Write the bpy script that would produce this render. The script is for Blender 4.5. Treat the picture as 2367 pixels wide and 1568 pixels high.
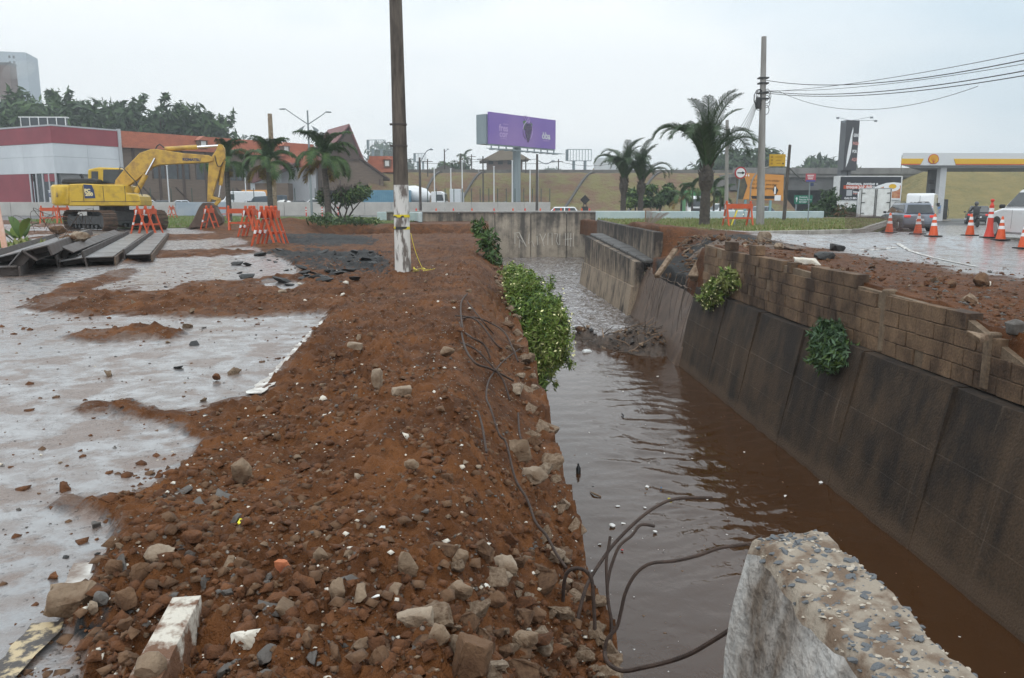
import bpy, bmesh, math, random
import numpy as np
from mathutils import Vector, Matrix, Euler
for o in list(bpy.data.objects): bpy.data.objects.remove(o)
SC = bpy.context.scene
COL = SC.collection
RND = random.Random(7)
NR = np.random.default_rng(11)
rad = math.radians

# ------------------------------------------------------------------ camera
# pixel coordinates below are those of a 2367 x 1568 view of the photograph
FP, CX, CY, HOR = 1805.3, 1183.5, 784.0, 475.0
PITCH = math.atan((CY-HOR)/FP)
YAW = math.atan(73.5/FP*math.cos(PITCH))
CAM = Vector((0, 0, 1.1))
FW = Vector((math.sin(YAW)*math.cos(PITCH), math.cos(YAW)*math.cos(PITCH), -math.sin(PITCH)))
RT = Vector((math.cos(YAW), -math.sin(YAW), 0))
UP = RT.cross(FW)
cd = bpy.data.cameras.new('camera'); cam = bpy.data.objects.new('camera', cd); COL.objects.link(cam)
cd.lens = 18.0; cd.sensor_width = 23.6; cd.sensor_fit = 'HORIZONTAL'; cd.clip_start = 0.05; cd.clip_end = 6000
M3 = Matrix((RT, UP, -FW)).transposed()
cam.matrix_world = Matrix.Translation(CAM) @ M3.to_4x4()
SC.camera = cam

# ------------------------------------------------------------------ sky and light
SUN_EL, SUN_AZ = 58.0, 200.0
W = bpy.data.worlds.new('World'); SC.world = W; W.use_nodes = True
nt = W.node_tree; nt.nodes.clear()
def wn(t, **k):
    n = nt.nodes.new(t)
    for a, b in k.items(): setattr(n, a, b)
    return n
out = wn('ShaderNodeOutputWorld'); mixs = wn('ShaderNodeMixShader')
sky = wn('ShaderNodeTexSky', sky_type='NISHITA', sun_disc=False)
sky.sun_elevation = rad(SUN_EL); sky.sun_rotation = rad(SUN_AZ); sky.dust_density = 4.0
b1 = wn('ShaderNodeBackground'); b1.inputs['Strength'].default_value = 0.10
b2 = wn('ShaderNodeBackground'); b2.inputs['Strength'].default_value = 1.0
tc = wn('ShaderNodeTexCoord'); mp = wn('ShaderNodeMapping'); mp.inputs['Scale'].default_value = (1.0, 1.0, 2.6)
n1 = wn('ShaderNodeTexNoise'); n1.inputs['Scale'].default_value = 1.5; n1.inputs['Detail'].default_value = 5; n1.inputs['Roughness'].default_value = 0.5
mp.inputs['Location'].default_value = (0.35, 0.1, 0.2)
cr = wn('ShaderNodeValToRGB')
cr.color_ramp.elements[0].position = 0.34; cr.color_ramp.elements[0].color = (0.60, 0.72, 0.80, 1)
cr.color_ramp.elements[1].position = 0.6; cr.color_ramp.elements[1].color = (0.93, 0.965, 0.98, 1)
L = nt.links.new
L(tc.outputs['Generated'], mp.inputs['Vector']); L(mp.outputs[0], n1.inputs['Vector']); L(n1.outputs[0], cr.inputs[0])
L(cr.outputs[0], b2.inputs[0]); L(sky.outputs[0], b1.inputs[0])
# overcast dome: brighter overhead than at the horizon, as any fully clouded sky
sx = wn('ShaderNodeSeparateXYZ'); L(tc.outputs['Generated'], sx.inputs[0])
mr = wn('ShaderNodeMapRange'); mr.inputs[1].default_value = 0.0; mr.inputs[2].default_value = 1.0; mr.inputs[3].default_value = 0.93; mr.inputs[4].default_value = 1.5
L(sx.outputs[2], mr.inputs[0]); L(mr.outputs[0], b2.inputs['Strength'])
mixs.inputs[0].default_value = 0.93
L(b1.outputs[0], mixs.inputs[1]); L(b2.outputs[0], mixs.inputs[2]); L(mixs.outputs[0], out.inputs[0])
sd = bpy.data.lights.new('sun', 'SUN'); sd.energy = 0.5; sd.angle = rad(40); sd.color = (1, 0.97, 0.93)
so = bpy.data.objects.new('sun', sd); COL.objects.link(so)
sa, se = rad(SUN_AZ), rad(SUN_EL)
sdir = Vector((math.sin(sa)*math.cos(se), math.cos(sa)*math.cos(se), math.sin(se)))
so.rotation_euler = (-sdir).to_track_quat('-Z', 'Y').to_euler(); so.location = (0, -20, 40)
vs = SC.view_settings
vs.view_transform = 'Standard'; vs.look = 'None'; vs.gamma = 1; vs.exposure = 0.34; vs.use_curve_mapping = False
SC.render.engine = 'CYCLES'
SC.cycles.max_bounces = 4; SC.cycles.volume_bounces = 0; SC.cycles.transparent_max_bounces = 8

# ------------------------------------------------------------------ helpers
def ray(px, py): return (FW + RT*((px-CX)/FP) + UP*((CY-py)/FP))
def g(px, py, z=0.0):
    r = ray(px, py); return CAM + r*((z-CAM.z)/r.z)
def at(px, py, Y):
    r = ray(px, py); return CAM + r*((Y-CAM.y)/r.y)
def scl(Y): return Y/FP           # metres per pixel at depth Y

def N(tree, t, **k):
    n = tree.nodes.new(t)
    for a, b in k.items(): setattr(n, a, b)
    return n
MATS = {}
def mat(name, c1, c2=None, rough=0.6, metal=0.0, scale=4.0, lo=0.35, hi=0.65, bump=0.0, bscale=40.0, spec=0.5, coat=0.0, stretch=(1, 1, 1),
        rough2=None, emit=None, detail=4.0, coords='Object', dist=0.02):
    m = bpy.data.materials.new(name); m.use_nodes = True; t = m.node_tree; t.nodes.clear()
    o = N(t, 'ShaderNodeOutputMaterial'); p = N(t, 'ShaderNodeBsdfPrincipled'); t.links.new(p.outputs[0], o.inputs[0])
    p.inputs['Roughness'].default_value = rough; p.inputs['Metallic'].default_value = metal
    p.inputs['Specular IOR Level'].default_value = spec
    if coat: p.inputs['Coat Weight'].default_value = coat; p.inputs['Coat Roughness'].default_value = 0.08
    p.inputs['Base Color'].default_value = (*c1, 1)
    if c2 is not None or bump:
        tc = N(t, 'ShaderNodeTexCoord'); mp = N(t, 'ShaderNodeMapping'); mp.inputs['Scale'].default_value = stretch
        t.links.new(tc.outputs[coords], mp.inputs[0])
    if c2 is not None:
        n = N(t, 'ShaderNodeTexNoise'); n.inputs['Scale'].default_value = scale; n.inputs['Detail'].default_value = detail; n.inputs['Roughness'].default_value = 0.62
        r = N(t, 'ShaderNodeValToRGB'); r.color_ramp.elements[0].position = lo; r.color_ramp.elements[1].position = hi
        r.color_ramp.elements[0].color = (*c1, 1); r.color_ramp.elements[1].color = (*c2, 1)
        t.links.new(mp.outputs[0], n.inputs['Vector']); t.links.new(n.outputs[0], r.inputs[0]); t.links.new(r.outputs[0], p.inputs['Base Color'])
        if rough2 is not None:
            mr = N(t, 'ShaderNodeMapRange'); mr.inputs[1].default_value = lo; mr.inputs[2].default_value = hi
            mr.inputs[3].default_value = rough; mr.inputs[4].default_value = rough2
            t.links.new(n.outputs[0], mr.inputs[0]); t.links.new(mr.outputs[0], p.inputs['Roughness'])
    if bump:
        nb = N(t, 'ShaderNodeTexNoise'); nb.inputs['Scale'].default_value = bscale; nb.inputs['Detail'].default_value = 4; nb.inputs['Roughness'].default_value = 0.65
        b = N(t, 'ShaderNodeBump'); b.inputs['Strength'].default_value = bump; b.inputs['Distance'].default_value = dist
        t.links.new(mp.outputs[0], nb.inputs['Vector']); t.links.new(nb.outputs[0], b.inputs['Height']); t.links.new(b.outputs[0], p.inputs['Normal'])
    if emit: p.inputs['Emission Color'].default_value = (*emit[:3], 1); p.inputs['Emission Strength'].default_value = emit[3]
    m.diffuse_color = (*c1, 1)
    MATS[name] = m; return m

class MB:
    def __init__(s): s.v = []; s.f = []; s.m = []
    def add(s, vs, fs, mi=0, M=None):
        o = len(s.v)
        s.v += [tuple(M @ Vector(v)) if M else tuple(v) for v in vs]
        s.f += [tuple(i+o for i in f) for f in fs]; s.m += [mi]*len(fs); return s
    def box(s, c, d, rz=0.0, M=None, mi=0, taper=1.0):
        x, y, z = d[0]/2, d[1]/2, d[2]/2
        vs = [(-x, -y, -z), (x, -y, -z), (x, y, -z), (-x, y, -z), (-x*taper, -y*taper, z), (x*taper, -y*taper, z), (x*taper, y*taper, z), (-x*taper, y*taper, z)]
        R = Matrix.Translation(Vector(c)) @ Matrix.Rotation(rz, 4, 'Z')
        if M is not None: R = M @ R
        return s.add(vs, [(3, 2, 1, 0), (4, 5, 6, 7), (0, 1, 5, 4), (1, 2, 6, 5), (2, 3, 7, 6), (3, 0, 4, 7)], mi, R)
    def bar(s, a, b, w, h=None, up=(0, 0, 1), mi=0):
        a = Vector(a); b = Vector(b); d = (b-a); ln = d.length; d.normalize(); h = w if h is None else h
        u = Vector(up)
        if abs(u.dot(d)) > 0.98: u = Vector((0, 1, 0))
        x = d.cross(u).normalized(); z = x.cross(d).normalized()
        vs = []
        for p in (a, b):
            for sx, sz in ((-1, -1), (1, -1), (1, 1), (-1, 1)): vs.append(p + x*(sx*w/2) + z*(sz*h/2))
        return s.add(vs, [(0, 1, 2, 3), (7, 6, 5, 4), (0, 4, 5, 1), (1, 5, 6, 2), (2, 6, 7, 3), (3, 7, 4, 0)], mi)
    def tube(s, pts, r, n=8, mi=0, cap=True):
        pts = [Vector(p) for p in pts]; k = len(pts); vs = []; fs = []
        rs = r if isinstance(r, (list, tuple)) else [r]*k
        prev = None
        for i, p in enumerate(pts):
            d = (pts[min(i+1, k-1)]-pts[max(i-1, 0)]).normalized()
            if prev is None:
                u = Vector((0, 0, 1)) if abs(d.z) < 0.9 else Vector((1, 0, 0)); x = d.cross(u).normalized()
            else:
                x = (prev - d*prev.dot(d)).normalized()
            prev = x; y = d.cross(x)
            for j in range(n):
                a = 2*math.pi*j/n; vs.append(p + (x*math.cos(a)+y*math.sin(a))*rs[i])
        for i in range(k-1):
            for j in range(n):
                fs.append((i*n+j, i*n+(j+1) % n, (i+1)*n+(j+1) % n, (i+1)*n+j))
        if cap: fs.append(tuple(range(n-1, -1, -1))); fs.append(tuple((k-1)*n+j for j in range(n)))
        return s.add(vs, fs, mi)
    def lathe(s, prof, n=16, c=(0, 0, 0), axis='z', mi=0):
        vs = []; fs = []; k = len(prof)
        for (r, h) in prof:
            for j in range(n):
                a = 2*math.pi*j/n
                p = (r*math.cos(a), r*math.sin(a), h)
                if axis == 'y': p = (p[0], p[2], p[1])
                if axis == 'x': p = (p[2], p[0], p[1])
                vs.append((p[0]+c[0], p[1]+c[1], p[2]+c[2]))
        for i in range(k-1):
            for j in range(n): fs.append((i*n+j, i*n+(j+1) % n, (i+1)*n+(j+1) % n, (i+1)*n+j))
        fs.append(tuple(range(n-1, -1, -1))); fs.append(tuple((k-1)*n+j for j in range(n)))
        return s.add(vs, fs, mi)
    def prism(s, poly, axis, a, b, mi=0, M=None):
        n = len(poly)
        def P(p, h):
            if axis == 'y': return (p[0], h, p[1])
            if axis == 'x': return (h, p[0], p[1])
            return (p[0], p[1], h)
        vs = [P(p, a) for p in poly] + [P(p, b) for p in poly]
        fs = [tuple(range(n)), tuple(range(2*n-1, n-1, -1))] + [(i, n+i, n+(i+1) % n, (i+1) % n) for i in range(n)]
        return s.add(vs, fs, mi, M)
    def build(s, name, mats, parent=None, smooth=False, bevel=0.0, loc=None, recalc=True):
        me = bpy.data.meshes.new(name); me.from_pydata(s.v, [], s.f); me.update()
        if not isinstance(mats, (list, tuple)): mats = [mats]
        for m in mats: me.materials.append(m)
        if len(mats) > 1: me.polygons.foreach_set('material_index', s.m)
        if bevel or recalc:
            bm = bmesh.new(); bm.from_mesh(me)
            bmesh.ops.recalc_face_normals(bm, faces=bm.faces)
            if bevel:
                ed = [e for e in bm.edges if len(e.link_faces) == 2 and e.calc_face_angle(0) > 0.5]
                bmesh.ops.bevel(bm, geom=ed, offset=bevel, segments=1, affect='EDGES', clamp_overlap=True)
            bm.to_mesh(me); bm.free()
        if smooth:
            me.polygons.foreach_set('use_smooth', [True]*len(me.polygons))
            try: me.set_sharp_from_angle(angle=rad(40))
            except Exception: pass
        o = bpy.data.objects.new(name, me); COL.objects.link(o)
        if parent: o.parent = parent
        if loc is not None: o.location = loc
        return o
def tag(o, label=None, cat=None, group=None, kind=None):
    if label: o['label'] = label
    if cat: o['category'] = cat
    if group: o['group'] = group
    if kind: o['kind'] = kind
    return o
def thing(name, label, cat, loc=(0, 0, 0), rz=0.0, group=None):
    o = bpy.data.objects.new(name, None); COL.objects.link(o); o.empty_display_size = 0.2
    o.location = loc; o.rotation_euler = (0, 0, rz); return tag(o, label, cat, group)
def copy_tree(o, parent=None):
    c = o.copy(); COL.objects.link(c); c.parent = parent
    for ch in o.children: copy_tree(ch, c)
    return c
def mesh_np(name, V, F, mats, parent=None, mi=None, smooth=False):
    """V (n,3) F (m,k) arrays"""
    me = bpy.data.meshes.new(name); V = np.asarray(V, dtype=np.float32); F = np.asarray(F, dtype=np.int32); k = F.shape[1]
    me.vertices.add(len(V)); me.vertices.foreach_set('co', V.ravel())
    me.loops.add(F.size); me.loops.foreach_set('vertex_index', F.ravel())
    me.polygons.add(len(F)); me.polygons.foreach_set('loop_start', np.arange(0, F.size, k, dtype=np.int32))
    me.polygons.foreach_set('loop_total', np.full(len(F), k, dtype=np.int32))
    if not isinstance(mats, (list, tuple)): mats = [mats]
    for m in mats: me.materials.append(m)
    if mi is not None: me.polygons.foreach_set('material_index', np.asarray(mi, dtype=np.int32))
    if smooth: me.polygons.foreach_set('use_smooth', np.ones(len(F), dtype=bool))
    me.update(calc_edges=True); me.validate()
    o = bpy.data.objects.new(name, me); COL.objects.link(o)
    if parent: o.parent = parent
    return o
TXT = {}
def text(s, size, m, parent, loc, rot=(0, 0, 0), name='lettering', ext=0.004, align='CENTER', sx=1.0, bold=0.0):
    key = (s, size, align, sx, ext, bold)
    if key not in TXT:
        cu = bpy.data.curves.new('lettering', 'FONT'); cu.body = s; cu.size = size; cu.extrude = ext; cu.align_x = align; cu.align_y = 'CENTER'
        cu.offset = bold; cu.resolution_u = 3
        ob = bpy.data.objects.new('lettering', cu); me = bpy.data.meshes.new_from_object(ob)
        me.transform(Matrix.Diagonal((sx, 1, 1, 1)))
        bpy.data.objects.remove(ob); me.materials.clear(); TXT[key] = me
    me = TXT[key].copy(); me.materials.append(m)
    o = bpy.data.objects.new(name, me); COL.objects.link(o); o.parent = parent
    o.location = loc; o.rotation_euler = rot; return o
def join_stuff(objs, name, label, cat):
    """many small alike pieces -> one mesh object of kind stuff"""
    mats = []; V = []; F = []; mi = []; n = 0
    for o in objs:
        M = np.array(o.matrix_basis); me = o.data; co = np.empty(len(me.vertices)*3); me.vertices.foreach_get('co', co); co = co.reshape(-1, 3) @ M[:3, :3].T + M[:3, 3]
        if me.materials[0] not in mats: mats.append(me.materials[0])
        k = mats.index(me.materials[0]); me.calc_loop_triangles(); t = np.empty(len(me.loop_triangles)*3, dtype=np.int32); me.loop_triangles.foreach_get('vertices', t)
        V.append(co); F.append(t.reshape(-1, 3)+n); mi.append(np.full(len(t)//3, k)); n += len(co); bpy.data.objects.remove(o)
    return tag(mesh_np(name, np.concatenate(V), np.concatenate(F), mats, mi=np.concatenate(mi)), label, cat, kind='stuff')
# value noise
def _h(ix, iy, s):
    n = (ix.astype(np.int64)*374761393 + iy.astype(np.int64)*668265263 + s*1442695041) & 0xffffffff
    n = ((n ^ (n >> 13))*1274126177) & 0xffffffff
    n = n ^ (n >> 16); return (n & 0xffff)/65535.0
def vn(x, y, s=0):
    x = np.asarray(x, dtype=np.float64); y = np.asarray(y, dtype=np.float64)
    ix = np.floor(x); iy = np.floor(y); fx = x-ix; fy = y-iy; fx = fx*fx*(3-2*fx); fy = fy*fy*(3-2*fy)
    a = _h(ix, iy, s); b = _h(ix+1, iy, s); c = _h(ix, iy+1, s); d = _h(ix+1, iy+1, s)
    return (a*(1-fx)+b*fx)*(1-fy)+(c*(1-fx)+d*fx)*fy
def fbm(x, y, f=1.0, o=4, s=0, gain=0.5):
    t = 0; a = 1; tot = 0
    for i in range(o):
        t = t + a*(vn(x*f+17.3*i, y*f-9.1*i, s+i)-0.5); tot += a; a *= gain; f *= 2.03
    return t/tot*2
def sm(a, b, x):
    t = np.clip((np.asarray(x, dtype=np.float64)-a)/(b-a), 0, 1); return t*t*(3-2*t)
def inpoly(x, y, poly):
    r = np.zeros(np.shape(x), dtype=bool); n = len(poly)
    for i in range(n):
        x1, y1 = poly[i]; x2, y2 = poly[(i+1) % n]
        if y1 == y2: continue
        c = ((y1 > y) != (y2 > y)) & (x < (x2-x1)*(y-y1)/(y2-y1)+x1); r ^= c
    return r
def gpoly(pts, z=0.0): return [tuple(g(a, b, z)[:2]) for a, b in pts]
def grid(xs, ys): 
    nx, ny = len(xs), len(ys); X, Y = np.meshgrid(xs, ys)
    i = np.arange(nx*ny).reshape(ny, nx)
    F = np.stack([i[:-1, :-1], i[:-1, 1:], i[1:, 1:], i[1:, :-1]], -1).reshape(-1, 4)
    return X, Y, F
def attr(o, name, vals):
    a = o.data.attributes.new(name, 'FLOAT', 'POINT'); a.data.foreach_set('value', np.asarray(vals, dtype=np.float32).ravel())
def graded(a, b, s0, k):
    """from a to b (b may be less), step max(s0, k*distance from a)"""
    out = [0.0]; t = abs(b-a)
    while out[-1] < t: out.append(out[-1]+max(s0, k*out[-1]))
    out[-1] = t; return a + np.sign(b-a)*np.array(out)
# ------------------------------------------------------------------ surface materials
def ground_mat(name, dirt_a, dirt_b, grav=(0.34, 0.30, 0.26)):
    m = bpy.data.materials.new(name); m.use_nodes = True; t = m.node_tree; t.nodes.clear(); K = t.links.new
    o = N(t, 'ShaderNodeOutputMaterial'); p = N(t, 'ShaderNodeBsdfPrincipled'); K(p.outputs[0], o.inputs[0])
    ge = N(t, 'ShaderNodeNewGeometry')
    def noise(sc, det=6, ro=0.6, dis=0.0):
        n = N(t, 'ShaderNodeTexNoise'); n.inputs['Scale'].default_value = sc; n.inputs['Detail'].default_value = det; n.inputs['Roughness'].default_value = ro
        n.inputs['Distortion'].default_value = dis
        K(ge.outputs['Position'], n.inputs['Vector']); return n.outputs[0]
    def math_(op, a, b=None, c=None):
        n = N(t, 'ShaderNodeMath', operation=op)
        for i, v in enumerate((a, b, c)):
            if v is None: continue
            if isinstance(v, (int, float)): n.inputs[i].default_value = v
            else: K(v, n.inputs[i])
        return n.outputs[0]
    def mr(v, a, b, c=0.0, d=1.0):
        n = N(t, 'ShaderNodeMapRange'); n.interpolation_type = 'SMOOTHSTEP'; n.inputs[1].default_value = a; n.inputs[2].default_value = b; n.inputs[3].default_value = c; n.inputs[4].default_value = d
        K(v, n.inputs[0]); return n.outputs[0]
    def mix(f, a, b):
        n = N(t, 'ShaderNodeMix', data_type='RGBA')
        if isinstance(f, (int, float)): n.inputs[0].default_value = f
        else: K(f, n.inputs[0])
        for i, v in ((6, a), (7, b)):
            if isinstance(v, tuple): n.inputs[i].default_value = (*v, 1)
            else: K(v, n.inputs[i])
        return n.outputs[2]
    def at_(nm):
        a = N(t, 'ShaderNodeAttribute'); a.attribute_name = nm; return a.outputs['Fac']
    nA = noise(2.2, 5, 0.62); nB = noise(24, 3, 0.65); nC = noise(110, 2, 0.6); nD = noise(7.5, 4, 0.62)
    asp = at_('asphalt'); dark = at_('dark'); wet = at_('wet')
    s = math_('ADD', asp, math_('MULTIPLY', math_('SUBTRACT', nA, 0.5), 0.9)); s = math_('ADD', s, math_('MULTIPLY', math_('SUBTRACT', nB, 0.5), 0.35))
    fa = mr(s, 0.40, 0.62)
    dk = math_('ADD', dark, math_('MULTIPLY', math_('SUBTRACT', nD, 0.5), 1.2)); fd = mr(dk, 0.42, 0.6)
    dirt = mix(mr(nA, 0.3, 0.7), dirt_a, dirt_b)
    dirt = mix(mr(nD, 0.46, 0.74, 0, 0.75), dirt, tuple(c*0.5 for c in dirt_a))
    vo = N(t, 'ShaderNodeTexVoronoi'); vo.inputs['Scale'].default_value = 55; K(ge.outputs['Position'], vo.inputs['Vector'])
    sp = N(t, 'ShaderNodeSeparateColor'); K(vo.outputs['Color'], sp.inputs[0])
    gm = math_('MULTIPLY', mr(sp.outputs[0], 0.84, 0.86), mr(vo.outputs['Distance'], 0.5, 0.25))
    gm = math_('MULTIPLY', gm, mr(nD, 0.38, 0.6))
    gcol = mix(sp.outputs[1], tuple(c*0.45 for c in grav), grav)
    dirt = mix(gm, dirt, gcol)
    dirt = mix(fd, dirt, mix(nB, (0.012, 0.012, 0.013), (0.05, 0.048, 0.046)))
    tar = mix(nC, (0.06, 0.061, 0.066), (0.20, 0.195, 0.195))
    film = math_('MAXIMUM', math_('MULTIPLY', mr(s, 1.35, 0.6), mr(nD, 0.3, 0.62)), mr(math_('ADD', math_('MULTIPLY', nA, 0.85), math_('MULTIPLY', nD, 0.15)), 0.47, 0.58))
    tar = mix(math_('MULTIPLY', film, 0.75), tar, mix(nB, (0.12, 0.062, 0.036), (0.20, 0.12, 0.078)))
    K(mix(fa, dirt, tar), p.inputs['Base Color'])
    # wetness -> gloss
    wv = math_('ADD', wet, math_('MULTIPLY', math_('SUBTRACT', nD, 0.5), 0.7))
    wa = math_('MULTIPLY', math_('MULTIPLY', fa, mr(wv, 0.35, 0.7)), math_('SUBTRACT', 1.0, math_('MULTIPLY', film, 0.55)))
    ra = mr(wa, 0.0, 1.0, 0.6, 0.30)
    K(ra, p.inputs['Roughness'])
    K(mr(wa, 0.0, 1.0, 0.10, 1.3), p.inputs['Specular IOR Level'])
    K(wa, p.inputs['Coat Weight']); K(mr(nD, 0.3, 0.65, 0.12, 0.36), p.inputs['Coat Roughness']); p.inputs['Coat IOR'].default_value = 1.75
    h = math_('ADD', math_('MULTIPLY', nB, 0.6), math_('MULTIPLY', nC, 0.35))
    hd = math_('MULTIPLY', h, mr(wa, 0, 1, 1.0, 0.05))
    hd = math_('ADD', hd, math_('MULTIPLY', gm, 0.5))
    b = N(t, 'ShaderNodeBump'); b.inputs['Strength'].default_value = 0.9; b.inputs['Distance'].default_value = 0.03
    K(hd, b.inputs['Height']); K(b.outputs[0], p.inputs['Normal'])
    return m
M_SOIL = ground_mat('red_soil_and_asphalt', (0.078, 0.030, 0.0110), (0.165, 0.065, 0.0225))
M_SOIL2 = ground_mat('soil_and_asphalt_right', (0.075, 0.0295, 0.0115), (0.145, 0.056, 0.0205))

def wall_mat(name, base, stain, streak=(9, 9, 0.55), lo=0.36, hi=0.62, band=None, rough=0.8, bump=0.5, spec=0.3, drip=False):
    m = bpy.data.materials.new(name); m.use_nodes = True; t = m.node_tree; t.nodes.clear(); K = t.links.new
    o = N(t, 'ShaderNodeOutputMaterial'); p = N(t, 'ShaderNodeBsdfPrincipled'); K(p.outputs[0], o.inputs[0])
    ge = N(t, 'ShaderNodeNewGeometry'); mp = N(t, 'ShaderNodeMapping'); mp.inputs['Scale'].default_value = streak; K(ge.outputs['Position'], mp.inputs[0])
    n = N(t, 'ShaderNodeTexNoise'); n.inputs['Scale'].default_value = 1.0; n.inputs['Detail'].default_value = 4; n.inputs['Roughness'].default_value = 0.62; K(mp.outputs[0], n.inputs[0])
    n2 = N(t, 'ShaderNodeTexNoise'); n2.inputs['Scale'].default_value = 1.1; n2.inputs['Detail'].default_value = 5; n2.inputs['Roughness'].default_value = 0.65; K(ge.outputs['Position'], n2.inputs[0])
    ad = N(t, 'ShaderNodeMath', operation='ADD'); K(n.outputs[0], ad.inputs[0]); K(n2.outputs[0], ad.inputs[1])
    hf = N(t, 'ShaderNodeMath', operation='MULTIPLY'); hf.inputs[1].default_value = 0.5; K(ad.outputs[0], hf.inputs[0])
    src = hf.outputs[0]
    if band:    # (z0, z1, amount): runs of dirt washed down from the top of the wall
        sx = N(t, 'ShaderNodeSeparateXYZ'); K(ge.outputs['Position'], sx.inputs[0])
        mr = N(t, 'ShaderNodeMapRange'); mr.inputs[1].default_value = band[0]; mr.inputs[2].default_value = band[1]; mr.inputs[3].default_value = -band[2]; mr.inputs[4].default_value = band[2]
        K(sx.outputs[2], mr.inputs[0]); a2 = N(t, 'ShaderNodeMath', operation='ADD'); K(src, a2.inputs[0]); K(mr.outputs[0], a2.inputs[1]); src = a2.outputs[0]
    r = N(t, 'ShaderNodeValToRGB'); r.color_ramp.elements[0].position = lo; r.color_ramp.elements[1].position = hi
    r.color_ramp.elements[0].color = (*base, 1); r.color_ramp.elements[1].color = (*stain, 1); K(src, r.inputs[0])
    n3 = N(t, 'ShaderNodeTexNoise'); n3.inputs['Scale'].default_value = 35; n3.inputs['Detail'].default_value = 3; K(ge.outputs['Position'], n3.inputs[0])
    mx = N(t, 'ShaderNodeMix', data_type='RGBA', blend_type='MULTIPLY'); mx.inputs[0].default_value = 0.55
    rr = N(t, 'ShaderNodeValToRGB'); rr.color_ramp.elements[0].position = 0.3; rr.color_ramp.elements[0].color = (0.45, 0.45, 0.45, 1); rr.color_ramp.elements[1].position = 0.7; rr.color_ramp.elements[1].color = (1.25, 1.2, 1.15, 1)
    K(n3.outputs[0], rr.inputs[0]); K(r.outputs[0], mx.inputs[6]); K(rr.outputs[0], mx.inputs[7]); K(mx.outputs[2], p.inputs['Base Color'])
    if drip:    # lime runs, and the damp tide mark along the water
        m4 = N(t, 'ShaderNodeMapping'); m4.inputs['Scale'].default_value = (1.0, 5.5, 0.16); K(ge.outputs['Position'], m4.inputs[0]); n4 = N(t, 'ShaderNodeTexNoise'); n4.inputs['Scale'].default_value = 1.0; n4.inputs['Detail'].default_value = 5; n4.inputs['Roughness'].default_value = 0.7; K(m4.outputs[0], n4.inputs[0])
        r4 = N(t, 'ShaderNodeMapRange'); r4.inputs[1].default_value = 0.62; r4.inputs[2].default_value = 0.72; r4.inputs[4].default_value = 0.55; K(n4.outputs[0], r4.inputs[0]); x4 = N(t, 'ShaderNodeMix', data_type='RGBA'); K(r4.outputs[0], x4.inputs[0]); K(mx.outputs[2], x4.inputs[6]); x4.inputs[7].default_value = (0.24, 0.19, 0.145, 1)
        s4 = N(t, 'ShaderNodeSeparateXYZ'); K(ge.outputs['Position'], s4.inputs[0]); a4 = N(t, 'ShaderNodeMath', operation='MULTIPLY_ADD'); K(n2.outputs[0], a4.inputs[0]); a4.inputs[1].default_value = 0.5; K(s4.outputs[2], a4.inputs[2])
        w4 = N(t, 'ShaderNodeMapRange'); w4.inputs[1].default_value = -2.42; w4.inputs[2].default_value = -2.30; w4.inputs[3].default_value = 0.6; w4.inputs[4].default_value = 0.0; K(a4.outputs[0], w4.inputs[0]); y4 = N(t, 'ShaderNodeMix', data_type='RGBA'); K(w4.outputs[0], y4.inputs[0]); K(x4.outputs[2], y4.inputs[6]); y4.inputs[7].default_value = (0.12, 0.078, 0.05, 1); K(y4.outputs[2], p.inputs['Base Color'])
    p.inputs['Roughness'].default_value = rough; p.inputs['Specular IOR Level'].default_value = spec
    b = N(t, 'ShaderNodeBump'); b.inputs['Strength'].default_value = bump; b.inputs['Distance'].default_value = 0.02; K(n3.outputs[0], b.inputs['Height']); K(b.outputs[0], p.inputs['Normal'])
    return m
M_WALLDARK = wall_mat('stained_dark_concrete', (0.085, 0.056, 0.035), (0.028, 0.021, 0.0165), streak=(2.6, 2.6, 0.5), lo=0.40, hi=0.58, band=(-2.7, -0.9, 0.06), drip=True)
M_WALLFAR = wall_mat('stained_tan_concrete', (0.36, 0.285, 0.21), (0.05, 0.042, 0.038), streak=(4, 4, 0.35), lo=0.38, hi=0.56, band=(-1.9, 0.55, 0.10))
M_ENDWALL = wall_mat('stained_grey_concrete', (0.44, 0.375, 0.30), (0.10, 0.088, 0.076), streak=(2.2, 2.2, 0.25), lo=0.42, hi=0.62, band=(-2.4, 0.7, 0.06))
M_BLOCK = wall_mat('brown_concrete_block', (0.235, 0.15, 0.09), (0.058, 0.036, 0.024), streak=(1.6, 1.6, 1.0), lo=0.40, hi=0.58)
M_MORTAR = wall_mat('mortar', (0.25, 0.185, 0.125), (0.11, 0.075, 0.05), streak=(6, 6, 3))
M_SLAB = wall_mat('mud_washed_concrete', (0.18, 0.12, 0.085), (0.085, 0.058, 0.045), streak=(3, 3, 0.6), lo=0.38, hi=0.64, rough=0.45, spec=0.5)
M_CONC = mat('broken_concrete', (0.27, 0.195, 0.13), (0.115, 0.065, 0.034), rough=0.85, scale=9, bump=0.6, bscale=40)
M_CONC2 = mat('pale_concrete', (0.36, 0.285, 0.21), (0.15, 0.095, 0.056), rough=0.85, scale=7, bump=0.6, bscale=40)
M_CONC3 = mat('brown_concrete', (0.17, 0.095, 0.05), (0.085, 0.040, 0.018), rough=0.9, scale=7, bump=0.6, bscale=40)
M_CLOD = mat('red_clod', (0.165, 0.064, 0.0225), (0.080, 0.031, 0.0115), rough=0.95, scale=9, bump=0.7, bscale=60)
M_BRICK = mat('orange_brick', (0.50, 0.17, 0.07), (0.36, 0.11, 0.05), rough=0.85, scale=14, bump=0.3, bscale=60)
M_GREYST = mat('grey_stone', (0.125, 0.115, 0.105), (0.075, 0.06, 0.05), rough=0.7, scale=10, bump=0.4, bscale=60)
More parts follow.
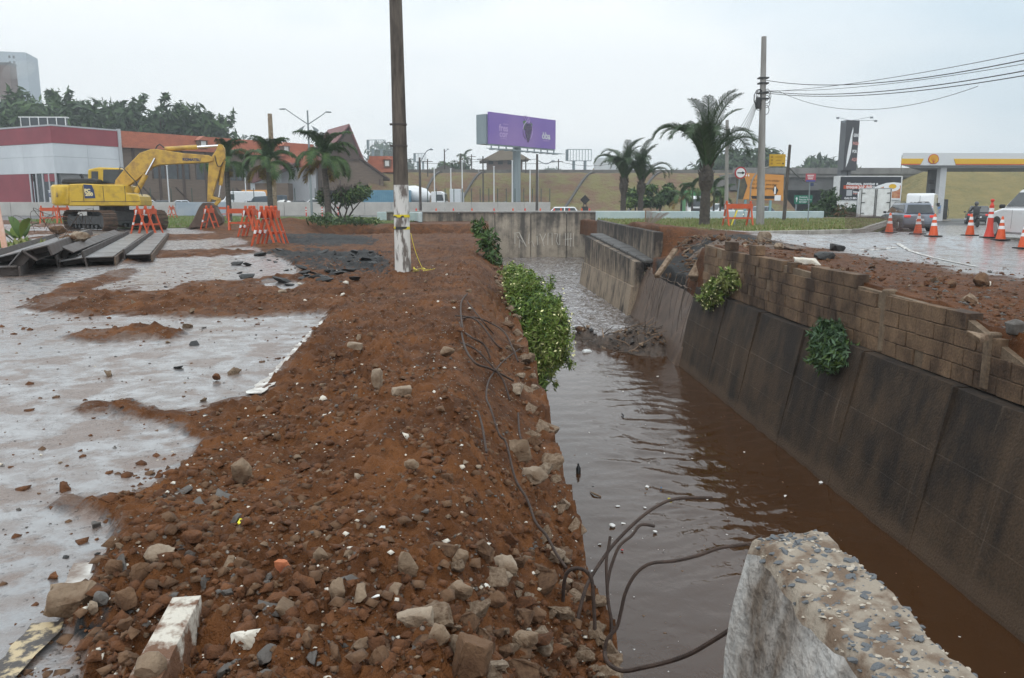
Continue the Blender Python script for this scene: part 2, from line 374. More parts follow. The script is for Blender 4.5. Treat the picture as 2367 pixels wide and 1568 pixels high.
M_TAR = mat('asphalt_chunk', (0.014, 0.014, 0.015), (0.05, 0.048, 0.046), rough=0.6, scale=30, bump=0.7, bscale=90)
M_WHITEP = mat('white_plaster_chip', (0.72, 0.69, 0.62), (0.55, 0.48, 0.38), rough=0.7, scale=12, bump=0.3)
M_STEELRUST = mat('rusty_rebar', (0.085, 0.055, 0.042), (0.05, 0.034, 0.028), rough=0.6, metal=0.4, scale=30, bump=0.5, bscale=200)
M_ROAD = mat('wet_asphalt', (0.055, 0.055, 0.058), (0.11, 0.105, 0.10), rough=0.3, rough2=0.55, scale=0.25, bump=0.05, bscale=40, coords='Object')
M_GRASSBASE = mat('grass_ground', (0.08, 0.12, 0.03), (0.15, 0.155, 0.055), rough=0.9, scale=0.5, bump=0.6, bscale=20)
M_PAINT = mat('worn_white_paint', (0.72, 0.70, 0.65), (0.20, 0.14, 0.105), rough=0.35, scale=7, lo=0.42, hi=0.62, bump=0.2, bscale=50, spec=0.5)
M_WHITE = mat('white_paint', (0.78, 0.79, 0.78), (0.62, 0.62, 0.60), rough=0.5, scale=3)

# ------------------------------------------------------------------ left bank (one sheet: asphalt, mud and dug-up red soil)
def c1(l): return [(x*.3243, 555+y*.3243) for x, y in l]
ASPH = [(-0.85, -6), (-0.90, 1.6), (-1.06, 2.2), (-1.26, 3.3), (-1.34, 5.4), (-1.52, 8.5)] + gpoly([(700, 640), (690, 622), (610, 588), (565, 560), (520, 545), (430, 530)]) + [(-15, 46), (-60, 48), (-60, -6)]
MUD = [gpoly(c1(p)) for p in (
    [(130, 480), (330, 400), (450, 330), (620, 280), (780, 235), (950, 215), (1000, 240), (900, 290), (700, 340), (560, 385), (700, 385), (1000, 380), (1180, 390), (1260, 350), (1400, 310), (1600, 300), (2200, 260), (2500, 530), (1825, 560), (1600, 570), (1400, 580), (1100, 560), (900, 530), (600, 560), (400, 560), (200, 540), (50, 530)],
    [(380, 720), (450, 690), (700, 660), (900, 660), (1200, 670), (1300, 700), (1200, 740), (900, 720), (700, 770), (500, 765)],
    [(430, 1230), (500, 1190), (700, 1175), (950, 1190), (1000, 1250), (1200, 1260), (1825, 1120), (1900, 1568), (1450, 1500), (1300, 1440), (1000, 1340), (760, 1300), (560, 1310), (450, 1290)],
    [(820, 130), (1200, 90), (1500, 60), (1825, 20), (1825, 60), (1400, 70), (1100, 130), (850, 190)])]
MUD.append(gpoly([(470, 1050), (370, 1145), (250, 1175), (150, 1150), (60, 1190), (130, 1215), (250, 1235), (250, 1300), (170, 1400), (130, 1480), (200, 1568), (520, 1568)]))
DARK = [gpoly(p) for p in ([(520, 578), (640, 590), (860, 582), (905, 618), (870, 640), (760, 652), (650, 625), (560, 600)], [(560, 545), (700, 540), (880, 555), (860, 572), (640, 575)],
                           [(0, 1330), (90, 1270), (170, 1235), (190, 1260), (90, 1350), (0, 1440)], [(110, 1500), (190, 1460), (260, 1500), (220, 1568), (60, 1568)])]
PUD = gpoly([(585, 663), (640, 655), (700, 660), (720, 668), (650, 674)])
def soft(x, y, polys, n=7, k=0.02):
    t = np.zeros(np.shape(x)); r = np.random.default_rng(3)
    d = np.hypot(x, y)+0.3
    for i in range(n):
        jx, jy = r.normal(0, k, 2) if i else (0, 0)
        hit = np.zeros(np.shape(x), dtype=bool)
        for p in polys: hit |= inpoly(x+jx*d*2, y+jy*d*5, p)
        t += hit
    return t/n
def left_masks(x, y):
    a = soft(x, y, [ASPH], 7, 0.012)
    mud = soft(x, y, MUD, 7, 0.012)
    dk = soft(x, y, DARK, 5, 0.02)
    pu = soft(x, y, [PUD], 3, 0.004)
    asp = a*(1-0.85*mud)*(1-0.62*sm(.46, .66, .65*vn(x*.30, y*.22, 41)+.35*vn(x*.9, y*.5, 43))*sm(8, 13, y))
    return np.clip(asp + pu, 0, 1), dk, a*(1-mud)+pu
def left_h(x, y, asp=None, lumps=True):
    if asp is None: asp = left_masks(x, y)[0]
    d = sm(0.75, 0.25, asp)
    near = sm(9, 3, y)
    z = d*(0.025 + 0.075*fbm(x, y, 0.9, 3, 5) + 0.04*fbm(x, y, 4.0, 3, 9))
    if lumps:
        n = fbm(x, y, 9.0, 4, 21, 0.6); cl_ = 0.45+1.1*vn(x*1.1, y*1.1, 83); z = z + d*cl_*(0.075*np.abs(n) + 0.05*np.abs(fbm(x, y, 26.0, 3, 31, 0.6)))
    edge = sm(-0.22, 0.46, x)*(0.38 + 0.14*sm(11, 3, y) - 0.12*sm(12, 20, y)); z = z - edge
    # dug-out pit in front of the far grass
    pit = sm(28, 46, y)*1.45*sm(-10.5, -6, x); cut = sm(47.0, 48.3, y + 0.8*fbm(x, y, 0.7, 3, 4))
    z = z*(1-cut) - pit*(1-cut) - 0.02*cut
    berm = 0.22*np.exp(-((y-45.5)/1.1)**2)*sm(-16, -12, x)*sm(-5, -8, x)*(1+fbm(x, y, 1.3, 3, 8)); z = z+berm
    return z
ys = np.concatenate([np.linspace(-5, 1.0, 30), graded(1.0, 62, 0.013, 0.0105)[1:]])
xs = np.concatenate([[0.56, 0.53], graded(0.5, -62, 0.017, 0.0125)])[::-1]
X, Y, F = grid(xs, ys)
asp, dk, wet = left_masks(X, Y)
Z = left_h(X, Y, asp)
je = 0.10*fbm(Y, Y*0+3, 1.2, 4, 77)                        # ragged broken bank edge
wgt = sm(0.0, 0.5, X); X2 = X + wgt*(je - 0.02)
Z = np.where(X > 0.515, Z-0.35, Z)
V = np.stack([X2, Y, Z], -1).reshape(-1, 3)
lb = mesh_np('left_bank_ground', V, F, M_SOIL, smooth=True); tag(lb, kind='structure')
attr(lb, 'asphalt', asp); attr(lb, 'dark', dk); attr(lb, 'wet', wet)

# ------------------------------------------------------------------ right bank
SCOOP = np.array([(5.9, 7.0)])
def right_masks(x, y):
    road = sm(6.9, 9.2, x + 1.3*fbm(x, y, 0.45, 4, 3) - 0.05*np.clip(y-10, -4, 14))
    far = sm(24.5, 26.5, y + 1.2*fbm(x, y, 0.3, 3, 6)); road = np.maximum(road, far*sm(7.5, 9, x))
    rub = sm(0.9, 0.3, np.abs(y-(22.5+0.12*(x-6)))/3.2)*sm(15, 9, x)*0.95      # tarry rubble strip before the kerb
    return road, rub, sm(0.3, 0.9, road)
def right_h(x, y):
    road, rub, w = right_masks(x, y)
    base = 0.26*sm(21.5, 26.5, y)*sm(24, 16, x)*sm(40, 30, y) - 0.2*sm(8.0, 12.0, x) - 0.25*sm(28, 52, y)*sm(9, 14, x)
    z = base + (1-road)*(0.05*fbm(x, y, 0.7, 3, 15)+0.05*np.abs(fbm(x, y, 3.5, 4, 19))) + 0.10*np.abs(fbm(x, y, 2.2, 4, 41))*rub
    z = z + 0.13*sm(11.0, 18, y)*sm(8, 6, x) + 0.10*sm(6.4, 5.6, x)*fbm(x, y, 1.1, 3, 23)
    z = z - 0.62*np.exp(-(((x-6.3)/0.9)**2+((y-6.9)/1.7)**2))                 # soil slumped away beside the wall
    z = z - 0.9*sm(19.2, 20.4, y)*sm(26.2, 25.2, y)*sm(7.6, 5.6, x)            # collapsed stretch
    return z
ys = graded(3.0, 60, 0.05, 0.013); xs = np.concatenate([[5.47, 5.50], graded(5.52, 75, 0.03, 0.022)])
X, Y, F = grid(xs, ys); road, rub, w = right_masks(X, Y); Z = right_h(X, Y); Z[:, 0] -= 1.0; Z[:, 1] -= 0.12
shift = (0.47*sm(24.9, 25.5, Y)+1.15*sm(25.6, 46, Y))*sm(9, 5.5, X); 
V = np.stack([X+shift, Y, Z], -1).reshape(-1, 3)
rb = mesh_np('right_bank_ground', V, F, M_SOIL2, smooth=True); tag(rb, kind='structure')
attr(rb, 'asphalt', road); attr(rb, 'dark', rub); attr(rb, 'wet', w)

# far ground sheet
gx = [-2500, -400, -62, 0.6, 8, 14, 75, 400, 2500]; gz = [-0.06]*5 + [-0.47]*4
V = []; F = []
for yy in (61.0, 110.0, 400.0, 4000.0): V += [(x, yy, z-(0.02 if yy < 62 else 0)) for x, z in zip(gx, gz)]
n = len(gx)
for j in range(3): F += [(j*n+i, j*n+i+1, (j+1)*n+i+1, (j+1)*n+i) for i in range(n-1)]
o0 = len(V); V += [(-2500, -60, -0.05), (-61.9, -60, -0.05), (-61.9, 61, -0.05), (-2500, 61, -0.05), (74.9, -60, -0.49), (2500, -60, -0.49), (2500, 61, -0.49), (74.9, 61, -0.49)]
F += [(o0, o0+1, o0+2, o0+3), (o0+4, o0+5, o0+6, o0+7)]
gr = mesh_np('ground', V, F, M_ROAD); tag(gr, kind='structure')

# ------------------------------------------------------------------ water
def water_mat():
    m = bpy.data.materials.new('muddy_water'); m.use_nodes = True; t = m.node_tree; t.nodes.clear(); K = t.links.new
    o = N(t, 'ShaderNodeOutputMaterial'); p = N(t, 'ShaderNodeBsdfPrincipled'); K(p.outputs[0], o.inputs[0])
    ge = N(t, 'ShaderNodeNewGeometry')
    n = N(t, 'ShaderNodeTexNoise'); n.inputs['Scale'].default_value = 0.8; n.inputs['Detail'].default_value = 4; K(ge.outputs['Position'], n.inputs[0])
    r = N(t, 'ShaderNodeValToRGB'); r.color_ramp.elements[0].color = (0.046, 0.019, 0.006, 1); r.color_ramp.elements[1].color = (0.065, 0.029, 0.011, 1); K(n.outputs[0], r.inputs[0])
    ar = N(t, 'ShaderNodeAttribute'); ar.attribute_name = 'rough'; K(ar.outputs['Fac'], p.inputs['Roughness']); p.inputs['IOR'].default_value = 1.36; p.inputs['Specular IOR Level'].default_value = 0.9
    # foam and froth streaks above the dam, sky gleam painted into their pale colour
    fn = N(t, 'ShaderNodeTexNoise'); fn.inputs['Scale'].default_value = 3.2; fn.inputs['Detail'].default_value = 5; fn.inputs['Roughness'].default_value = 0.7; fn.inputs['Distortion'].default_value = 1.5; K(ge.outputs['Position'], fn.inputs[0])
    fr_ = N(t, 'ShaderNodeMapRange'); fr_.inputs[1].default_value = 0.42; fr_.inputs[2].default_value = 0.60; K(fn.outputs[0], fr_.inputs[0])
    fu = N(t, 'ShaderNodeMapRange'); fu.inputs[1].default_value = 0.06; fu.inputs[2].default_value = 0.12; fu.inputs[4].default_value = 0.75; K(ar.outputs['Fac'], fu.inputs[0])
    fm = N(t, 'ShaderNodeMath', operation='MULTIPLY'); K(fr_.outputs[0], fm.inputs[0]); K(fu.outputs[0], fm.inputs[1])
    fx = N(t, 'ShaderNodeMix', data_type='RGBA'); K(fm.outputs[0], fx.inputs[0]); K(r.outputs[0], fx.inputs[6]); fx.inputs[7].default_value = (0.50, 0.49, 0.49, 1); K(fx.outputs[2], p.inputs['Base Color'])
    mp = N(t, 'ShaderNodeMapping'); mp.inputs['Scale'].default_value = (1.6, 1, 1); K(ge.outputs['Position'], mp.inputs[0])
    n2 = N(t, 'ShaderNodeTexNoise'); n2.inputs['Scale'].default_value = 5; n2.inputs['Detail'].default_value = 3; n2.inputs['Distortion'].default_value = 1.2; n2.inputs['Roughness'].default_value = 0.55; K(mp.outputs[0], n2.inputs[0])
    b = N(t, 'ShaderNodeBump'); mb_ = N(t, 'ShaderNodeMapRange'); mb_.inputs[1].default_value = 0.055; mb_.inputs[2].default_value = 0.12; mb_.inputs[3].default_value = 0.008; mb_.inputs[4].default_value = 0.075; K(ar.outputs['Fac'], mb_.inputs[0]); K(mb_.outputs[0], b.inputs['Distance']); b.inputs['Strength'].default_value = 0.6; K(n2.outputs[0], b.inputs['Height']); K(b.outputs[0], p.inputs['Normal'])
    return m
M_WATER = water_mat()
WZ, WZ2 = -2.80, -2.56
def water_h(x, y):
    up = sm(18.8, 23.0, y + 0.6*fbm(x, y, 0.6, 3, 2))
    z = WZ + (WZ2-WZ)*up
    wx = x + 0.35*fbm(x, y, 0.7, 2, 51); wy = y + 0.5*fbm(x, y, 0.6, 2, 52)
    calm = sm(6.5, 9.5, y)*sm(19, 13, y)*sm(1.2, 2.6, x)
    z = z + (0.007+0.022*calm)*fbm(wx*1.3, wy*3.4, 1.5, 4, 53) + 0.004*fbm(wx, wy, 6, 3, 54)
    z = z + up*(0.075*fbm(wx*1.1, wy*1.1, 1.9, 5, 55, 0.66))
    z = z + 0.02*sm(17, 21, y)*sm(27, 22, y)*fbm(x, y, 3.5, 4, 57, 0.6)
    return z
ys = np.concatenate([np.linspace(-6, 3.4, 40), graded(3.5, 57, 0.035, 0.0085)]); xs = np.linspace(0.2, 8.2, 190)
X, Y, F = grid(xs, ys); Z = water_h(X, Y)
wt = mesh_np('water', np.stack([X, Y, Z], -1).reshape(-1, 3), F, M_WATER, smooth=True); tag(wt, kind='structure')
attr(wt, 'rough', 0.055+0.065*sm(19, 24, Y))

# ------------------------------------------------------------------ channel walls
def slabq(mb, a, b, c, d, th, mi=0):
    """slab: face a,b,c,d (bottom near, bottom far, top far, top near), thickness th towards -normal"""
    a, b, c, d = map(Vector, (a, b, c, d)); n = (b-a).cross(d-a).normalized()
    vs = [a, b, c, d] + [p - n*th for p in (a, b, c, d)]
    mb.add(vs, [(0, 1, 2, 3), (7, 6, 5, 4), (0, 4, 5, 1), (1, 5, 6, 2), (2, 6, 7, 3), (3, 7, 4, 0)], mi)
# right lower wall: concrete pours with open joints
rw = thing('retaining_wall', 'long dark stained concrete channel wall on the right below the block wall', 'wall', (5.3, 11, -2.8))
ye = [2.0, 4.1, 6.2, 8.25, 10.35, 12.3, 14.4, 16.4, 18.9]
for i in range(len(ye)-1):
    y0, y1 = ye[i]+0.012, ye[i+1]-0.012; off = RND.uniform(-0.004, 0.004); w = Vector((-5.3+off, -11, 2.8))
    zt = -0.89 + 0.012*math.sin(i*2.1)
    mb = MB(); nseg = 5; prof = [(4.80, -3.5), (4.88, -2.75), (4.99, -2.2), (4.995, -2.19), (5.10, -1.65), (5.107, -1.64), (5.24, -1.05), (5.27, zt)]
    vs = []; 
    for (px_, pz) in prof:
        for k in range(nseg+1):
            yy = y0+(y1-y0)*k/nseg; vs.append(Vector((px_+0.006*math.sin(yy*7+pz*5), yy, pz+(0.012*math.sin(yy*3.1) if pz > -1.0 else 0)))+w)
    m_ = nseg+1; fs = [(r*m_+k, (r+1)*m_+k, (r+1)*m_+k+1, r*m_+k+1) for r in range(len(prof)-1) for k in range(nseg)]
    b0 = len(vs); vs += [Vector((5.75, y0, zt))+w, Vector((5.75, y1, zt))+w, Vector((5.75, y0, -3.5))+w, Vector((5.75, y1, -3.5))+w]
    top = (len(prof)-1)*m_
    fs += [tuple([top+k for k in range(m_)]+[b0+1, b0]), (b0, b0+1, b0+3, b0+2), tuple([r*m_ for r in range(len(prof)-1, -1, -1)]+[b0+2, b0]), tuple([r*m_+nseg for r in range(len(prof))]+[b0+1, b0+3])]
    mb.add(vs, fs); mb.build('concrete_panel', M_WALLDARK, rw)
mb = MB()
for i in range(1, len(ye)-1):     # joint filler, set back
    y0 = ye[i]; slabq(mb, Vector((4.84-5.3, y0-0.02-11, -0.7)), Vector((4.84-5.3, y0+0.02-11, -0.7)), Vector((5.32-5.3, y0+0.02-11, 1.9)), Vector((5.32-5.3, y0-0.02-11, 1.9)), 0.1)
mb.build('joint_filler', M_WALLDARK, rw)
# block wall on top of it
bw = thing('block_wall', 'broken brown concrete block wall standing on the right channel wall', 'wall', (5.5, 11, -0.88))
def blk_mesh(w, h, s):
    r = random.Random(s); mb = MB(); mb.box((0, 0, 0), (0.19, w, h)); 
    v = [(x+r.uniform(-.004, .004), y+r.uniform(-.004, .004), z+r.uniform(-.004, .004)) for x, y, z in mb.v]; mb.v = v
    o = mb.build('block', M_BLOCK, None, bevel=0.006); me = o.data; bpy.data.objects.remove(o); return me
BLK = [blk_mesh(0.385, 0.19, i) for i in range(6)]; BLH = [blk_mesh(0.185, 0.19, i+20) for i in range(3)]
top_pts = [(3.0, -0.42), (6.0, -0.45), (7.3, -0.40), (8.6, 0.02), (10.5, 0.06), (12, 0.10), (14, 0.17), (16, 0.2), (18.8, 0.28)]
nb = 0; cores = MB()
for r in range(6):
    zc = -0.88 + 0.10 + r*0.2; y = 3.2 + (0.2 if r % 2 else 0.0)
    while y < 18.7:
        tz = np.interp(y, [p[0] for p in top_pts], [p[1] for p in top_pts]) + 0.34*(vn(np.array([y*1.3]), np.array([r*0.0]), 5)[0]-0.55)
        if zc + 0.08 < tz:
            half = RND.random() < 0.05
            o = bpy.data.objects.new('block', RND.choice(BLH if half else BLK)); COL.objects.link(o); o.parent = bw
            o.location = (RND.uniform(-.008, .008), y - 11 - (0.1 if half else 0), zc + 0.88); o.rotation_euler = (RND.uniform(-.01, .01), 0, RND.uniform(-.012, .012)); nb += 1
        y += 0.4
poly = [(3.0-11, 0)] + [(a-11, b+0.88-0.09) for a, b in top_pts] + [(18.75-11, 0)]
mb = MB()
for (a0, b0), (a1, b1) in zip(top_pts[:-1], top_pts[1:]): mb.add([(x_, yy-11, z_) for x_ in (-0.072, 0.06) for yy, z_ in ((a0, 0), (a1, 0), (a1, b1+0.76), (a0, b0+0.76))], [(0, 1, 2, 3), (7, 6, 5, 4), (3, 2, 6, 7), (0, 4, 5, 1)])
mb.build('mortar_core', M_MORTAR, bw)
for yy in (8.0, 10.2):   # vertical mortar pillars
    tz = np.interp(yy, [p[0] for p in top_pts], [p[1] for p in top_pts]); mb = MB()
    mb.box((-0.03, yy-11, (tz+0.88)/2-0.02), (0.165, 0.13, tz+0.80)); mb.build('mortar_pillar', M_MORTAR, bw, bevel=0.02)
# left channel wall (seen from the far bank or from above the water)
lw = thing('retaining_wall', 'left channel wall under the dug-up red soil, broken along its top', 'wall', (0.4, 20, -2.8))
for i in range(14):
    y0 = -4 + i*4.2; mb = MB(); y1 = y0+4.17
    slabq(mb, Vector((0.05, y0-20, -0.8)), Vector((0.05, y1-20, -0.8)), Vector((-0.02, y1-20, 2.15)), Vector((-0.02, y0-20, 2.15)), 0.3); mb.build('concrete_panel', M_WALLDARK, lw)
# far right walls: lower with coping, upper
fr = thing('retaining_wall', 'stepped tan concrete channel wall with dark coping past the collapse', 'wall', (5.6, 31, -2.6))
def rel(p, t): return Vector(p)-t.location
def zl(y): return np.interp(y, [25.3, 37.2], [-0.80, -0.33])
for i in range(4):
    y0 = 25.9+i*2.83; y1 = y0+2.80; x0, x1 = np.interp([y0, y1], [25.3, 37.2], [5.45, 5.25])
    mb = MB(); slabq(mb, rel((x0-0.28, y0, -3.4), fr), rel((x1-0.28, y1, -3.4), fr), rel((x1-0.05, y1, -1.62), fr), rel((x0-0.05, y0, -1.62), fr), 0.35)
    slabq(mb, rel((x0, y0, -1.60), fr), rel((x1, y1, -1.60), fr), rel((x1+0.02, y1, float(zl(y1))), fr), rel((x0+0.02, y0, float(zl(y0))), fr), 0.3)
    if i == 1: mb.box(rel((x0-0.005, y0+1.2, float(zl(y0))-0.5), fr), (0.04, 0.16, 0.55), mi=1)
    mb.build('concrete_panel', [M_WALLFAR, M_TAR], fr)
M_COP = mat('dark_coping', (0.10, 0.095, 0.09), (0.055, 0.05, 0.046), rough=0.7, scale=4, bump=0.4, bscale=20)
for i in range(8):
    y0 = 25.5+i*1.46; y1 = y0+1.40; x0, x1 = np.interp([y0, y1], [25.3, 37.2], [5.42, 5.22]); mb = MB()
    mb.bar(rel((x0+0.28, y0, float(zl(y0))+0.06), fr), rel((x1+0.28, y1, float(zl(y1))+0.06), fr), 0.62, 0.14); mb.build('coping_slab', M_COP, fr, bevel=0.04)
mb = MB(); slabq(mb, rel((5.2, 37.25, -3.4), fr), rel((9.5, 38.4, -3.4), fr), rel((9.5, 38.4, -0.35), fr), rel((5.2, 37.25, -0.35), fr), -0.4); mb.build('return_wall', M_WALLFAR, fr)
uw = thing('retaining_wall', 'upper stained concrete wall holding the grass island above the coping', 'wall', (6.4, 35, -0.8))
ends = [(25.4, 5.95), (30.5, 6.2), (36, 6.5), (41, 6.8), (46.5, 7.2)]
for (y0, x0), (y1, x1) in zip(ends[:-1], ends[1:]):
    mb = MB(); slabq(mb, rel((x0-.03, y0+.02, -1.2), uw), rel((x1-.03, y1-.02, -1.2), uw), rel((x1, y1-.02, 0.26), uw), rel((x0, y0+.02, 0.24), uw), 0.28); mb.build('concrete_panel', M_WALLFAR, uw, bevel=0.02)
# end wall across the channel
ew = thing('end_wall', 'tall stained grey concrete wall with white scrawled graffiti closing the channel', 'wall', (3, 56, -2.8))
for i in range(7):
    x0 = -6.6 + i*2.55; mb = MB(); mb.box((x0+1.26-3, 0.15, 1.45), (2.51, 0.3+0.01*(i % 2), 3.95)); mb.build('concrete_panel', M_ENDWALL, ew, bevel=0.015)
mb = MB(); mb.box((2.3-3, 0.3, 1.4), (17.8, 0.2, 3.8)); mb.build('backing', M_ENDWALL, ew)
mb = MB(); mb.box((2.7-3, 0.12, 3.46), (18.6, 0.5, 0.12)); mb.build('cap', mat('pale_cap', (0.42, 0.41, 0.39), (0.30, 0.29, 0.27), rough=0.6), ew, bevel=0.02)
GR = mat('graffiti_paint', (0.62, 0.58, 0.52), rough=0.6)
mb = MB(); u = 0.33; gx0 = -0.55
glyphs = [[(0, 0.2), (0, 1), (.25, .6)], [(.05, .95), (.3, 1.0), (.45, .6), (.8, 0), (.3, 1)], [(.3, -.1), (.35, .5), (.55, .3)], [(1.0, .9), (.95, .2), (1.2, .4), (1.35, 0)], [(1.55, .75), (1.6, .1)],
          [(1.75, .9), (1.95, .4), (2.05, 0)], [(2.15, .9), (1.95, .4)], [(2.3, .1), (2.32, .95), (2.6, .95), (2.62, .1)], [(2.75, .9), (3.0, .9), (2.9, .4), (3.05, .1)], [(3.15, .1), (3.15, .9)], [(3.55, 0.05), (3.55, .95)], [(3.72, 0.05), (3.72, .95)], [(3.9, 0.0), (3.92, .95)], [(3.5, .5), (4.0, .55)], [(4.1, 0), (4.1, .95)]]
for gl in glyphs:
    mb.tube([(gx0+a*1.02, -0.02, 1.0+b*1.0) for a, b in gl], 0.022, 4)
mb.build('graffiti', GR, ew)
tag(ew)
# ------------------------------------------------------------------ rubble
def hull_mesh(name, seed, dims, m, n=16, detail=0, rough=0.0, box=0.0):
    """angular broken lump: convex hull of random points, optionally subdivided and roughened"""
    r = random.Random(seed); bm = bmesh.new()
    for i in range(n):
        d = Vector((r.gauss(0, 1), r.gauss(0, 1), r.gauss(0, 1))); d.normalize()
        if box: d = Vector([max(-1, min(1, c*1.7)) for c in d])
        k = r.uniform(0.8, 1.0); bm.verts.new((d.x*dims[0]/2*k, d.y*dims[1]/2*k, d.z*dims[2]/2*k))
    bmesh.ops.convex_hull(bm, input=bm.verts)
    bmesh.ops.delete(bm, geom=[v for v in bm.verts if not v.link_faces], context='VERTS')
    if detail:
        bmesh.ops.bevel(bm, geom=list(bm.edges), offset=min(dims)*0.03, segments=1, affect='EDGES', clamp_overlap=True)
        bmesh.ops.triangulate(bm, faces=bm.faces)
        for it in range(detail):
            bmesh.ops.subdivide_edges(bm, edges=[e for e in bm.edges if e.calc_length() > min(dims)*0.16], cuts=1, use_grid_fill=True)
            bmesh.ops.triangulate(bm, faces=bm.faces)
        bm.normal_update()
        A = np.array([v.co for v in bm.verts]); s = 7.0/max(dims)
        nz = fbm(A[:, 0]*s+A[:, 2]*s*0.7, A[:, 1]*s-A[:, 2]*s*0.6, 1.0, 4, seed % 97, 0.6)
        for v, q in zip(bm.verts, nz): v.co += v.normal*float(q)*rough*min(dims)
    me = bpy.data.meshes.new(name); bm.to_mesh(me); bm.free(); me.materials.append(m)
    if detail: me.polygons.foreach_set('use_smooth', [True]*len(me.polygons)); 
    try: me.set_sharp_from_angle(angle=rad(28))
    except Exception: pass
    return me
def gz(x, y): return float(left_h(np.array([x]), np.array([y]))[0])
def gland(px, py, it=4):
    """ground point of the left bank seen at a pixel"""
    z = 0.0
    for i in range(it):
        p = g(px, py, z); z = gz(p.x, p.y)
    return Vector((p.x, p.y, z))
RM = {'conc': M_CONC, 'pale': M_CONC2, 'brown': M_CONC3, 'clod': M_CLOD, 'brick': M_BRICK, 'grey': M_GREYST, 'tar': M_TAR, 'white': M_WHITEP}
NAMED = [  # px, py(base), width px, height px, kind, seed, label, boxy, yaw
 (363, 1338, 80, 58, 'pale', 1, 'smooth tan boulder lying beside the upright stones at the mud edge', 0, 0.5),
 (155, 1445, 140, 85, 'conc', 2, 'long wedge of broken concrete lying across the worn yellowish road line', 0, 0.5),
 (285, 1400, 52, 66, 'brown', 3, 'brown standing stone left of its pair behind the long concrete wedge', 0, 0.2),
 (322, 1382, 50, 70, 'brown', 4, 'split brown stone leaning against the smooth tan boulder', 0, 0.7),
 (262, 1350, 42, 40, 'brown', 5, 'small brown stone just above the brown standing stone', 0, 0.9),
 (230, 1422, 40, 34, 'grey', 6, 'small dark grey stone at the tip of the long concrete wedge', 0, 0.1),
 (216, 1448, 26, 32, 'pale', 7, 'little pale pebble below the small dark grey stone', 0, 0.3),
 (652, 1303, 36, 28, 'brick', 8, 'bright orange brick fragment on the red soil', 1, 0.1),
 (700, 1385, 66, 52, 'clod', 9, 'large rounded red clod below the orange brick fragment', 0, 0.3),
 (643, 1412, 60, 44, 'clod', 10, 'red clod lower left of the large rounded clod', 0, 0.8),
 (945, 1352, 46, 66, 'conc', 11, 'blocky chunk of mortared concrete standing on the red soil', 1, 0.4),
 (1168, 1338, 92, 52, 'pale', 12, 'pinkish grey lump of concrete near the bent rebar', 0, 0.2),
 (1066, 1335, 46, 52, 'conc', 13, 'rough concrete lump left of the pinkish grey lump', 0, 0.9),
 (1066, 1385, 72, 44, 'conc', 14, 'flat pale concrete slab fragment among the rubble', 0, 0.2),
 (957, 1438, 84, 40, 'pale', 15, 'curved strip of pale mortar lying on the soil', 1, 0.5),
 (1013, 1492, 60, 54, 'conc', 16, 'rounded concrete rock below the curved mortar strip', 0, 0.3),
 (1088, 1575, 86, 108, 'brown', 17, 'big brown slab of concrete tilted at the bottom of the rubble', 1, 0.1),
 (570, 1518, 66, 40, 'white', 18, 'white and rust plastered concrete chunk at the bottom of the soil', 1, 0.6),
 (553, 1118, 56, 68, 'conc', 19, 'pinkish brown rock at the edge of the wet asphalt', 0, 0.4),
 (872, 902, 26, 56, 'pale', 20, 'pale concrete sliver standing upright in the soil', 1, 0.2),
 (820, 812, 38, 16, 'pale', 21, 'thin pale slab lying flat beyond the upright sliver', 1, 0.2),
 (928, 916, 48, 22, 'pale', 22, 'flat pale slab right of the upright sliver', 1, 0.8),
 (1032, 824, 44, 28, 'conc', 23, 'grey concrete wedge near the thin bent rebars', 0, 0.6),
 (1232, 1118, 78, 52, 'pale', 24, 'large pale concrete block on the broken bank edge', 0, 0.4),
 (1203, 1062, 50, 50, 'conc', 25, 'concrete block standing behind the large pale block on the edge', 1, 0.5),
 (882, 1562, 64, 70, 'brown', 26, 'flat brown stone at the bottom centre of the soil', 0, 0.5),
 (950, 1088, 42, 30, 'conc', 27, 'small pale concrete lump in the middle of the soil bank', 0, 0.1),
 (440, 1258, 54, 36, 'clod', 28, 'red clod beside a white chip near the mud edge', 0, 0.2),
 (499, 882, 22, 20, 'clod', 29, 'single dark stone standing in the wet asphalt puddle', 0, 0.2),
 (1145, 1420, 60, 46, 'brown', 30, 'brown rubble chunk under the rebar loop', 0, 0.6),
 (1232, 1445, 70, 40, 'brown', 31, 'long brown concrete piece at the foot of the rebar loop', 0, 0.3),
 (740, 1300, 44, 48, 'conc', 32, 'flat grey stone right of the orange brick fragment', 0, 0.7),
 (785, 1400, 50, 90, 'conc', 33, 'lumpy brown concrete piece in the middle of the near soil', 0, 0.3),
 (1215, 1520, 70, 50, 'conc', 34, 'concrete chunk beside the thick rebar at the bank foot', 0, 0.9),
 (1290, 1530, 64, 46, 'clod', 35, 'orange-brown lump at the very edge of the near bank', 0, 0.9),
]
def put_rock(px, py, w, h, kind, seed, box, yaw, detail=2):
    p = gland(px, py); d = (p-CAM).length; k = d/FP
    dims = (w*k, w*k*RND.uniform(0.6, 0.8) if not box else max(w, h)*k*0.45, h*k*1.02)
    me = hull_mesh('rubble_chunk', seed*13+5, dims, RM[kind], 22 if not box else 26, detail, 0.10, box)
    o = bpy.data.objects.new('rubble_chunk', me); COL.objects.link(o)
    o.location = (p.x, p.y+dims[1]*0.3, p.z + dims[2]*0.40); o.rotation_euler = (RND.uniform(-.12, .12), RND.uniform(-.12, .12), (yaw-0.45)*1.1)
    return o
for (px, py, w, h, kind, seed, lab, box, yaw) in NAMED:
    o = put_rock(px, py, w, h, kind, seed, box, yaw); tag(o, lab, 'rubble')
    if kind == 'brick': o.name = 'brick_fragment'
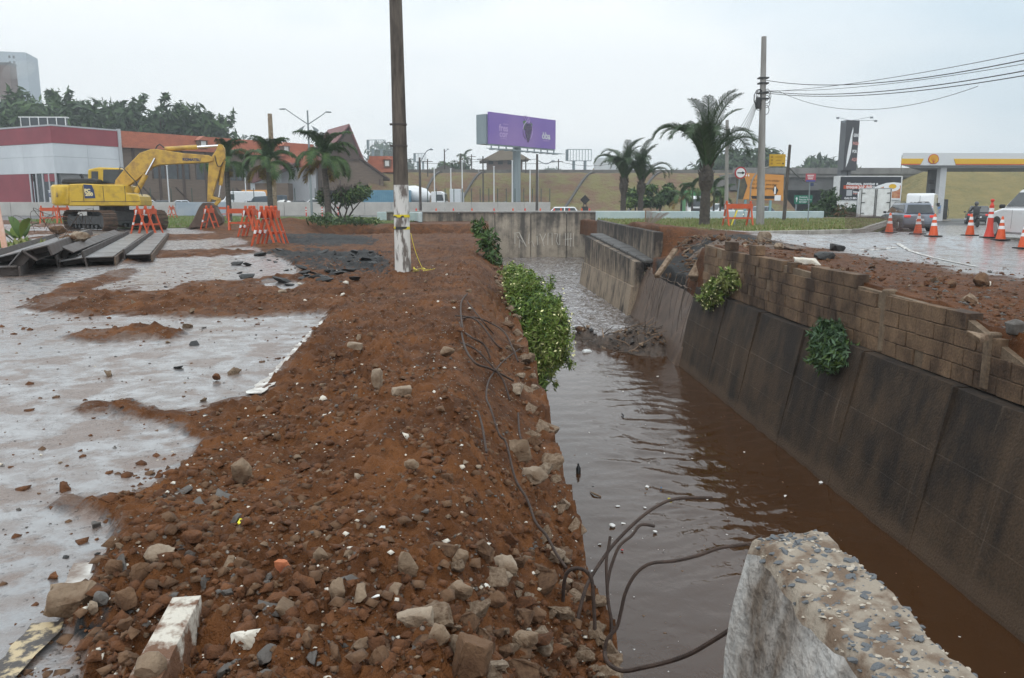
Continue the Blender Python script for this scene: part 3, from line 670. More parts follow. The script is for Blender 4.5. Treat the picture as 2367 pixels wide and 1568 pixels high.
# scattered rubble, many alike
LIB = {}
for kind in ('conc', 'pale', 'brown', 'clod', 'brick', 'grey'):
    LIB[kind] = [hull_mesh('rubble_chunk', 500+i*7+len(kind), (1, RND.uniform(.6, .9), RND.uniform(.45, .75)), RM[kind], 12, 1, 0.16, i % 2) for i in range(4)]
KW = dict(conc='grey-brown concrete', pale='pale concrete', brown='brown stony', clod='red earthen', brick='orange brick', grey='dark grey stone', white='white plaster', tar='black asphalt')
JOIN = {'stones on the middle soil': 'small stones and clods lying on the middle of the soil bank', 'stones in the mud strip': 'small stones in the mud between the asphalt and the soil bank', 'stones around the pole': 'pale rubble bits on the bare soil around the white-painted pole', 'stones on the near soil': 'small clods and stones lying on the near red soil'}
zones = [  # count, px range, py range, size range m, kinds, label
 (125, (1000, 1420), (1250, 1565), (0.028, 0.135), ['conc', 'conc', 'pale', 'brown', 'brown', 'clod', 'conc', 'brown'], 'small %s chunk in the dense rubble at the near bank corner', 'chunks in the near corner rubble'),
 (90, (480, 1040), (1150, 1565), (0.02, 0.085), ['clod', 'clod', 'clod', 'conc', 'grey', 'brown'], 'small %s lump lying on the near red soil', 'stones on the near soil'),
 (50, (120, 560), (1130, 1565), (0.02, 0.07), ['conc', 'grey', 'clod', 'brown', 'grey'], 'small %s bit in the mud strip', 'stones in the mud strip'),
 (55, (640, 1180), (690, 1120), (0.03, 0.09), ['conc', 'clod', 'clod', 'pale', 'brown', 'white'], 'small %s lump on the middle soil bank', 'stones on the middle soil'),
 (30, (620, 1120), (600, 700), (0.06, 0.16), ['pale', 'conc', 'white', 'brown'], '%s bit on the soil by the pole', 'stones around the pole'),
 (16, (150, 620), (650, 950), (0.05, 0.12), ['grey', 'conc', 'tar'], 'loose %s lump on the wet muddy asphalt', 'stones on the wet asphalt')]
LIB['white'] = [hull_mesh('rubble_chunk', 900+i, (1, .8, .5), M_WHITEP, 12, 0) for i in range(3)]
LIB['tar'] = [hull_mesh('rubble_chunk', 930+i, (1, .8, .3), M_TAR, 16, 1, 0.1) for i in range(3)]
for cnt, xr, yr, sr, kinds, lab, grp in zones:
    k = 0; batch = []
    while k < cnt:
        kd_ = RND.choice(kinds)
        px, py = RND.uniform(*xr), RND.uniform(*yr); p = gland(px, py, 2)
        if p.x > 0.46: continue
        s = sr[0]+(sr[1]-sr[0])*RND.random()**1.8
        o = bpy.data.objects.new('rubble_chunk', RND.choice(LIB[kd_])); COL.objects.link(o)
        o.scale = (s, s, s); o.location = (p.x, p.y, p.z+s*0.10); o.rotation_euler = (RND.uniform(-.5, .5), RND.uniform(-.5, .5), RND.uniform(0, 6.3))
        kw = KW.get(kd_, ''); tag(o, lab % kw, 'rubble', grp+' '+kw); batch.append(o); k += 1
    if grp in JOIN: join_stuff(batch, 'loose_stones', JOIN[grp], 'rubble')
# edge blocks: the broken-off top of the old channel wall
for k in range(60):
    y = 2.5 + 14.5*(k/60.0)**1.15 + RND.uniform(-.08, .08); s = RND.uniform(0.09, 0.21)*(1 if y > 4 else 0.75)
    x = RND.uniform(0.26, 0.47); ke = RND.choice(['conc', 'pale', 'brown', 'conc']); o = bpy.data.objects.new('rubble_chunk', RND.choice(LIB[ke])); COL.objects.link(o)
    o.scale = (s, s, s*RND.uniform(.8, 1.2)); o.location = (x, y, gz(x, y)+s*0.12); o.rotation_euler = (RND.uniform(-.5, .5), RND.uniform(-.5, .5), RND.uniform(0, 6.3))
    tag(o, '%s chunk on the broken left edge of the channel' % KW[ke], 'rubble', 'chunks along the broken left edge, '+KW[ke])
# black asphalt lumps behind the barricade legs
k = 0
while k < 80:
    px, py = RND.uniform(540, 890), RND.uniform(578, 648)
    if not (578+abs(px-740)*0.03 < py): continue
    p = gland(px, py, 2); s = .08+.36*RND.random()**2
    o = bpy.data.objects.new('asphalt_lump', RND.choice(LIB['tar'])); COL.objects.link(o); o.scale = (s, s*.8, s*0.8); o.location = (p.x, p.y, p.z+s*.08)
    o.rotation_euler = (RND.uniform(-.3, .3), RND.uniform(-.3, .3), RND.uniform(0, 6.3)); tag(o, 'black lump of torn-up asphalt in the dark heap left of the pole', 'asphalt', 'torn-up asphalt lumps'); k += 1
# gravel: uncountable
def gravel(name, n, sampler, s0, s1, mats, hfun, flat=0.7):
    P = sampler(n); n = len(P); V = []; F = []; mi = []
    base = np.array([(1, 0, -.2), (-.5, .86, -.2), (-.5, -.86, -.2), (.45, .8, .5), (-.95, .05, .45), (.5, -.75, .55), (0, 0, .9)], dtype=float)
    fc = np.array([(0, 1, 3), (1, 4, 3), (1, 2, 4), (2, 5, 4), (2, 0, 5), (0, 3, 5), (3, 4, 6), (4, 5, 6), (5, 3, 6)])
    s = s0+(s1-s0)*NR.random(n)**4.5; a = NR.random(n)*6.28; b = NR.random((n, 7, 3))*0.9+0.55
    ca, sa_ = np.cos(a), np.sin(a)
    B = base[None]*b; Xr = B[..., 0]*ca[:, None]-B[..., 1]*sa_[:, None]; Yr = B[..., 0]*sa_[:, None]+B[..., 1]*ca[:, None]
    z = hfun(P[:, 0], P[:, 1])
    V = np.stack([P[:, 0:1]+Xr*s[:, None], P[:, 1:2]+Yr*s[:, None], z[:, None]+B[..., 2]*s[:, None]*flat], -1).reshape(-1, 3)
    F = (fc[None]+(np.arange(n)*7)[:, None, None]).reshape(-1, 3); mi = np.repeat(NR.integers(0, len(mats), n), 9)
    o = mesh_np(name, V, F, mats, mi=mi); return o
def samp_left(n):
    r = NR.random((n*5, 2)); y = 1.2*np.exp(r[:, 0]*math.log(16/1.2)); x = 0.45 - (y*0.78+0.3)*r[:, 1]**0.9
    a = left_masks(x, y)[0]; k = (NR.random(n*5) > a*0.97) & (NR.random(n*5) < 0.25+1.5*sm(.42, .62, vn(x*2.3, y*1.6, 9)*.7+vn(x*6, y*5, 19)*.3) + .5*sm(-.4, .2, x)); return np.stack([x, y], -1)[k][:n]
gv = gravel('gravel', 13000, samp_left, 0.0025, 0.014, [M_CLOD, M_CONC, M_GREYST, M_CLOD, M_CONC3, M_CLOD, M_CLOD, M_CONC3, M_CLOD, M_WHITEP], lambda x, y: left_h(x, y)); tag(gv, 'loose gravel, crumbs and clods strewn over the red soil bank', 'gravel', kind='stuff')
cl = gravel('soil_crumbs', 16000, samp_left, 0.004, 0.030, [M_CLOD, M_CLOD, M_CONC3], lambda x, y: left_h(x, y)-0.004, 0.8); tag(cl, 'small red crumbs of soil covering the dug-up bank', 'soil', kind='stuff')
def samp_asp(n):
    r = NR.random((n*3, 2)); y = 2.2*np.exp(r[:, 0]*math.log(20/2.2)); x = -1.2 - (y*0.7)*r[:, 1]
    return np.stack([x, y], -1)[:n]
ga = gravel('asphalt_grit', 1100, samp_asp, 0.002, 0.012, [M_GREYST, M_TAR, M_CLOD], lambda x, y: left_h(x, y)); tag(ga, 'dark grit scattered over the wet asphalt', 'grit', kind='stuff')

# ------------------------------------------------------------------ road edge line (worn paint strips)
def strip(name, pts, w, z, m, label=None, jag=0.012):
    vs = []; fs = []; P = [Vector(p) for p in pts]; n = 0
    dense = []
    for a, b in zip(P[:-1], P[1:]):
        k = max(2, int((b-a).length/0.05)); dense += [a.lerp(b, i/k) for i in range(k)]
    dense.append(P[-1])
    for i, p in enumerate(dense):
        d = (dense[min(i+1, len(dense)-1)]-dense[max(i-1, 0)]); nx = Vector((d.y, -d.x, 0)).normalized()
        zz = z
        vs += [(p.x+nx.x*(w/2+RND.uniform(-jag, jag)), p.y+nx.y*(w/2+RND.uniform(-jag, jag)), zz), (p.x-nx.x*(w/2+RND.uniform(-jag, jag)), p.y-nx.y*(w/2+RND.uniform(-jag, jag)), zz)]
    fs = [(2*i, 2*i+1, 2*i+3, 2*i+2) for i in range(len(dense)-1)]
    return mesh_np(name, vs, fs, m)
for pts in ([(780, 716), (700, 798), (640, 868), (585, 910)], [(484, 1045), (430, 1090), (372, 1142)], [(216, 1300), (172, 1362)]):
    o = strip('line_marking', [g(a, b, 0.012) for a, b in pts], 0.10, 0.013, M_PAINT); tag(o, kind='structure')
M_PAINTY = mat('worn_cream_paint', (0.50, 0.39, 0.23), (0.06, 0.05, 0.045), rough=0.5, scale=26, lo=0.42, hi=0.54, bump=0.2, bscale=60)
o = strip('line_marking', [g(112, 1440, 0.012), g(20, 1545, 0.012), g(-60, 1640, 0.012)], 0.085, 0.014, M_PAINTY); tag(o, kind='structure')

# ------------------------------------------------------------------ fallen white kerb beam, bottom left
A = g(433, 1396, 0.10); B = g(318, 1600, 0.12); ax = (B-A); ax.z = 0; 
bmk = thing('kerb_beam', 'white-painted concrete beam lying in the soil at the bottom left', 'beam', (A.x, A.y, A.z-0.10), math.atan2(ax.y, ax.x))
m_kb = mat('peeling_white_beam', (0.60, 0.55, 0.47), (0.15, 0.07, 0.035), rough=0.7, scale=13, lo=0.40, hi=0.52, bump=0.6, bscale=35)
bm = bmesh.new(); bmesh.ops.create_cube(bm, size=1)
for v in bm.verts: v.co = Vector((v.co.x*0.62+0.31, v.co.y*0.085*(1.0 if v.co.z < 0 else 0.8), v.co.z*0.13+0.055))
bmesh.ops.subdivide_edges(bm, edges=bm.edges, cuts=9, use_grid_fill=True)
Pn = np.array([v.co for v in bm.verts]); nz = fbm(Pn[:, 0]*20+Pn[:, 2]*15, Pn[:, 1]*20+Pn[:, 2]*9, 1, 4, 3, 0.6)
for v, q in zip(bm.verts, nz): v.co += Vector((0.02*q*(1 if v.co.x < 0.05 else .3), 0.008*q, 0.010*q))
me = bpy.data.meshes.new('beam_body'); bm.to_mesh(me); bm.free(); me.materials.append(m_kb); me.polygons.foreach_set('use_smooth', [True]*len(me.polygons)); me.set_sharp_from_angle(angle=rad(35))
o = bpy.data.objects.new('beam_body', me); COL.objects.link(o); o.parent = bmk
mb = MB(); mb.tube([(0.30, 0.0, 0.12), (0.32, 0.005, 0.128), (0.345, 0, 0.12)], [0.028, 0.034, 0.026], 9); mb.build('embedded_stone', M_CONC, bmk, smooth=True)

# ------------------------------------------------------------------ parapet stub, bottom right
PT = 0.45   # top height
def pxy(px, py, z): return g(px, py, z)
Lf, Rf = g(1738, 1243, PT), g(1908, 1228, PT); 
xl, xr, yf = Lf.x, Rf.x, (Lf.y+Rf.y)/2
ps = thing('parapet_stub', 'broken white-painted parapet end with pebbly grey top at the bottom right', 'parapet', ((xl+xr)/2, yf-0.5, -0.5))
nx_, ny_, nz_ = 22, 70, 34
def stub_pt(u, v, face):
    pass
vs = []; fs = []; mi = []
def fface(fn, nu, nv, m_):
    o0 = len(vs)
    for j in range(nv+1):
        for i in range(nu+1): vs.append(fn(i/nu, j/nv))
    for j in range(nv):
        for i in range(nu): fs.append((o0+j*(nu+1)+i, o0+j*(nu+1)+i+1, o0+(j+1)*(nu+1)+i+1, o0+(j+1)*(nu+1)+i)); mi.append(m_)
rr = 0.03; hw = (xr-xl)/2; LEN = 1.9; hz = PT+0.5
def warp(p):
    x, y, z = p; q = float(fbm(np.array([x*9+z*5]), np.array([y*9-z*6]), 1, 4, 13, 0.6)[0]); q2 = float(fbm(np.array([x*26+z*20]), np.array([y*26-z*16]), 1, 3, 14)[0])
    return (x+0.016*q+0.005*q2, y+0.022*q+0.006*q2, z+(0.016*q+0.007*q2 if z > hz-0.09 else 0))
def bat(z): return 0.055*(hz-rr-z)/0.45
def left_f(u, v):  z = hz-rr - (1-v)*(hz-rr); return warp((-hw-bat(z)-0.012*math.sin((hz-rr-z)*9), 0.5-u*LEN, z))
def top_f(u, v):
    x = -hw + 2*hw*u; e = max(0, (abs(u-0.5)*2-0.8)/0.2); return warp((x, 0.5-v*LEN, hz - rr*e*e))
def right_f(u, v): z = hz-rr - (1-v)*(hz-rr); return warp((hw+bat(z), 0.5-u*LEN, z))
def end_f(u, v):
    z = hz-rr - (1-v)*(hz-rr); w_ = hw+bat(z); return warp((-w_+2*w_*u, 0.5+0.03*math.sin((hz-rr-z)*12)*math.sin(u*3.14), z))
fface(left_f, ny_, nz_, 0); fface(right_f, ny_, nz_//2, 0); fface(end_f, nx_, nz_, 0)
def stub_mats():
    m = mat('flaking_whitewash', (0.66, 0.655, 0.64), (0.30, 0.27, 0.235), rough=0.75, scale=6, lo=0.44, hi=0.66, bump=0.7, bscale=22, stretch=(1, 1, 0.45), dist=0.015)
    t = bpy.data.materials.new('exposed_aggregate'); t.use_nodes = True; T = t.node_tree; T.nodes.clear(); K = T.links.new
    o = N(T, 'ShaderNodeOutputMaterial'); p = N(T, 'ShaderNodeBsdfPrincipled'); K(p.outputs[0], o.inputs[0])
    tc = N(T, 'ShaderNodeTexCoord'); n = N(T, 'ShaderNodeTexNoise'); n.inputs['Scale'].default_value = 24; n.inputs['Detail'].default_value = 6; K(tc.outputs['Object'], n.inputs[0])
    r = N(T, 'ShaderNodeValToRGB'); r.color_ramp.elements[0].position = 0.44; r.color_ramp.elements[0].color = (0.30, 0.25, 0.195, 1); r.color_ramp.elements[1].position = 0.60; r.color_ramp.elements[1].color = (0.155, 0.105, 0.07, 1); K(n.outputs[0], r.inputs[0]); K(r.outputs[0], p.inputs['Base Color'])
    p.inputs['Roughness'].default_value = 0.85
    n2 = N(T, 'ShaderNodeTexNoise'); n2.inputs['Scale'].default_value = 90; n2.inputs['Detail'].default_value = 4; K(tc.outputs['Object'], n2.inputs[0]); b = N(T, 'ShaderNodeBump'); b.inputs['Strength'].default_value = 0.8; b.inputs['Distance'].default_value = 0.008; K(n2.outputs[0], b.inputs['Height']); K(b.outputs[0], p.inputs['Normal'])
    return m, t
M_WW, M_AGG = stub_mats(); M_WW = wall_mat('flaking_whitewash_stained', (0.54, 0.53, 0.51), (0.15, 0.12, 0.095), streak=(8, 8, 1.2), lo=0.45, hi=0.62, bump=0.9)
mesh_np('painted_sides', vs, fs, [M_WW], ps, smooth=True)
vs, fs, mi = [], [], []; fface(top_f, nx_, ny_, 0); mesh_np('pebbly_top', vs, fs, [M_AGG], ps, smooth=True)
M_PEB = mat('dark_pebble', (0.07, 0.078, 0.088), (0.13, 0.135, 0.14), rough=0.5, scale=30, bump=0.2)
M_PEB2 = mat('cream_mortar_crumb', (0.55, 0.49, 0.41), (0.36, 0.30, 0.23), rough=0.8, scale=30, bump=0.3)
PB = [hull_mesh('pebble', 40+i, (1, .55, .5), M_PEB, 18, 1, 0.05) for i in range(5)]; PC = [hull_mesh('mortar_crumb', 60+i, (1, .7, .4), M_PEB2, 14, 0) for i in range(4)]
nP = nC_ = 0; rest = []
for i in range(1500):
    u, v = RND.uniform(0.015, 0.985), RND.random()**1.1*0.72; p = Vector(top_f(u, v)); dark_ = RND.random() < 0.6; big = i < 460
    s = (RND.uniform(0.014, 0.030) if dark_ else RND.uniform(0.008, 0.022)) if big else RND.uniform(0.005, 0.013)
    o = bpy.data.objects.new('pebble' if dark_ else 'mortar_crumb', RND.choice(PB if dark_ else PC)); COL.objects.link(o)
    o.location = p + Vector((0, 0, -s*0.01)); o.scale = (s, s*RND.uniform(.7, 1.2), s*0.7); o.rotation_euler = (RND.uniform(-.3, .3), RND.uniform(-.3, .3), RND.gauss(0.2, 0.6))
    if big: o.parent = ps
    else: rest.append(o)
jr = join_stuff(rest, 'small_aggregate', None, None); jr.parent = ps

# ------------------------------------------------------------------ rebars
def spline(P, n=7):
    P = [Vector(p) for p in P]; out = []
    for i in range(len(P)-1):
        p0, p1, p2, p3 = P[max(i-1, 0)], P[i], P[i+1], P[min(i+2, len(P)-1)]
        for k in range(n):
            t = k/n; out.append(0.5*((2*p1)+(-p0+p2)*t+(2*p0-5*p1+4*p2-p3)*t*t+(-p0+3*p1-3*p2+p3)*t**3))
    out.append(P[-1]); return out
def rebar(pts, r, label):
    S = spline(pts); mb = MB(); dense = []
    for a, b in zip(S[:-1], S[1:]): dense += [a.lerp(b, i/3) for i in range(3)]
    dense.append(S[-1]); mb.tube(dense, [r*(1.12 if i % 2 else 0.94) for i in range(len(dense))], 7)
    o = mb.build('rebar', M_STEELRUST, smooth=True); tag(o, label, 'rebar', None); return o
def c4(x, y): return (1017+x*.3514, 1017+y*.3514)
def c7(x, y): return (518+x*.3243, 555+y*.3243)
def rb4(l, Y0, Y1, r, label):
    n = len(l); rebar([at(*c4(*p), Y0+(Y1-Y0)*i/(n-1)) for i, p in enumerate(l)], r, label)
rb4([(885, 1330), (892, 1270), (905, 1180), (945, 1020), (985, 920), (1060, 800), (1150, 680), (1300, 530), (1440, 430), (1570, 385), (1790, 380)], 2.55, 3.1, 0.0068, 'long rusty rebar arching out over the water to a straight tip')
rb4([(1125, 1400), (1122, 1340), (1125, 1180), (1110, 1090), (1100, 980), (1110, 900), (1130, 820), (1180, 700), (1260, 630), (1320, 560), (1410, 568)], 2.62, 2.9, 0.006, 'rusty rebar with a hooked tip below the long arching rebar')
rb4([(1112, 1390), (1130, 1230), (1108, 1080), (1098, 950), (1094, 800), (1108, 710), (1120, 635)], 2.6, 2.75, 0.0055, 'short upright rebar between the arching rebars')
rb4([(1080, 1400), (1100, 1310), (1160, 1240), (1190, 1130), (1215, 1020), (1260, 920), (1320, 850), (1400, 810), (1550, 795), (1700, 760), (1850, 710), (2060, 680)], 2.45, 2.5, 0.006, 'rebar bending right towards the broken parapet stub')
rb4([(805, 1200), (805, 1150), (810, 1040), (820, 920), (850, 860), (910, 845), (970, 870), (1000, 930), (1010, 1050), (1018, 1200), (1025, 1360)], 2.75, 2.6, 0.0068, 'rebar bent into a closed loop on the bank edge')
rb4([(1085, 1400), (1090, 1440), (1130, 1490), (1210, 1520), (1330, 1500), (1500, 1460), (1640, 1410), (1780, 1330), (1940, 1230)], 2.35, 2.0, 0.0068, 'thick rebar sagging low from the bank to the parapet stub')
def rbg(l, zs, r, label, cc=c7):
    n = len(l); P = []
    for i, p in enumerate(l):
        a = g(*cc(*p), zs[0]+(zs[1]-zs[0])*i/(n-1) + (zs[2]*math.sin(math.pi*i/(n-1)) if len(zs) > 2 else 0)); b = gland(*cc(*p))
        P.append(b+Vector((0, -.02, .025+.05*math.sin(math.pi*i/(n-1)))) if (b.x < 0.5 and b.z+.02 > a.z) else a)
    rebar(P, r, label)
rbg([(2110, 775), (2000, 870), (1920, 960), (1880, 1080), (1870, 1180), (1900, 1300), (1960, 1420), (2010, 1540), (2075, 1700), (2160, 1850), (2220, 2010), (2300, 2110), (2370, 2240), (2440, 2340)], (-0.35, -0.32, 0.12), 0.006, 'very long thin rebar snaking down the soil bank')
rbg([(1735, 415), (1690, 500), (1700, 620), (1750, 720), (1850, 800), (1900, 850)], (-0.1, -0.25, 0.2), 0.008, 'thin rebar hoop nearest the green bush')
rbg([(1680, 620), (1700, 740), (1730, 850), (1800, 930), (1900, 965), (2060, 1040)], (-0.2, -0.35, 0.12), 0.008, 'thin rebar curving along the soil under the hoop')
rbg([(1650, 565), (1800, 640), (1950, 755), (2015, 772)], (-0.2, -0.3, 0.1), 0.008, 'straight grey rebar crossing behind the hoop')
rbg([(1700, 592), (1800, 592), (1910, 598), (2000, 660), (2060, 780), (2095, 900)], (-0.2, -0.35, 0.15), 0.008, 'bowed rebar hanging over the edge by the bush')
rbg([(1685, 765), (1800, 840), (1920, 950), (1990, 1050), (2035, 1140)], (-0.22, -0.35, 0.08), 0.007, 'short thin rebar sloping down to the edge chunks')
rbg([(1735, 455), (1830, 590), (1920, 690)], (-0.1, -0.3, 0.1), 0.007, 'thin straight rod inside the rebar hoop')
rbg([(1810, 1290), (1840, 1420), (1870, 1540)], (-0.3, -0.25, 0.1), 0.006, 'short rod sticking up left of the long snaking rebar')
rbg([(2095, 1240), (2110, 1400), (2160, 1500)], (-0.4, -0.4, 0.15), 0.006, 'short bent rod among the pale edge blocks')
# ------------------------------------------------------------------ collapsed stretch on the right
def rz_(x, y): return float(right_h(np.array([x]), np.array([y]))[0])
ys = np.linspace(18.7, 26.6, 50); us = np.linspace(0, 1, 30)
U, Yg = np.meshgrid(us, ys); t_ = (Yg-18.7)/7.9; Yg = 18.7+t_*(6.9+3.2*(1-U)**1.5)
xb = 4.66 + 0.27*t_; xt = 5.62 - 0.1*t_
Xg = xb+(xt-xb)*U + 0.02*fbm(U*3, Yg*.5, 1.0, 4, 61); Zg = -3.1+(2.15+0.05*t_)*U**0.92 + 0.03*fbm(U*4, Yg*.4, 1.3, 4, 62)
i = np.arange(U.size).reshape(U.shape); F = np.stack([i[:-1, :-1], i[:-1, 1:], i[1:, 1:], i[1:, :-1]], -1).reshape(-1, 4)
cs = mesh_np('collapsed_wall', np.stack([Xg, Yg, Zg], -1).reshape(-1, 3), F, M_SLAB, smooth=True); tag(cs, 'caved-in stretch of channel wall smeared with mud between the two right walls', 'wall')
sol = cs.modifiers.new('thick', 'SOLIDIFY'); sol.thickness = 0.3; sol.offset = -1
# slope of soil and rubble above it
ys = np.linspace(18.6, 26.0, 60); us = np.linspace(0, 1, 34); U, Yg = np.meshgrid(us, ys); tt = (Yg-18.6)/7.4
Xg = 5.45 + (7.9-5.45)*U + 0.08*fbm(U*3, Yg, 1, 3, 65); Zg = -1.05 + 1.13*sm(0, 0.8, U)**0.8 + 0.22*np.abs(fbm(U*4, Yg*1.2, 1.4, 5, 66, 0.62))*np.sin(np.pi*np.clip(U, 0, 1)) + 0.05*fbm(U*9, Yg*4, 1, 3, 67)
i = np.arange(U.size).reshape(U.shape); F = np.stack([i[:-1, :-1], i[:-1, 1:], i[1:, 1:], i[1:, :-1]], -1).reshape(-1, 4)
M_MUDSLOPE = mat('grey_brown_slope', (0.12, 0.085, 0.065), (0.20, 0.15, 0.118), rough=0.9, scale=2.5, bump=0.9, bscale=9, dist=0.08)
sl = mesh_np('rubble_slope', np.stack([Xg, Yg, Zg], -1).reshape(-1, 3), F, M_MUDSLOPE, smooth=True); tag(sl, kind='structure')
batch = []
for k in range(230):
    y = RND.uniform(18.9, 26.2); u = RND.random(); x = 5.5+2.1*u; z = -1.0+1.08*float(sm(0, .8, u))**.8+0.06; s = .07+.27*RND.random()**2.2
    o = bpy.data.objects.new('rubble_chunk', RND.choice(LIB[RND.choice(['conc', 'brown', 'clod', 'brown', 'brown'])])); COL.objects.link(o); o.scale = (s, s, s); o.location = (x, y, z); o.rotation_euler = (RND.uniform(-.6, .6), RND.uniform(-.6, .6), RND.uniform(0, 6.3))
    batch.append(o)
join_stuff(batch, 'slope_rubble', 'brown rubble lumps covering the collapsed slope between the two right walls', 'rubble')
M_WOODP = mat('weathered_timber', (0.30, 0.20, 0.13), (0.17, 0.11, 0.07), rough=0.8, scale=5, stretch=(1, 1, 0.2), bump=0.4)
for (a, b, w_, lab) in (((1518, 640, 21.2), (1562, 577, 22.2), 0.15, 'long tan concrete post lying down the collapsed slope'), ((1604, 645, 19.6), (1630, 600, 19.9), 0.30, 'short tan concrete block tipped at the end of the block wall')):
    mb = MB(); mb.bar(at(*a), at(*b), w_, w_*0.8); o = mb.build('broken_post', M_CONC, bevel=0.02); tag(o, lab, 'post')
mb = MB()
for k in range(30):
    y = RND.uniform(19.2, 25.2); x0 = 5.55+RND.uniform(-.1, .25); z0 = -0.85; x1 = 4.75+RND.uniform(0, .35); y1 = y+RND.uniform(-1.3, -.1); z1 = RND.uniform(-2.7, -1.6)
    ts = [0, .25, .5, .75, 1]; f = (z0-z1)/2.0
    mb.tube([(x0+(x1-x0)*t*f-0.07-0.05*math.sin(t*3.1), y+(y1-y)*t, z0+(z1-z0)*t+0.05) for t in ts], RND.uniform(.004, .009), 4)
for k in range(40):
    c = Vector((RND.uniform(5.7, 7.2), RND.uniform(19, 25.3), 0)); u = (c.x-5.45)/2.45; c.z = -1.0+1.1*float(sm(0, .8, u))**.8+0.12
    d = Vector((RND.uniform(-.5, .5), RND.uniform(-.6, .6), RND.uniform(-.1, .15))); mb.tube([c-d, c+Vector((0, 0, RND.uniform(.0, .18))), c+d], 0.012, 4)
o = mb.build('hanging_roots', mat('dark_root', (0.06, 0.045, 0.035), (0.14, 0.105, 0.08), rough=0.8, scale=3)); tag(o, 'tangle of dark roots and wires hanging down the collapsed wall', 'roots', kind='stuff')
# debris dam in the stream
ys = np.linspace(18.9, 26.0, 110); xs = np.linspace(1.6, 5.2, 80); X, Y, F = grid(xs, ys)
def heap_h(x, y):
    def blob(cx, cy, rx, ry, h): return h*np.exp(-(((x-cx)/rx)**2+((y-cy)/ry)**2))
    z = -2.98 + blob(4.6, 20.7, .8, 1.0, .46)+blob(4.0, 21.5, .95, .9, .34)+blob(2.9, 21.9, .34, .45, .50)+blob(3.4, 20.9, .7, .35, .32)+blob(4.75, 24.2, .35, 1.9, .50)
    return z + sm(-2.92, -2.7, z)*0.34*np.abs(fbm(x, y, 2.6, 5, 71, .68))
Z = heap_h(X, Y)
M_DEB = mat('wet_mud_debris', (0.04, 0.026, 0.018), (0.10, 0.064, 0.042), rough=0.55, scale=5, bump=0.8, bscale=16, dist=0.06)
dm = mesh_np('debris_heap', np.stack([X, Y, Z], -1).reshape(-1, 3), F, M_DEB, smooth=True); tag(dm, 'heap of wet mud and debris damming the stream under the collapse', 'debris')
batch = []
for k in range(150):
    c = [(4.5, 20.6, .7, .9, -2.25), (4.2, 21.8, .8, .9, -2.4), (2.9, 21.9, .4, .4, -2.45), (4.0, 20.7, .9, .4, -2.5)][k % 4]; x = RND.gauss(c[0], c[2]*.5); y = RND.gauss(c[1], c[3]*.5); s = .07+.2*RND.random()**2
    if x > 5.0: continue
    o = bpy.data.objects.new('rubble_chunk', RND.choice(LIB[RND.choice(['brown', 'grey', 'conc', 'tar'])])); COL.objects.link(o); o.scale = (s, s, s); o.location = (x, y, float(heap_h(np.array([x]), np.array([y]))[0])+RND.uniform(-.02, .06)); o.rotation_euler = (RND.uniform(-1, 1), RND.uniform(-1, 1), RND.uniform(0, 6)); batch.append(o)
join_stuff(batch, 'dam_stones', 'wet stones lodged in the debris heap across the stream', 'rubble')
for k in range(48):
    x, y = RND.uniform(2.8, 4.8), RND.gauss(21.1, .6); d = Vector((RND.uniform(-.5, .5), RND.uniform(-.35, .35), RND.uniform(-.05, .3))); c = Vector((x, y, float(heap_h(np.array([x]), np.array([y]))[0])+.05)); mb = MB(); mb.tube([c-d*.8, c+Vector((0, 0, .05)), c+d], [.022, .016, .006], 5)
    o = mb.build('branch', M_WOODP if k % 3 == 0 else MATS['dark_root']); tag(o, 'stick caught in the debris heap across the stream', 'stick', 'sticks in the debris heap')
mb = MB(); mb.lathe([(0.005, -.16), (.07, -.13), (.085, -.03), (.08, .06), (.035, .13), (.02, .17), (.005, .18)], 12, axis='x'); o = mb.build('plastic_jug', M_WHITE, smooth=True, loc=at(1358, 815, 20.2)); o.rotation_euler = (0.2, 0.1, 0.4); tag(o, 'white plastic jug stranded against the debris heap', 'jug')
# dirt lumps, chunks and slabs on the right bank behind the block wall
RN = [(1765, 562, 30, 30, 'pale', 'white-grey concrete cube standing on the soil of the right bank', 1), (1800, 577, 28, 18, 'pale', 'pale concrete lump right of the concrete cube', 0), (1862, 612, 60, 16, 'white', 'flat white broken slab lying along the block wall top', 1), (1905, 597, 44, 18, 'tar', 'dark asphalt slab lying on the red soil of the right bank', 1), (1935, 580, 36, 14, 'tar', 'small dark asphalt slab behind the larger one', 1),
      (2200, 665, 24, 18, 'brown', 'brown stone at the edge of the wet road', 0), (2270, 662, 52, 30, 'brown', 'brown lump of earth left of the white disc stone', 0), (2285, 662, 14, 12, 'white', 'small round white stone beside the brown earth lump', 0), (2345, 775, 50, 36, 'grey', 'large grey stone on the slumped red soil at the right border', 0), (2240, 725, 40, 22, 'conc', 'grey slab fragment on the broken end of the block wall', 1), (2260, 790, 46, 14, 'conc', 'thin concrete shard on the slumped red soil', 1)]
def rland(px, py):
    z = 0.0
    for i in range(4): p = g(px, py, z); z = rz_(max(p.x, 5.6), p.y)
    return Vector((p.x, p.y, z))
for q, (px, py, w_, h_, kind, lab, box) in enumerate(RN):
    p = rland(px, py); k = (p-CAM).length/FP; me = hull_mesh('rubble_chunk', 300+q*3, (w_*k, w_*k*.7, h_*k*1.1), RM[kind], 22, 2, .08, box); o = bpy.data.objects.new('rubble_chunk', me); COL.objects.link(o); o.location = p+Vector((0, 0, h_*k*.4)); o.rotation_euler = (RND.uniform(-.2, .2), RND.uniform(-.2, .2), RND.uniform(-.5, .5)); tag(o, lab, 'rubble')
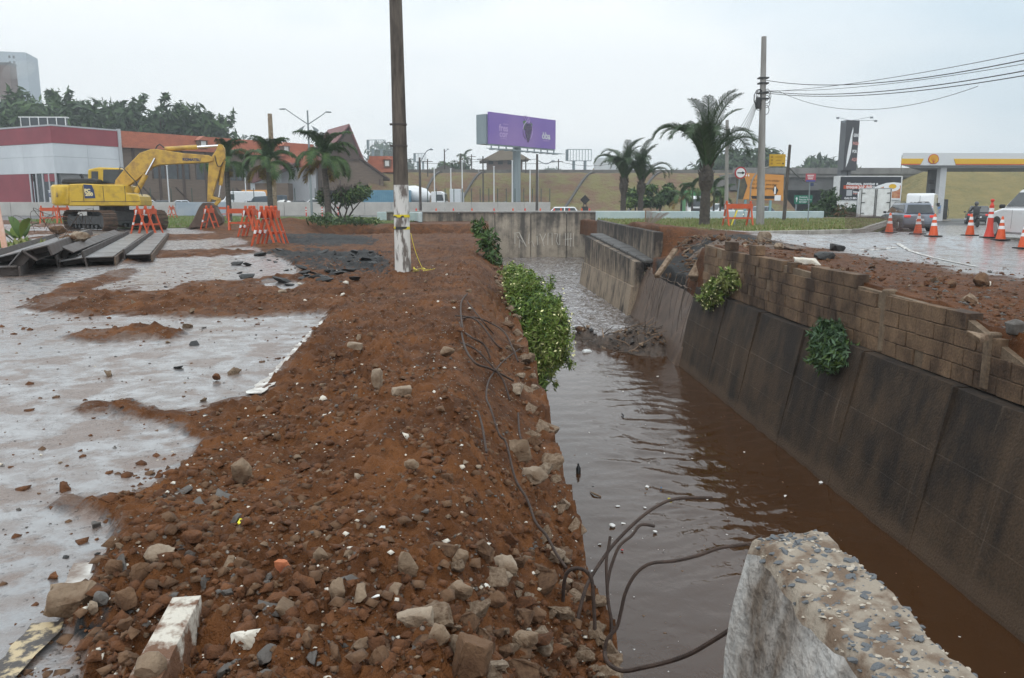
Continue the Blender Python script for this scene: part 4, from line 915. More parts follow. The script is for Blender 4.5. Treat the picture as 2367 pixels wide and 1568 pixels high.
for k in range(45):
    y = 6.0+13*RND.random(); x = 5.5+abs(RND.gauss(0, .5)); s = RND.uniform(.05, .17)
    o = bpy.data.objects.new('rubble_chunk', RND.choice(LIB[(kt := RND.choice(['brown', 'conc', 'clod', 'pale', 'clod']))])); COL.objects.link(o); o.scale = (s, s, s); o.location = (x, y, max(rz_(max(x, 5.6), y), float(np.interp(y, [p[0] for p in top_pts], [p[1] for p in top_pts]))*(1 if x < 5.6 else 0) - (9 if x >= 5.6 else 0))+s*.2); o.rotation_euler = (RND.uniform(-.5, .5), RND.uniform(-.5, .5), RND.uniform(0, 6)); tag(o, '%s lump along the top of the broken block wall' % KW[kt], 'rubble', 'lumps along the block wall top, '+KW[kt])
def samp_right(n):
    r = NR.random((n*2, 2)); y = 6*np.exp(r[:, 0]*math.log(24/6)); x = 5.65+ (1.0+0.25*y)*r[:, 1]**1.3
    rd = right_masks(x, y)[0]; k = NR.random(n*2) > rd*.9; return np.stack([x, y], -1)[k][:n]
o = gravel('gravel', 5000, samp_right, .008, .05, [M_CLOD, M_CLOD, M_CONC3, M_CLOD, M_GREYST], lambda x, y: right_h(x, y)); tag(o, 'loose gravel and crumbs on the right bank behind the block wall', 'gravel', kind='stuff')
for pts, w_ in (([(2075, 567), (2140, 585), (2255, 625)], .13), ([(1990, 578), (2070, 571)], .12)):
    o = strip('line_marking', [Vector((p.x, p.y, rz_(p.x, p.y)+.01)) for p in [g(a, b, -.12) for a, b in pts]], w_, 0, M_PAINT)
    co = np.array([v.co for v in o.data.vertices]); co[:, 2] = right_h(co[:, 0], co[:, 1])+.012; o.data.vertices.foreach_set('co', co.ravel().astype(np.float32)); tag(o, kind='structure')

# ------------------------------------------------------------------ foliage tools
def leafmat(name, a, b, rough=0.55): return mat(name, a, b, rough=rough, scale=1.2, spec=0.3, detail=2)
M_LF1 = leafmat('leaf_dark', (0.022, 0.05, 0.016), (0.045, 0.085, 0.025)); M_LF2 = leafmat('leaf_mid', (0.04, 0.085, 0.022), (0.075, 0.13, 0.035)); M_LF3 = leafmat('leaf_light', (0.085, 0.14, 0.03), (0.13, 0.19, 0.05))
M_LFY = leafmat('leaf_yellow', (0.30, 0.20, 0.035), (0.22, 0.17, 0.04)); M_LFB = leafmat('leaf_brown', (0.16, 0.085, 0.03), (0.10, 0.055, 0.022)); M_BARK = mat('bark', (0.10, 0.08, 0.062), (0.05, 0.04, 0.032), rough=.9, scale=8, bump=.7, bscale=18, stretch=(1, 1, .3)); M_BARKG = mat('palm_bark', (0.13, 0.112, 0.096), (0.06, 0.05, 0.043), rough=.9, scale=5, bump=.6, bscale=12, stretch=(1, 1, 3))
M_BARKD = mat('dark_palm_bark', (0.05, 0.042, 0.036), (0.095, 0.08, 0.066), rough=.9, scale=6, bump=.8, bscale=16)
def leafcloud(name, lobes, n, size, mats, parent, shell=0.55, aspect=1.6, up=0.3, seed=1, ragged=.36):
    r = np.random.default_rng(seed); w_ = np.array([l[1][0]*l[1][1]*l[1][2] for l in lobes])**.66; pick = r.choice(len(lobes), n, p=w_/w_.sum())
    C = np.array([l[0] for l in lobes], dtype=float)[pick]; R = np.array([l[1] for l in lobes], dtype=float)[pick]
    d = r.normal(size=(n, 3)); d /= np.linalg.norm(d, axis=1)[:, None]; rad_ = (shell+(1-shell)*r.random(n)**.6)
    nz = 1-ragged/2+ragged*vn(d[:, 0]*3.5+pick*7, d[:, 1]*3.5+d[:, 2]*2.9, seed); P = C+d*R*(rad_*nz)[:, None]
    nrm = d*0.7+r.normal(size=(n, 3))*0.7+np.array([0, 0, up]); nrm /= np.linalg.norm(nrm, axis=1)[:, None]
    t = np.cross(nrm, r.normal(size=(n, 3))); t /= np.linalg.norm(t, axis=1)[:, None]; b = np.cross(nrm, t)
    s = size*(0.6+0.8*r.random(n))[:, None]
    V = np.stack([P-t*s*aspect*.5, P+b*s*.5*.6-t*s*.1, P+t*s*aspect*.5, P-b*s*.5*.6-t*s*.1], 1).reshape(-1, 3); F = np.arange(4*n).reshape(n, 4)
    lp = r.random(len(lobes)); mi = np.clip(((lp[pick]*.5+r.random(n)*.6)*len(mats)).astype(int), 0, len(mats)-1)
    return mesh_np(name, V, F, mats, parent, mi=mi)
def frond_mesh(name, L_, a0, droop, ll, n, seed, mats, width=1.0, vee=0.35, sag=0.35, bend=1.35, lw=1.0):
    r = random.Random(seed); pts = []; x = z = 0; k = 16; a = a0
    for i in range(k+1):
        pts.append(Vector((x, 0, z))); a = a0 - droop*(i/k)**bend; x += math.cos(a)*L_/k; z += math.sin(a)*L_/k
    vs = []; fs = []
    mb = MB(); mb.tube(pts, [0.028*L_/2.5*(1-.85*i/k)+.004 for i in range(k+1)], 5, cap=False)
    for i in range(n):
        t = 0.14+0.86*i/(n-1); f = t*k; j = min(int(f), k-1); p = pts[j].lerp(pts[j+1], f-j); d = (pts[j+1]-pts[j]).normalized(); up = Vector((-d.z, 0, d.x))
        l = ll*(0.45+0.75*math.sin(math.pi*min(1, t*.85+.1)))*(1 if t < .93 else .7)
        for sd_ in (-1, 1):
            dirn = (Vector((0, sd_, 0))*0.85*width+d*0.62+up*vee*r.uniform(.5, 1.3)).normalized(); w2 = (0.021*L_/2.5+.004)*lw
            mid = p+dirn*l*.55; tip = p+dirn*l+Vector((0, 0, -l*sag*r.uniform(.5, 1.4))); o = d*w2
            b0 = len(mb.v); mb.v += [tuple(p-o), tuple(p+o), tuple(mid+o*1.1), tuple(mid-o*1.1), tuple(tip)]
            mb.f += [(b0, b0+1, b0+2, b0+3), (b0+3, b0+2, b0+4)]; q = 0 if r.random() < .6 else len(mats)-1; mb.m += [q, q]
    o = mb.build(name, mats, recalc=False); me = o.data; bpy.data.objects.remove(o); return me
FR = {}
def palm(label, base, h, style, seed, group=None, nf=16, L_=2.2, r0=.16, r1=.12, lean=(0, 0)):
    r = random.Random(seed); t = thing('palm_tree', label, 'palm', base, 0, group); top = Vector((lean[0], lean[1], h))
    pts = [Vector((lean[0]*(i/8)**2, lean[1]*(i/8)**2, h*i/8)) for i in range(9)]; mb = MB(); kk = []
    P2 = []
    for i in range(25):
        f = i/24*8; j = min(int(f), 7); P2.append(pts[j].lerp(pts[j+1], f-j)); kk.append((r0+(r1-r0)*i/24)*(1.06 if i % 2 else .97)*(1.25 if i == 0 else 1))
    mb.tube(P2, kk, 9); mb.build('trunk', M_BARKG if style == 'royal' else M_BARKD, t, smooth=True)
    if style == 'royal':
        mb = MB(); mb.tube([top+Vector((0, 0, z)) for z in (-.05, .25, .6, .8)], [r1*.95, r1*1.1, r1*.8, r1*.4], 9); mb.build('crownshaft', mat('crownshaft', (.16, .21, .13), (.10, .14, .075), rough=.6) if 'crownshaft' not in MATS else MATS['crownshaft'], t, smooth=True); top = top+Vector((0, 0, .68))
        classes = [(1.35, 1.5), (1.0, 2.2), (.7, 2.5), (.3, 2.3), (-.2, 1.2)]
    else:
        mb = MB(); 
        for i in range(44):
            a = r.uniform(0, 6.3); z = r.uniform(-.55, .5); rr_ = r1*1.0; b = top+Vector((math.cos(a)*rr_, math.sin(a)*rr_, z)); mb.bar(b, b+Vector((math.cos(a)*.16*r.uniform(.6, 1.3), math.sin(a)*.16, .3)), .07, .035)
        mb.build('frond_stubs', M_BARKD, t); mb = MB(); mb.tube([top+Vector((0, 0, z)) for z in (-.7, -.3, .1, .6)], [r1, r1*1.75, r1*1.8, r1*.6], 9); mb.build('crown_base', M_BARKD, t, smooth=True); top = top+Vector((0, 0, .35))
        classes = [(1.52, 1.4), (1.38, 2.4), (1.22, 2.8), (1.06, 3.0), (1.30, 2.6)]
    for i in range(nf):
        ci = i % len(classes); a0, dr = classes[ci]; dry = style == 'royal' and (ci == 4)
        key = (style, ci, seed % 2, dry, L_)
        if key not in FR: FR[key] = frond_mesh('frond', L_*(1 if not dry else .8), a0, dr, L_*.25 if style == 'royal' else L_*.14, 52 if style == 'royal' else 105, seed*10+ci, [M_LFY, M_LFB] if dry else ([M_LF2, M_LF1] if style == 'royal' else [M_LF1, M_PALMG]), 1.0 if style == 'royal' else .8, .35 if style == 'royal' else .35, .55 if style == 'royal' else .30, 1.35 if style == 'royal' else 2.3, .9 if style == 'royal' else .34)
        o = bpy.data.objects.new('frond', FR[key]); COL.objects.link(o); o.parent = t; o.location = top+Vector((0, 0, -.05*ci)); o.rotation_euler = (r.uniform(-.12, .12), r.uniform(-.12, .12), i*2.399+r.uniform(-.25, .25)); s = r.uniform(.85, 1.1); o.scale = (s, s, s)
        if dry: o['label'] = 'dry yellowed hanging frond'
    return t
M_PALMG = leafmat('palm_grey_green', (0.055, 0.075, 0.05), (0.10, 0.12, 0.075))
# left-hand palms
pb = g(531, 512, 0); palm('palm at the left, right behind the excavator arm', pb, 3.4, 'royal', 3, 'palms on the left grass', 20, 2.1, .19, .15)
pb = g(627, 513, 0); palm('middle palm behind the orange barricade stack with long yellow dead fronds', pb, 3.3, 'royal', 4, 'palms on the left grass', 22, 2.25, .20, .16)
pb = g(760, 517, 0); palm('palm nearest the white-painted pole with one orange dead frond', pb, 3.3, 'royal', 5, 'palms on the left grass', 22, 2.25, .22, .16, (-.15, 0))
# right-hand palms
palm('tallest fountain-shaped palm standing beside the broken bank on the right', g(1628, 521, .2), 2.15, 'date', 11, 'palms on the right grass', 21, 3.55, .25, .19)
palm('left palm of the pair in front of the pale blue parapet', g(1440, 503, .22), 2.35, 'date', 12, 'palms on the right grass', 20, 3.3, .22, .18)
palm('right palm of the pair in front of the pale blue parapet', g(1480, 503, .22), 2.2, 'date', 13, 'palms on the right grass', 20, 3.3, .22, .18)

# ------------------------------------------------------------------ bushes on the channel
M_FLW = mat('pale_yellow_flower', (0.80, 0.76, 0.38), rough=.7)
M_BU1 = leafmat('bush_leaf_dark', (0.04, 0.085, 0.016), (0.075, 0.125, 0.024)); M_BU2 = leafmat('bush_leaf_bright', (0.115, 0.185, 0.026), (0.18, 0.24, 0.045)); M_BU3 = leafmat('bush_leaf_olive', (0.16, 0.19, 0.05), (0.20, 0.20, 0.06))
def bush(name, label, base, lobes, n, size, mats, stems, flowers=0, seed=5, cat='bush', fs=.018):
    t = thing(name, label, cat, base); lb_ = [(Vector(c)-Vector(base), r_) for c, r_ in lobes]
    sp_ = []; rs_ = random.Random(seed+50)
    for c, R in lb_:
        for q in range(7): d = Vector((rs_.gauss(0, 1), rs_.gauss(0, 1), rs_.gauss(.3, .8))).normalized(); k_ = .07+.05*rs_.random(); sp_ += [(c+Vector((d.x*R[0], d.y*R[1], d.z*R[2]))*f, (k_*R[0]*2.2, k_*R[1]*2, k_*R[2]*2.2)) for f in (.95, 1.15, 1.32)]
    leafcloud('foliage', lb_, int(n*.86), size, mats, t, .15, 2.6, .2, seed, ragged=.75); leafcloud('sprigs', sp_, int(n*.14), size, mats, t, .0, 2.6, .2, seed+3, ragged=.5)['kind'] = 'stuff'
    mb = MB(); r = random.Random(seed)
    for k in range(stems):
        c, R = lb_[k % len(lb_)]; e = c+Vector((r.uniform(-1, 1)*R[0], r.uniform(-1, 1)*R[1], r.uniform(-.6, 1)*R[2]))*.7; mb.tube(spline([(r.uniform(-.05, .05), r.uniform(-.1, .1), 0), e*.5+Vector((0, 0, .08)), e], 4), [.014]*4+[.01]*4+[.005], 5)
    mb.build('stems', M_BARK, t)
    if flowers: leafcloud('flowers', [(c, tuple(x*1.12 for x in R)) for c, R in lb_], flowers, fs, [M_FLW], t, .92, 1.0, .6, seed+1, ragged=.3)['kind'] = 'stuff'
    return t
bush('flowering_bush', 'bright green bush with tiny yellow flowers hanging over the left channel edge', (0.52, 10.2, -1.35), [((.74, 10.1, -.82), (.36, .45, .44)), ((.80, 10.4, -.42), (.42, .55, .46)), ((.62, 11.2, -.10), (.30, .6, .30)), ((.98, 10.2, -.62), (.26, .4, .44)), ((.50, 12.2, .0), (.18, .5, .2)), ((.66, 9.9, -1.15), (.2, .3, .28))], 26000, .030, [M_BU1, M_BU1, M_BU2, M_BU2, M_BU3], 40, 330, 5, fs=.038)
bush('sapling', 'slender leafy sapling leaning up from the left channel edge', (.47, 17.5, -1.0), [((.42, 17.6, -.5), (.22, .4, .35)), ((.28, 17.8, -.1), (.2, .3, .3)), ((.12, 18, .3), (.22, .3, .28)), ((-.05, 18.2, .62), (.16, .3, .2)), ((.9, 17.4, -.55), (.4, .3, .10))], 1000, .075, [M_LF1, M_BU1, M_LF2], 12, 0, 6, 'sapling')
bush('flowering_bush', 'yellow-flowered plant growing at the far end of the block wall ledge', (5.42, 16.9, -.85), [((5.25, 17.1, -.75), (.26, .5, .26)), ((5.35, 16.5, -.48), (.24, .42, .26)), ((5.2, 17.3, -.98), (.24, .42, .22))], 2800, .07, [M_BU1, M_BU2, M_BU3], 10, 260, 7, fs=.045)
bush('round_bush', 'round dark green clump growing from the ledge under the block wall', (5.3, 11.0, -1.0), [((5.12, 11.1, -.98), (.27, .34, .27)), ((5.2, 11.3, -.75), (.18, .24, .18)), ((5.05, 11.0, -1.1), (.22, .28, .2))], 3400, .05, [M_LF1, leafmat('bush_bluegreen', (0.05, 0.10, 0.05), (0.09, 0.15, 0.075)), M_BU1], 8, 0, 8)
for q, (px, py, lab) in enumerate(((2105, 850, 'left tuft of small leaves on the block wall foot'), (2133, 895, 'middle tuft of small leaves below the block wall foot'), (2160, 905, 'right tuft of small bright leaves on the ledge'))):
    p = at(px, py, 5.33*FP/(px-1110)); bush('small_weed', lab, p, [(p+Vector((-.04, 0, .03)), (.06, .10, .08))], 50, .06, [M_BU2], 3, 0, 20+q, 'weed')
# tropical plant by the steel beams
tp = thing('broadleaf_plant', 'broad-leaved tropical plant in front of the barrier at the far left', 'plant', g(45, 560, 0)); mb = None
r = random.Random(4)
for k in range(11):
    a = r.uniform(0, 6.3); el = r.uniform(.5, 1.35); L_ = r.uniform(.55, 1.0); pts = []; x = z = 0
    for i in range(9): pts.append((x, z)); e = el-1.1*(i/8)**2; x += math.cos(e)*L_/8; z += math.sin(e)*L_/8
    vs = []; fs = []
    for i, (x, z) in enumerate(pts):
        w_ = .13*math.sin(math.pi*min(1, max(0, (i-1.2)/7.2)))**.7+.012 if i > 1 else .015; vs += [(x, -w_, z+.03), (x, 0, z), (x, w_, z+.03)]
    for i in range(8): fs += [(3*i, 3*i+1, 3*i+4, 3*i+3), (3*i+1, 3*i+2, 3*i+5, 3*i+4)]
    o = mesh_np('leaf', vs, fs, M_BU1 if k % 3 else M_BU2, tp, smooth=True); o.rotation_euler = (0, 0, a); o.location = (r.uniform(-.15, .15), r.uniform(-.15, .15), .02)
bush('grass_tuft', 'tuft of grass at the foot of the broad-leaved plant', g(60, 575, 0), [(g(60, 575, .12), (.6, .5, .12))], 700, .12, [M_BU3, M_LF3], 3, 0, 31, 'grass')

# ------------------------------------------------------------------ grass islands
def grass(name, poly, z, n, label, mats, hh=(.05, .14), kerb=None, edge=None):
    P = [Vector((a, b, z)) for a, b in poly]; mb = MB(); k = len(P)
    cx = sum(p.x for p in P)/k; cy = sum(p.y for p in P)/k
    bm = bmesh.new(); vv = [bm.verts.new(p) for p in P]; f = bm.faces.new(vv); bmesh.ops.triangulate(bm, faces=[f])
    rr_ = bmesh.ops.extrude_face_region(bm, geom=list(bm.faces)); bmesh.ops.translate(bm, verts=[e for e in rr_['geom'] if isinstance(e, bmesh.types.BMVert)], vec=(0, 0, -.5)); bmesh.ops.recalc_face_normals(bm, faces=bm.faces)
    me = bpy.data.meshes.new(name); bm.to_mesh(me); bm.free(); me.materials.append(M_GRASSBASE); o = bpy.data.objects.new(name, me); COL.objects.link(o); tag(o, kind='structure')
    xs_ = [p.x for p in P]; ys_ = [p.y for p in P]; r_ = np.random.default_rng(n); X_ = r_.uniform(min(xs_), max(xs_), n*3); ym, yM = min(ys_), max(ys_); Y_ = ym+(yM-ym)*r_.random(n*3)**1.5
    k_ = inpoly(X_, Y_, [(p.x, p.y) for p in P]); X_ = X_[k_][:n]; Y_ = Y_[k_][:n]; m = len(X_); h = r_.uniform(hh[0], hh[1], m)*(.6+.8*vn(X_*.9, Y_*.9, 3)); a = r_.uniform(0, 3.14, m); w_ = r_.uniform(.012, .03, m); lx = r_.normal(0, .04, m); ly = r_.normal(0, .04, m)
    V = np.stack([np.stack([X_-np.cos(a)*w_, Y_-np.sin(a)*w_, np.full(m, z)], -1), np.stack([X_+np.cos(a)*w_, Y_+np.sin(a)*w_, np.full(m, z)], -1), np.stack([X_+lx, Y_+ly, z+h], -1)], 1).reshape(-1, 3)
    o = mesh_np(name+'_blades', V, np.arange(3*m).reshape(m, 3), mats, mi=r_.integers(0, len(mats), m)); tag(o, label, 'grass', kind='stuff')
M_G1 = leafmat('grass_green', (0.10, 0.17, 0.03), (0.15, 0.22, 0.045)); M_G2 = leafmat('grass_olive', (0.17, 0.20, 0.06), (0.24, 0.23, 0.09)); M_G3 = leafmat('grass_straw', (0.30, 0.26, 0.13), (0.24, 0.22, 0.10))
LG = [(-18.5, 37.8), (-15.5, 38.3), (-13.2, 41.5), (-11.5, 46.6), (-8, 48.8), (-5, 49.5), (-4.6, 55), (-4.3, 70), (-36, 84), (-34, 60), (-22, 44)]
grass('left_grass', LG, .03, 16000, 'mown bright green grass on the left verge behind the excavator bucket', [M_G1, M_G1, M_G2])
RG = [(6.3, 27.2), (7.6, 26.7), (10, 27.6), (13.9, 29.3), (15.0, 30.6), (17.5, 35), (24, 46), (30, 52.5), (7.7, 52.5), (7.25, 46.5), (6.75, 36)]
grass('right_grass', RG, .2, 17000, 'thin yellowish grass on the right island around the palms', [M_G1, M_G2, M_G2, M_G3])
kb = thing('kerb', 'pale concrete kerb along the front of the right grass island', 'kerb', (10, 27.5, .0))
M_KERB = mat('pale_kerb', (.40, .38, .34), (.26, .24, .21), rough=.8, scale=4)
kp = [(8.9, 27.05), (10, 27.5), (13.9, 29.2), (15.05, 30.5), (17.6, 35), (24.1, 46)]
for (x0, y0), (x1, y1) in zip(kp[:-1], kp[1:]):
    a, b = Vector((x0-10, y0-27.5, .06)), Vector((x1-10, y1-27.5, .06)); n_ = max(1, int((b-a).length/1.0))
    for i in range(n_): mb = MB(); mb.bar(a.lerp(b, (i+.01)/n_), a.lerp(b, (i+.985)/n_), .15, .3); mb.build('kerb_stone', M_KERB, kb, bevel=.02)
# pale blue parapets
M_PBLUE = mat('pale_blue_paint', (.42, .52, .54), (.50, .58, .58), rough=.5, scale=1.5)
t = thing('parapet', 'pale blue painted parapet behind the right-hand palm pair', 'parapet', (14, 53, 0))
for a, b in (((7.6, 51.6), (11.5, 53.2)), ((11.6, 53.2), (18, 53.6)), ((18.1, 53.6), (23.5, 53.3))):
    mb = MB(); mb.bar((a[0]-14, a[1]-53, .38), (b[0]-14, b[1]-53, .38), .22, .66); mb.build('parapet_panel', M_PBLUE, t, bevel=.03)
t = thing('parapet', 'curved pale blue parapet end on the left of the end wall', 'parapet', (-4.5, 53, 0))
pp = [(-7.4, 57.5), (-5.6, 56.8), (-4.5, 55.4), (-4.0, 53.2), (-3.9, 51.4)]
for a, b in zip(pp[:-1], pp[1:]): mb = MB(); mb.bar((a[0]+4.5, a[1]-53, .32), (b[0]+4.5, b[1]-53, .32), .25, .62); mb.build('parapet_panel', M_PBLUE, t, bevel=.03)
# ------------------------------------------------------------------ excavator
M_YEL = mat('yellow_machine_paint', (.62, .40, .025), (.42, .26, .03), rough=.38, scale=3, lo=.45, hi=.7, coat=.2); M_YEL2 = mat('worn_yellow_boom_paint', (.58, .36, .06), (.36, .21, .06), rough=.45, scale=3.5, lo=.42, hi=.66)
M_BLK = mat('black_machine_part', (.02, .02, .021), (.045, .043, .042), rough=.5, scale=6); M_TRK = mat('rusty_track', (.055, .038, .028), (.13, .075, .048), rough=.75, scale=5, bump=.5, bscale=25); M_CHR = mat('chrome_rod', (.75, .76, .78), rough=.18, metal=1.0)
M_GLS = mat('dark_glass', (.025, .03, .035), (.05, .06, .065), rough=.08, scale=1.5, spec=.6); M_NAVY = mat('navy_decal', (.03, .05, .13), rough=.4); M_LETY = mat('cream_letter', (.80, .68, .36), rough=.5); M_RUSTB = mat('rusty_bucket', (.075, .05, .038), (.13, .085, .06), rough=.6, scale=3, bump=.4, bscale=12)
PHI = rad(12); EC = at(264, 475, 37.0); EC.z = 0
ex = thing('excavator', 'yellow crawler excavator with its boom folded over the bucket', 'excavator', EC, PHI)
fwd = Vector((math.cos(PHI), math.sin(PHI), 0)); nrm = Vector((-math.sin(PHI), math.cos(PHI), 0))
def onp(px, py, yl=0.0):
    r_ = ray(px, py); o_ = EC+nrm*yl; k = (o_-CAM).dot(nrm)/r_.dot(nrm); p = CAM+r_*k-EC; return (p.dot(fwd), p.z)
def trace(pts, yl): return [onp(a, b, yl) for a, b in pts]
def c6(x, y): return (92.5+x*.118, 369.9+y*.118)     # crop 100,400,380,600
def c5(x, y): return (277.4+x*.1297, 314.4+y*.1297)  # crop 300,340,620,560
# undercarriage
PSI = rad(-40)-PHI
uc = MB(); uc.lathe([(.62, .86), (.62, 1.12)], 20); uc.box((0, 0, .62), (2.0, 1.6, .42), PSI); uc.build('undercarriage', M_BLK, ex, bevel=.02)
def track():
    t = MB(); L_, h = 3.95, .84; rr_ = h/2; pth = []
    for i in range(9): a = -math.pi/2+math.pi*i/8; pth.append((L_/2-rr_+math.cos(a)*rr_, rr_+math.sin(a)*rr_))
    for i in range(9): a = math.pi/2+math.pi*i/8; pth.append((-L_/2+rr_+math.cos(a)*rr_, rr_+math.sin(a)*rr_))
    pl = pth+[pth[0]]; shoe = []; acc = 0
    seg = [math.hypot(b[0]-a[0], b[1]-a[1]) for a, b in zip(pl[:-1], pl[1:])]; tot = sum(seg); n = 46
    for k in range(n):
        s = tot*k/n; i = 0
        while s > seg[i]: s -= seg[i]; i += 1
        a, b = pl[i], pl[i+1]; f = s/seg[i]; p = (a[0]+(b[0]-a[0])*f, a[1]+(b[1]-a[1])*f); ang = math.atan2(b[1]-a[1], b[0]-a[0])
        M_ = Matrix.Translation((p[0], 0, p[1])) @ Matrix.Rotation(-ang, 4, 'Y'); t.box((0, 0, 0), (.165, .6, .035), M=M_); t.box((0, 0, -.03), (.03, .6, .05), M=M_)
    return t
for yy in (-1.15, 1.15):
    off = Matrix.Rotation(PSI, 4, 'Z') @ Vector((0, yy, 0)); o = track().build('track', M_TRK, ex, loc=off); o.rotation_euler = (0, 0, PSI)
    mb = MB(); mb.box((0, 0, .45), (2.9, .42, .36)); mb.lathe([(.28, -.2), (.30, -.1), (.30, .1), (.28, .2)], 16, (1.52, 0, .42), 'y'); mb.lathe([(.28, -.2), (.30, -.1), (.30, .1), (.28, .2)], 16, (-1.52, 0, .42), 'y')
    for k in range(6): mb.lathe([(.1, -.2), (.1, .2)], 10, (-1.0+.4*k, 0, .16), 'y')
    o2 = mb.build('track_frame', M_BLK, o, bevel=.015)
# body: side panels traced
side = trace([c6(*p) for p in [(560, 475), (850, 465), (1230, 482), (1640, 485), (1690, 660), (1870, 665), (1940, 700), (1975, 800), (1975, 905), (560, 905)]], -1.3)
b_ = MB(); b_.prism(side, 'y', -1.3, 1.3); b_.build('body', M_YEL, ex, bevel=.04)
xm = side[0][0]; zt, zb = side[0][1], side[-1][1]
cwp = []; 
for i in range(11): a = rad(90+18*i); cwp.append((xm-0.02+math.cos(a)*0.95 if True else 0, math.sin(a)*1.32))
cwp = [(xm+.02, 1.32)]+[(xm-abs(math.cos(rad(90+18*i)))**.6*1.0, math.sin(rad(90+18*i))*1.32) for i in range(1, 10)]+[(xm+.02, -1.32)]
b_ = MB(); b_.prism(cwp, 'z', zb+.02, zt-.02); cw = b_.build('counterweight', M_YEL, ex, bevel=.09, smooth=True)
# panel seams
for s0 in (850, 1245, 1670):
    x_, z_ = onp(*c6(s0, 700), -1.31); b_ = MB(); b_.box((x_, -1.303, (zt+zb)/2+.05), (.018, .01, zt-zb-.25)); b_.build('panel_seam', M_BLK, ex)
x0_, z0_ = onp(*c6(300, 805), -1.31); x1_, _ = onp(*c6(1970, 805), -1.31); b_ = MB(); b_.box(((xm+x1_)/2, -1.303, z0_-.02), (x1_-xm-.06, .012, .02)); b_.build('panel_seam', M_BLK, ex)
dec = trace([c6(*p) for p in [(848, 480), (1010, 490), (1055, 590), (1085, 750), (875, 755)]], -1.31); b_ = MB(); b_.prism(dec, 'y', -1.312, -1.302); b_.build('decal', M_NAVY, ex)
for s_, c_, sz in (('PC', (925, 605), .19), ('200', (960, 675), .20)):
    x_, z_ = onp(*c6(*c_), -1.32); text(s_, sz, M_LETY, ex, (x_, -1.316, z_), (rad(90), 0, 0), bold=.012)
x_, z_ = onp(*c6(400, 690), -1.2); o = text('KOMATSU', .25, M_NAVY, ex, (xm-.78, -.62, z_), (rad(90), 0, rad(-58)), bold=.012)
o.location = (xm-.80, -.80, z_)
hd = trace([c6(*p) for p in [(455, 470), (465, 410), (500, 375), (740, 365), (1080, 370), (1130, 400), (1140, 470)]], -.6); b_ = MB(); b_.prism(hd, 'y', -.95, 1.1); b_.build('engine_hood', M_BLK, ex, bevel=.04)
e0 = onp(*c6(850, 370), 0); e1 = onp(*c6(790, 285), 0); b_ = MB(); b_.tube([(e0[0], 0, e0[1]-.1), (e0[0]-.05, 0, e0[1]+.1), (e1[0], 0, e1[1])], .06, 9); b_.build('exhaust_pipe', M_BLK, ex, smooth=True)
# cab
cabp = trace([c6(*p) for p in [(1000, 480), (1000, 200), (1150, 165), (1210, 155), (1640, 170), (1700, 300), (1640, 480)]], .9)
b_ = MB(); b_.prism(cabp, 'y', .35, 1.35); cab = b_.build('cab', M_YEL, ex, bevel=.05)
for pl in ([(1240, 190), (1630, 190), (1680, 300), (1620, 465), (1235, 465)], [(1008, 225), (1140, 225), (1140, 440), (1008, 460)]):
    q = trace([c6(*p) for p in pl], .35); b_ = MB(); b_.prism(q, 'y', .335, .347); b_.build('window', M_GLS, cab)
# boom
boom = trace([c5(*p) for p in [(-60, 790), (130, 560), (370, 310), (560, 245), (640, 240), (800, 262), (1150, 315), (1590, 350), (1680, 400), (1680, 450), (1600, 475), (1000, 505), (720, 520), (570, 570), (350, 760), (130, 920), (60, 960), (-80, 900)]], 0)
b_ = MB(); b_.prism(boom, 'y', -.24, .24); bo = b_.build('boom', M_YEL2, ex, bevel=.02)
x_, z_ = onp(*c5(1275, 425), -.25); text('KOMATSU', .165, M_NAVY, bo, (x_, -.246, z_), (rad(90), rad(1.5), 0), bold=.008)
arm = trace([c5(*p) for p in [(1760, 150), (1830, 160), (1870, 230), (1880, 400), (1850, 450), (1790, 600), (1660, 1060), (1620, 1180), (1560, 1180), (1575, 700), (1590, 480), (1620, 400), (1720, 260)]], 0)
b_ = MB(); b_.prism(arm, 'y', -.18, .18); b_.build('arm', M_YEL2, ex, bevel=.02)
def cyl(a, b, split, r1_, r2_, yl):
    A_, B_ = [Vector((onp(*c5(*p), yl)[0], yl, onp(*c5(*p), yl)[1])) for p in (a, b)]; m_ = A_.lerp(B_, split)
    c_ = MB(); c_.tube([A_, m_], r1_, 12); o = c_.build('hydraulic_cylinder', M_YEL2, ex, smooth=True); c_ = MB(); c_.tube([m_, B_], r2_, 10); c_.build('piston_rod', M_CHR, o, smooth=True)
cyl((800, 235), (1755, 178), .60, .105, .06, 0); cyl((290, 1010), (625, 400), .52, .115, .055, -.36); cyl((290, 1010), (625, 400), .52, .115, .055, .36); cyl((1850, 440), (1765, 1090), .68, .09, .05, 0)
b_ = MB(); 
for p, q in (((1590, 1085), (1790, 1140)), ((1780, 1140), (1700, 1230))):
    a = onp(*c5(*p)); c_ = onp(*c5(*q)); b_.bar((a[0], -.16, a[1]), (c_[0], -.16, c_[1]), .07, .14); b_.bar((a[0], .16, a[1]), (c_[0], .16, c_[1]), .07, .14)
b_.build('bucket_link', M_YEL2, ex, bevel=.01)
bk = trace([c5(*p) for p in [(1500, 1195), (1620, 1185), (1720, 1240), (1770, 1370), (1840, 1450), (1845, 1540), (1790, 1600), (1500, 1625), (1245, 1640), (1340, 1480), (1440, 1270)]], 0)
b_ = MB(); b_.prism(bk, 'y', -.62, .62); bko = b_.build('bucket', M_RUSTB, ex, bevel=.03)
for k in range(5):
    p = onp(*c5(1250, 1640)); b_ = MB(); b_.prism([(p[0]+.16, p[1]-.02), (p[0]-.14, p[1]-.03), (p[0]+.16, p[1]+.10)], 'y', -.58+k*.265, -.46+k*.265); b_.build('tooth', M_RUSTB, bko)
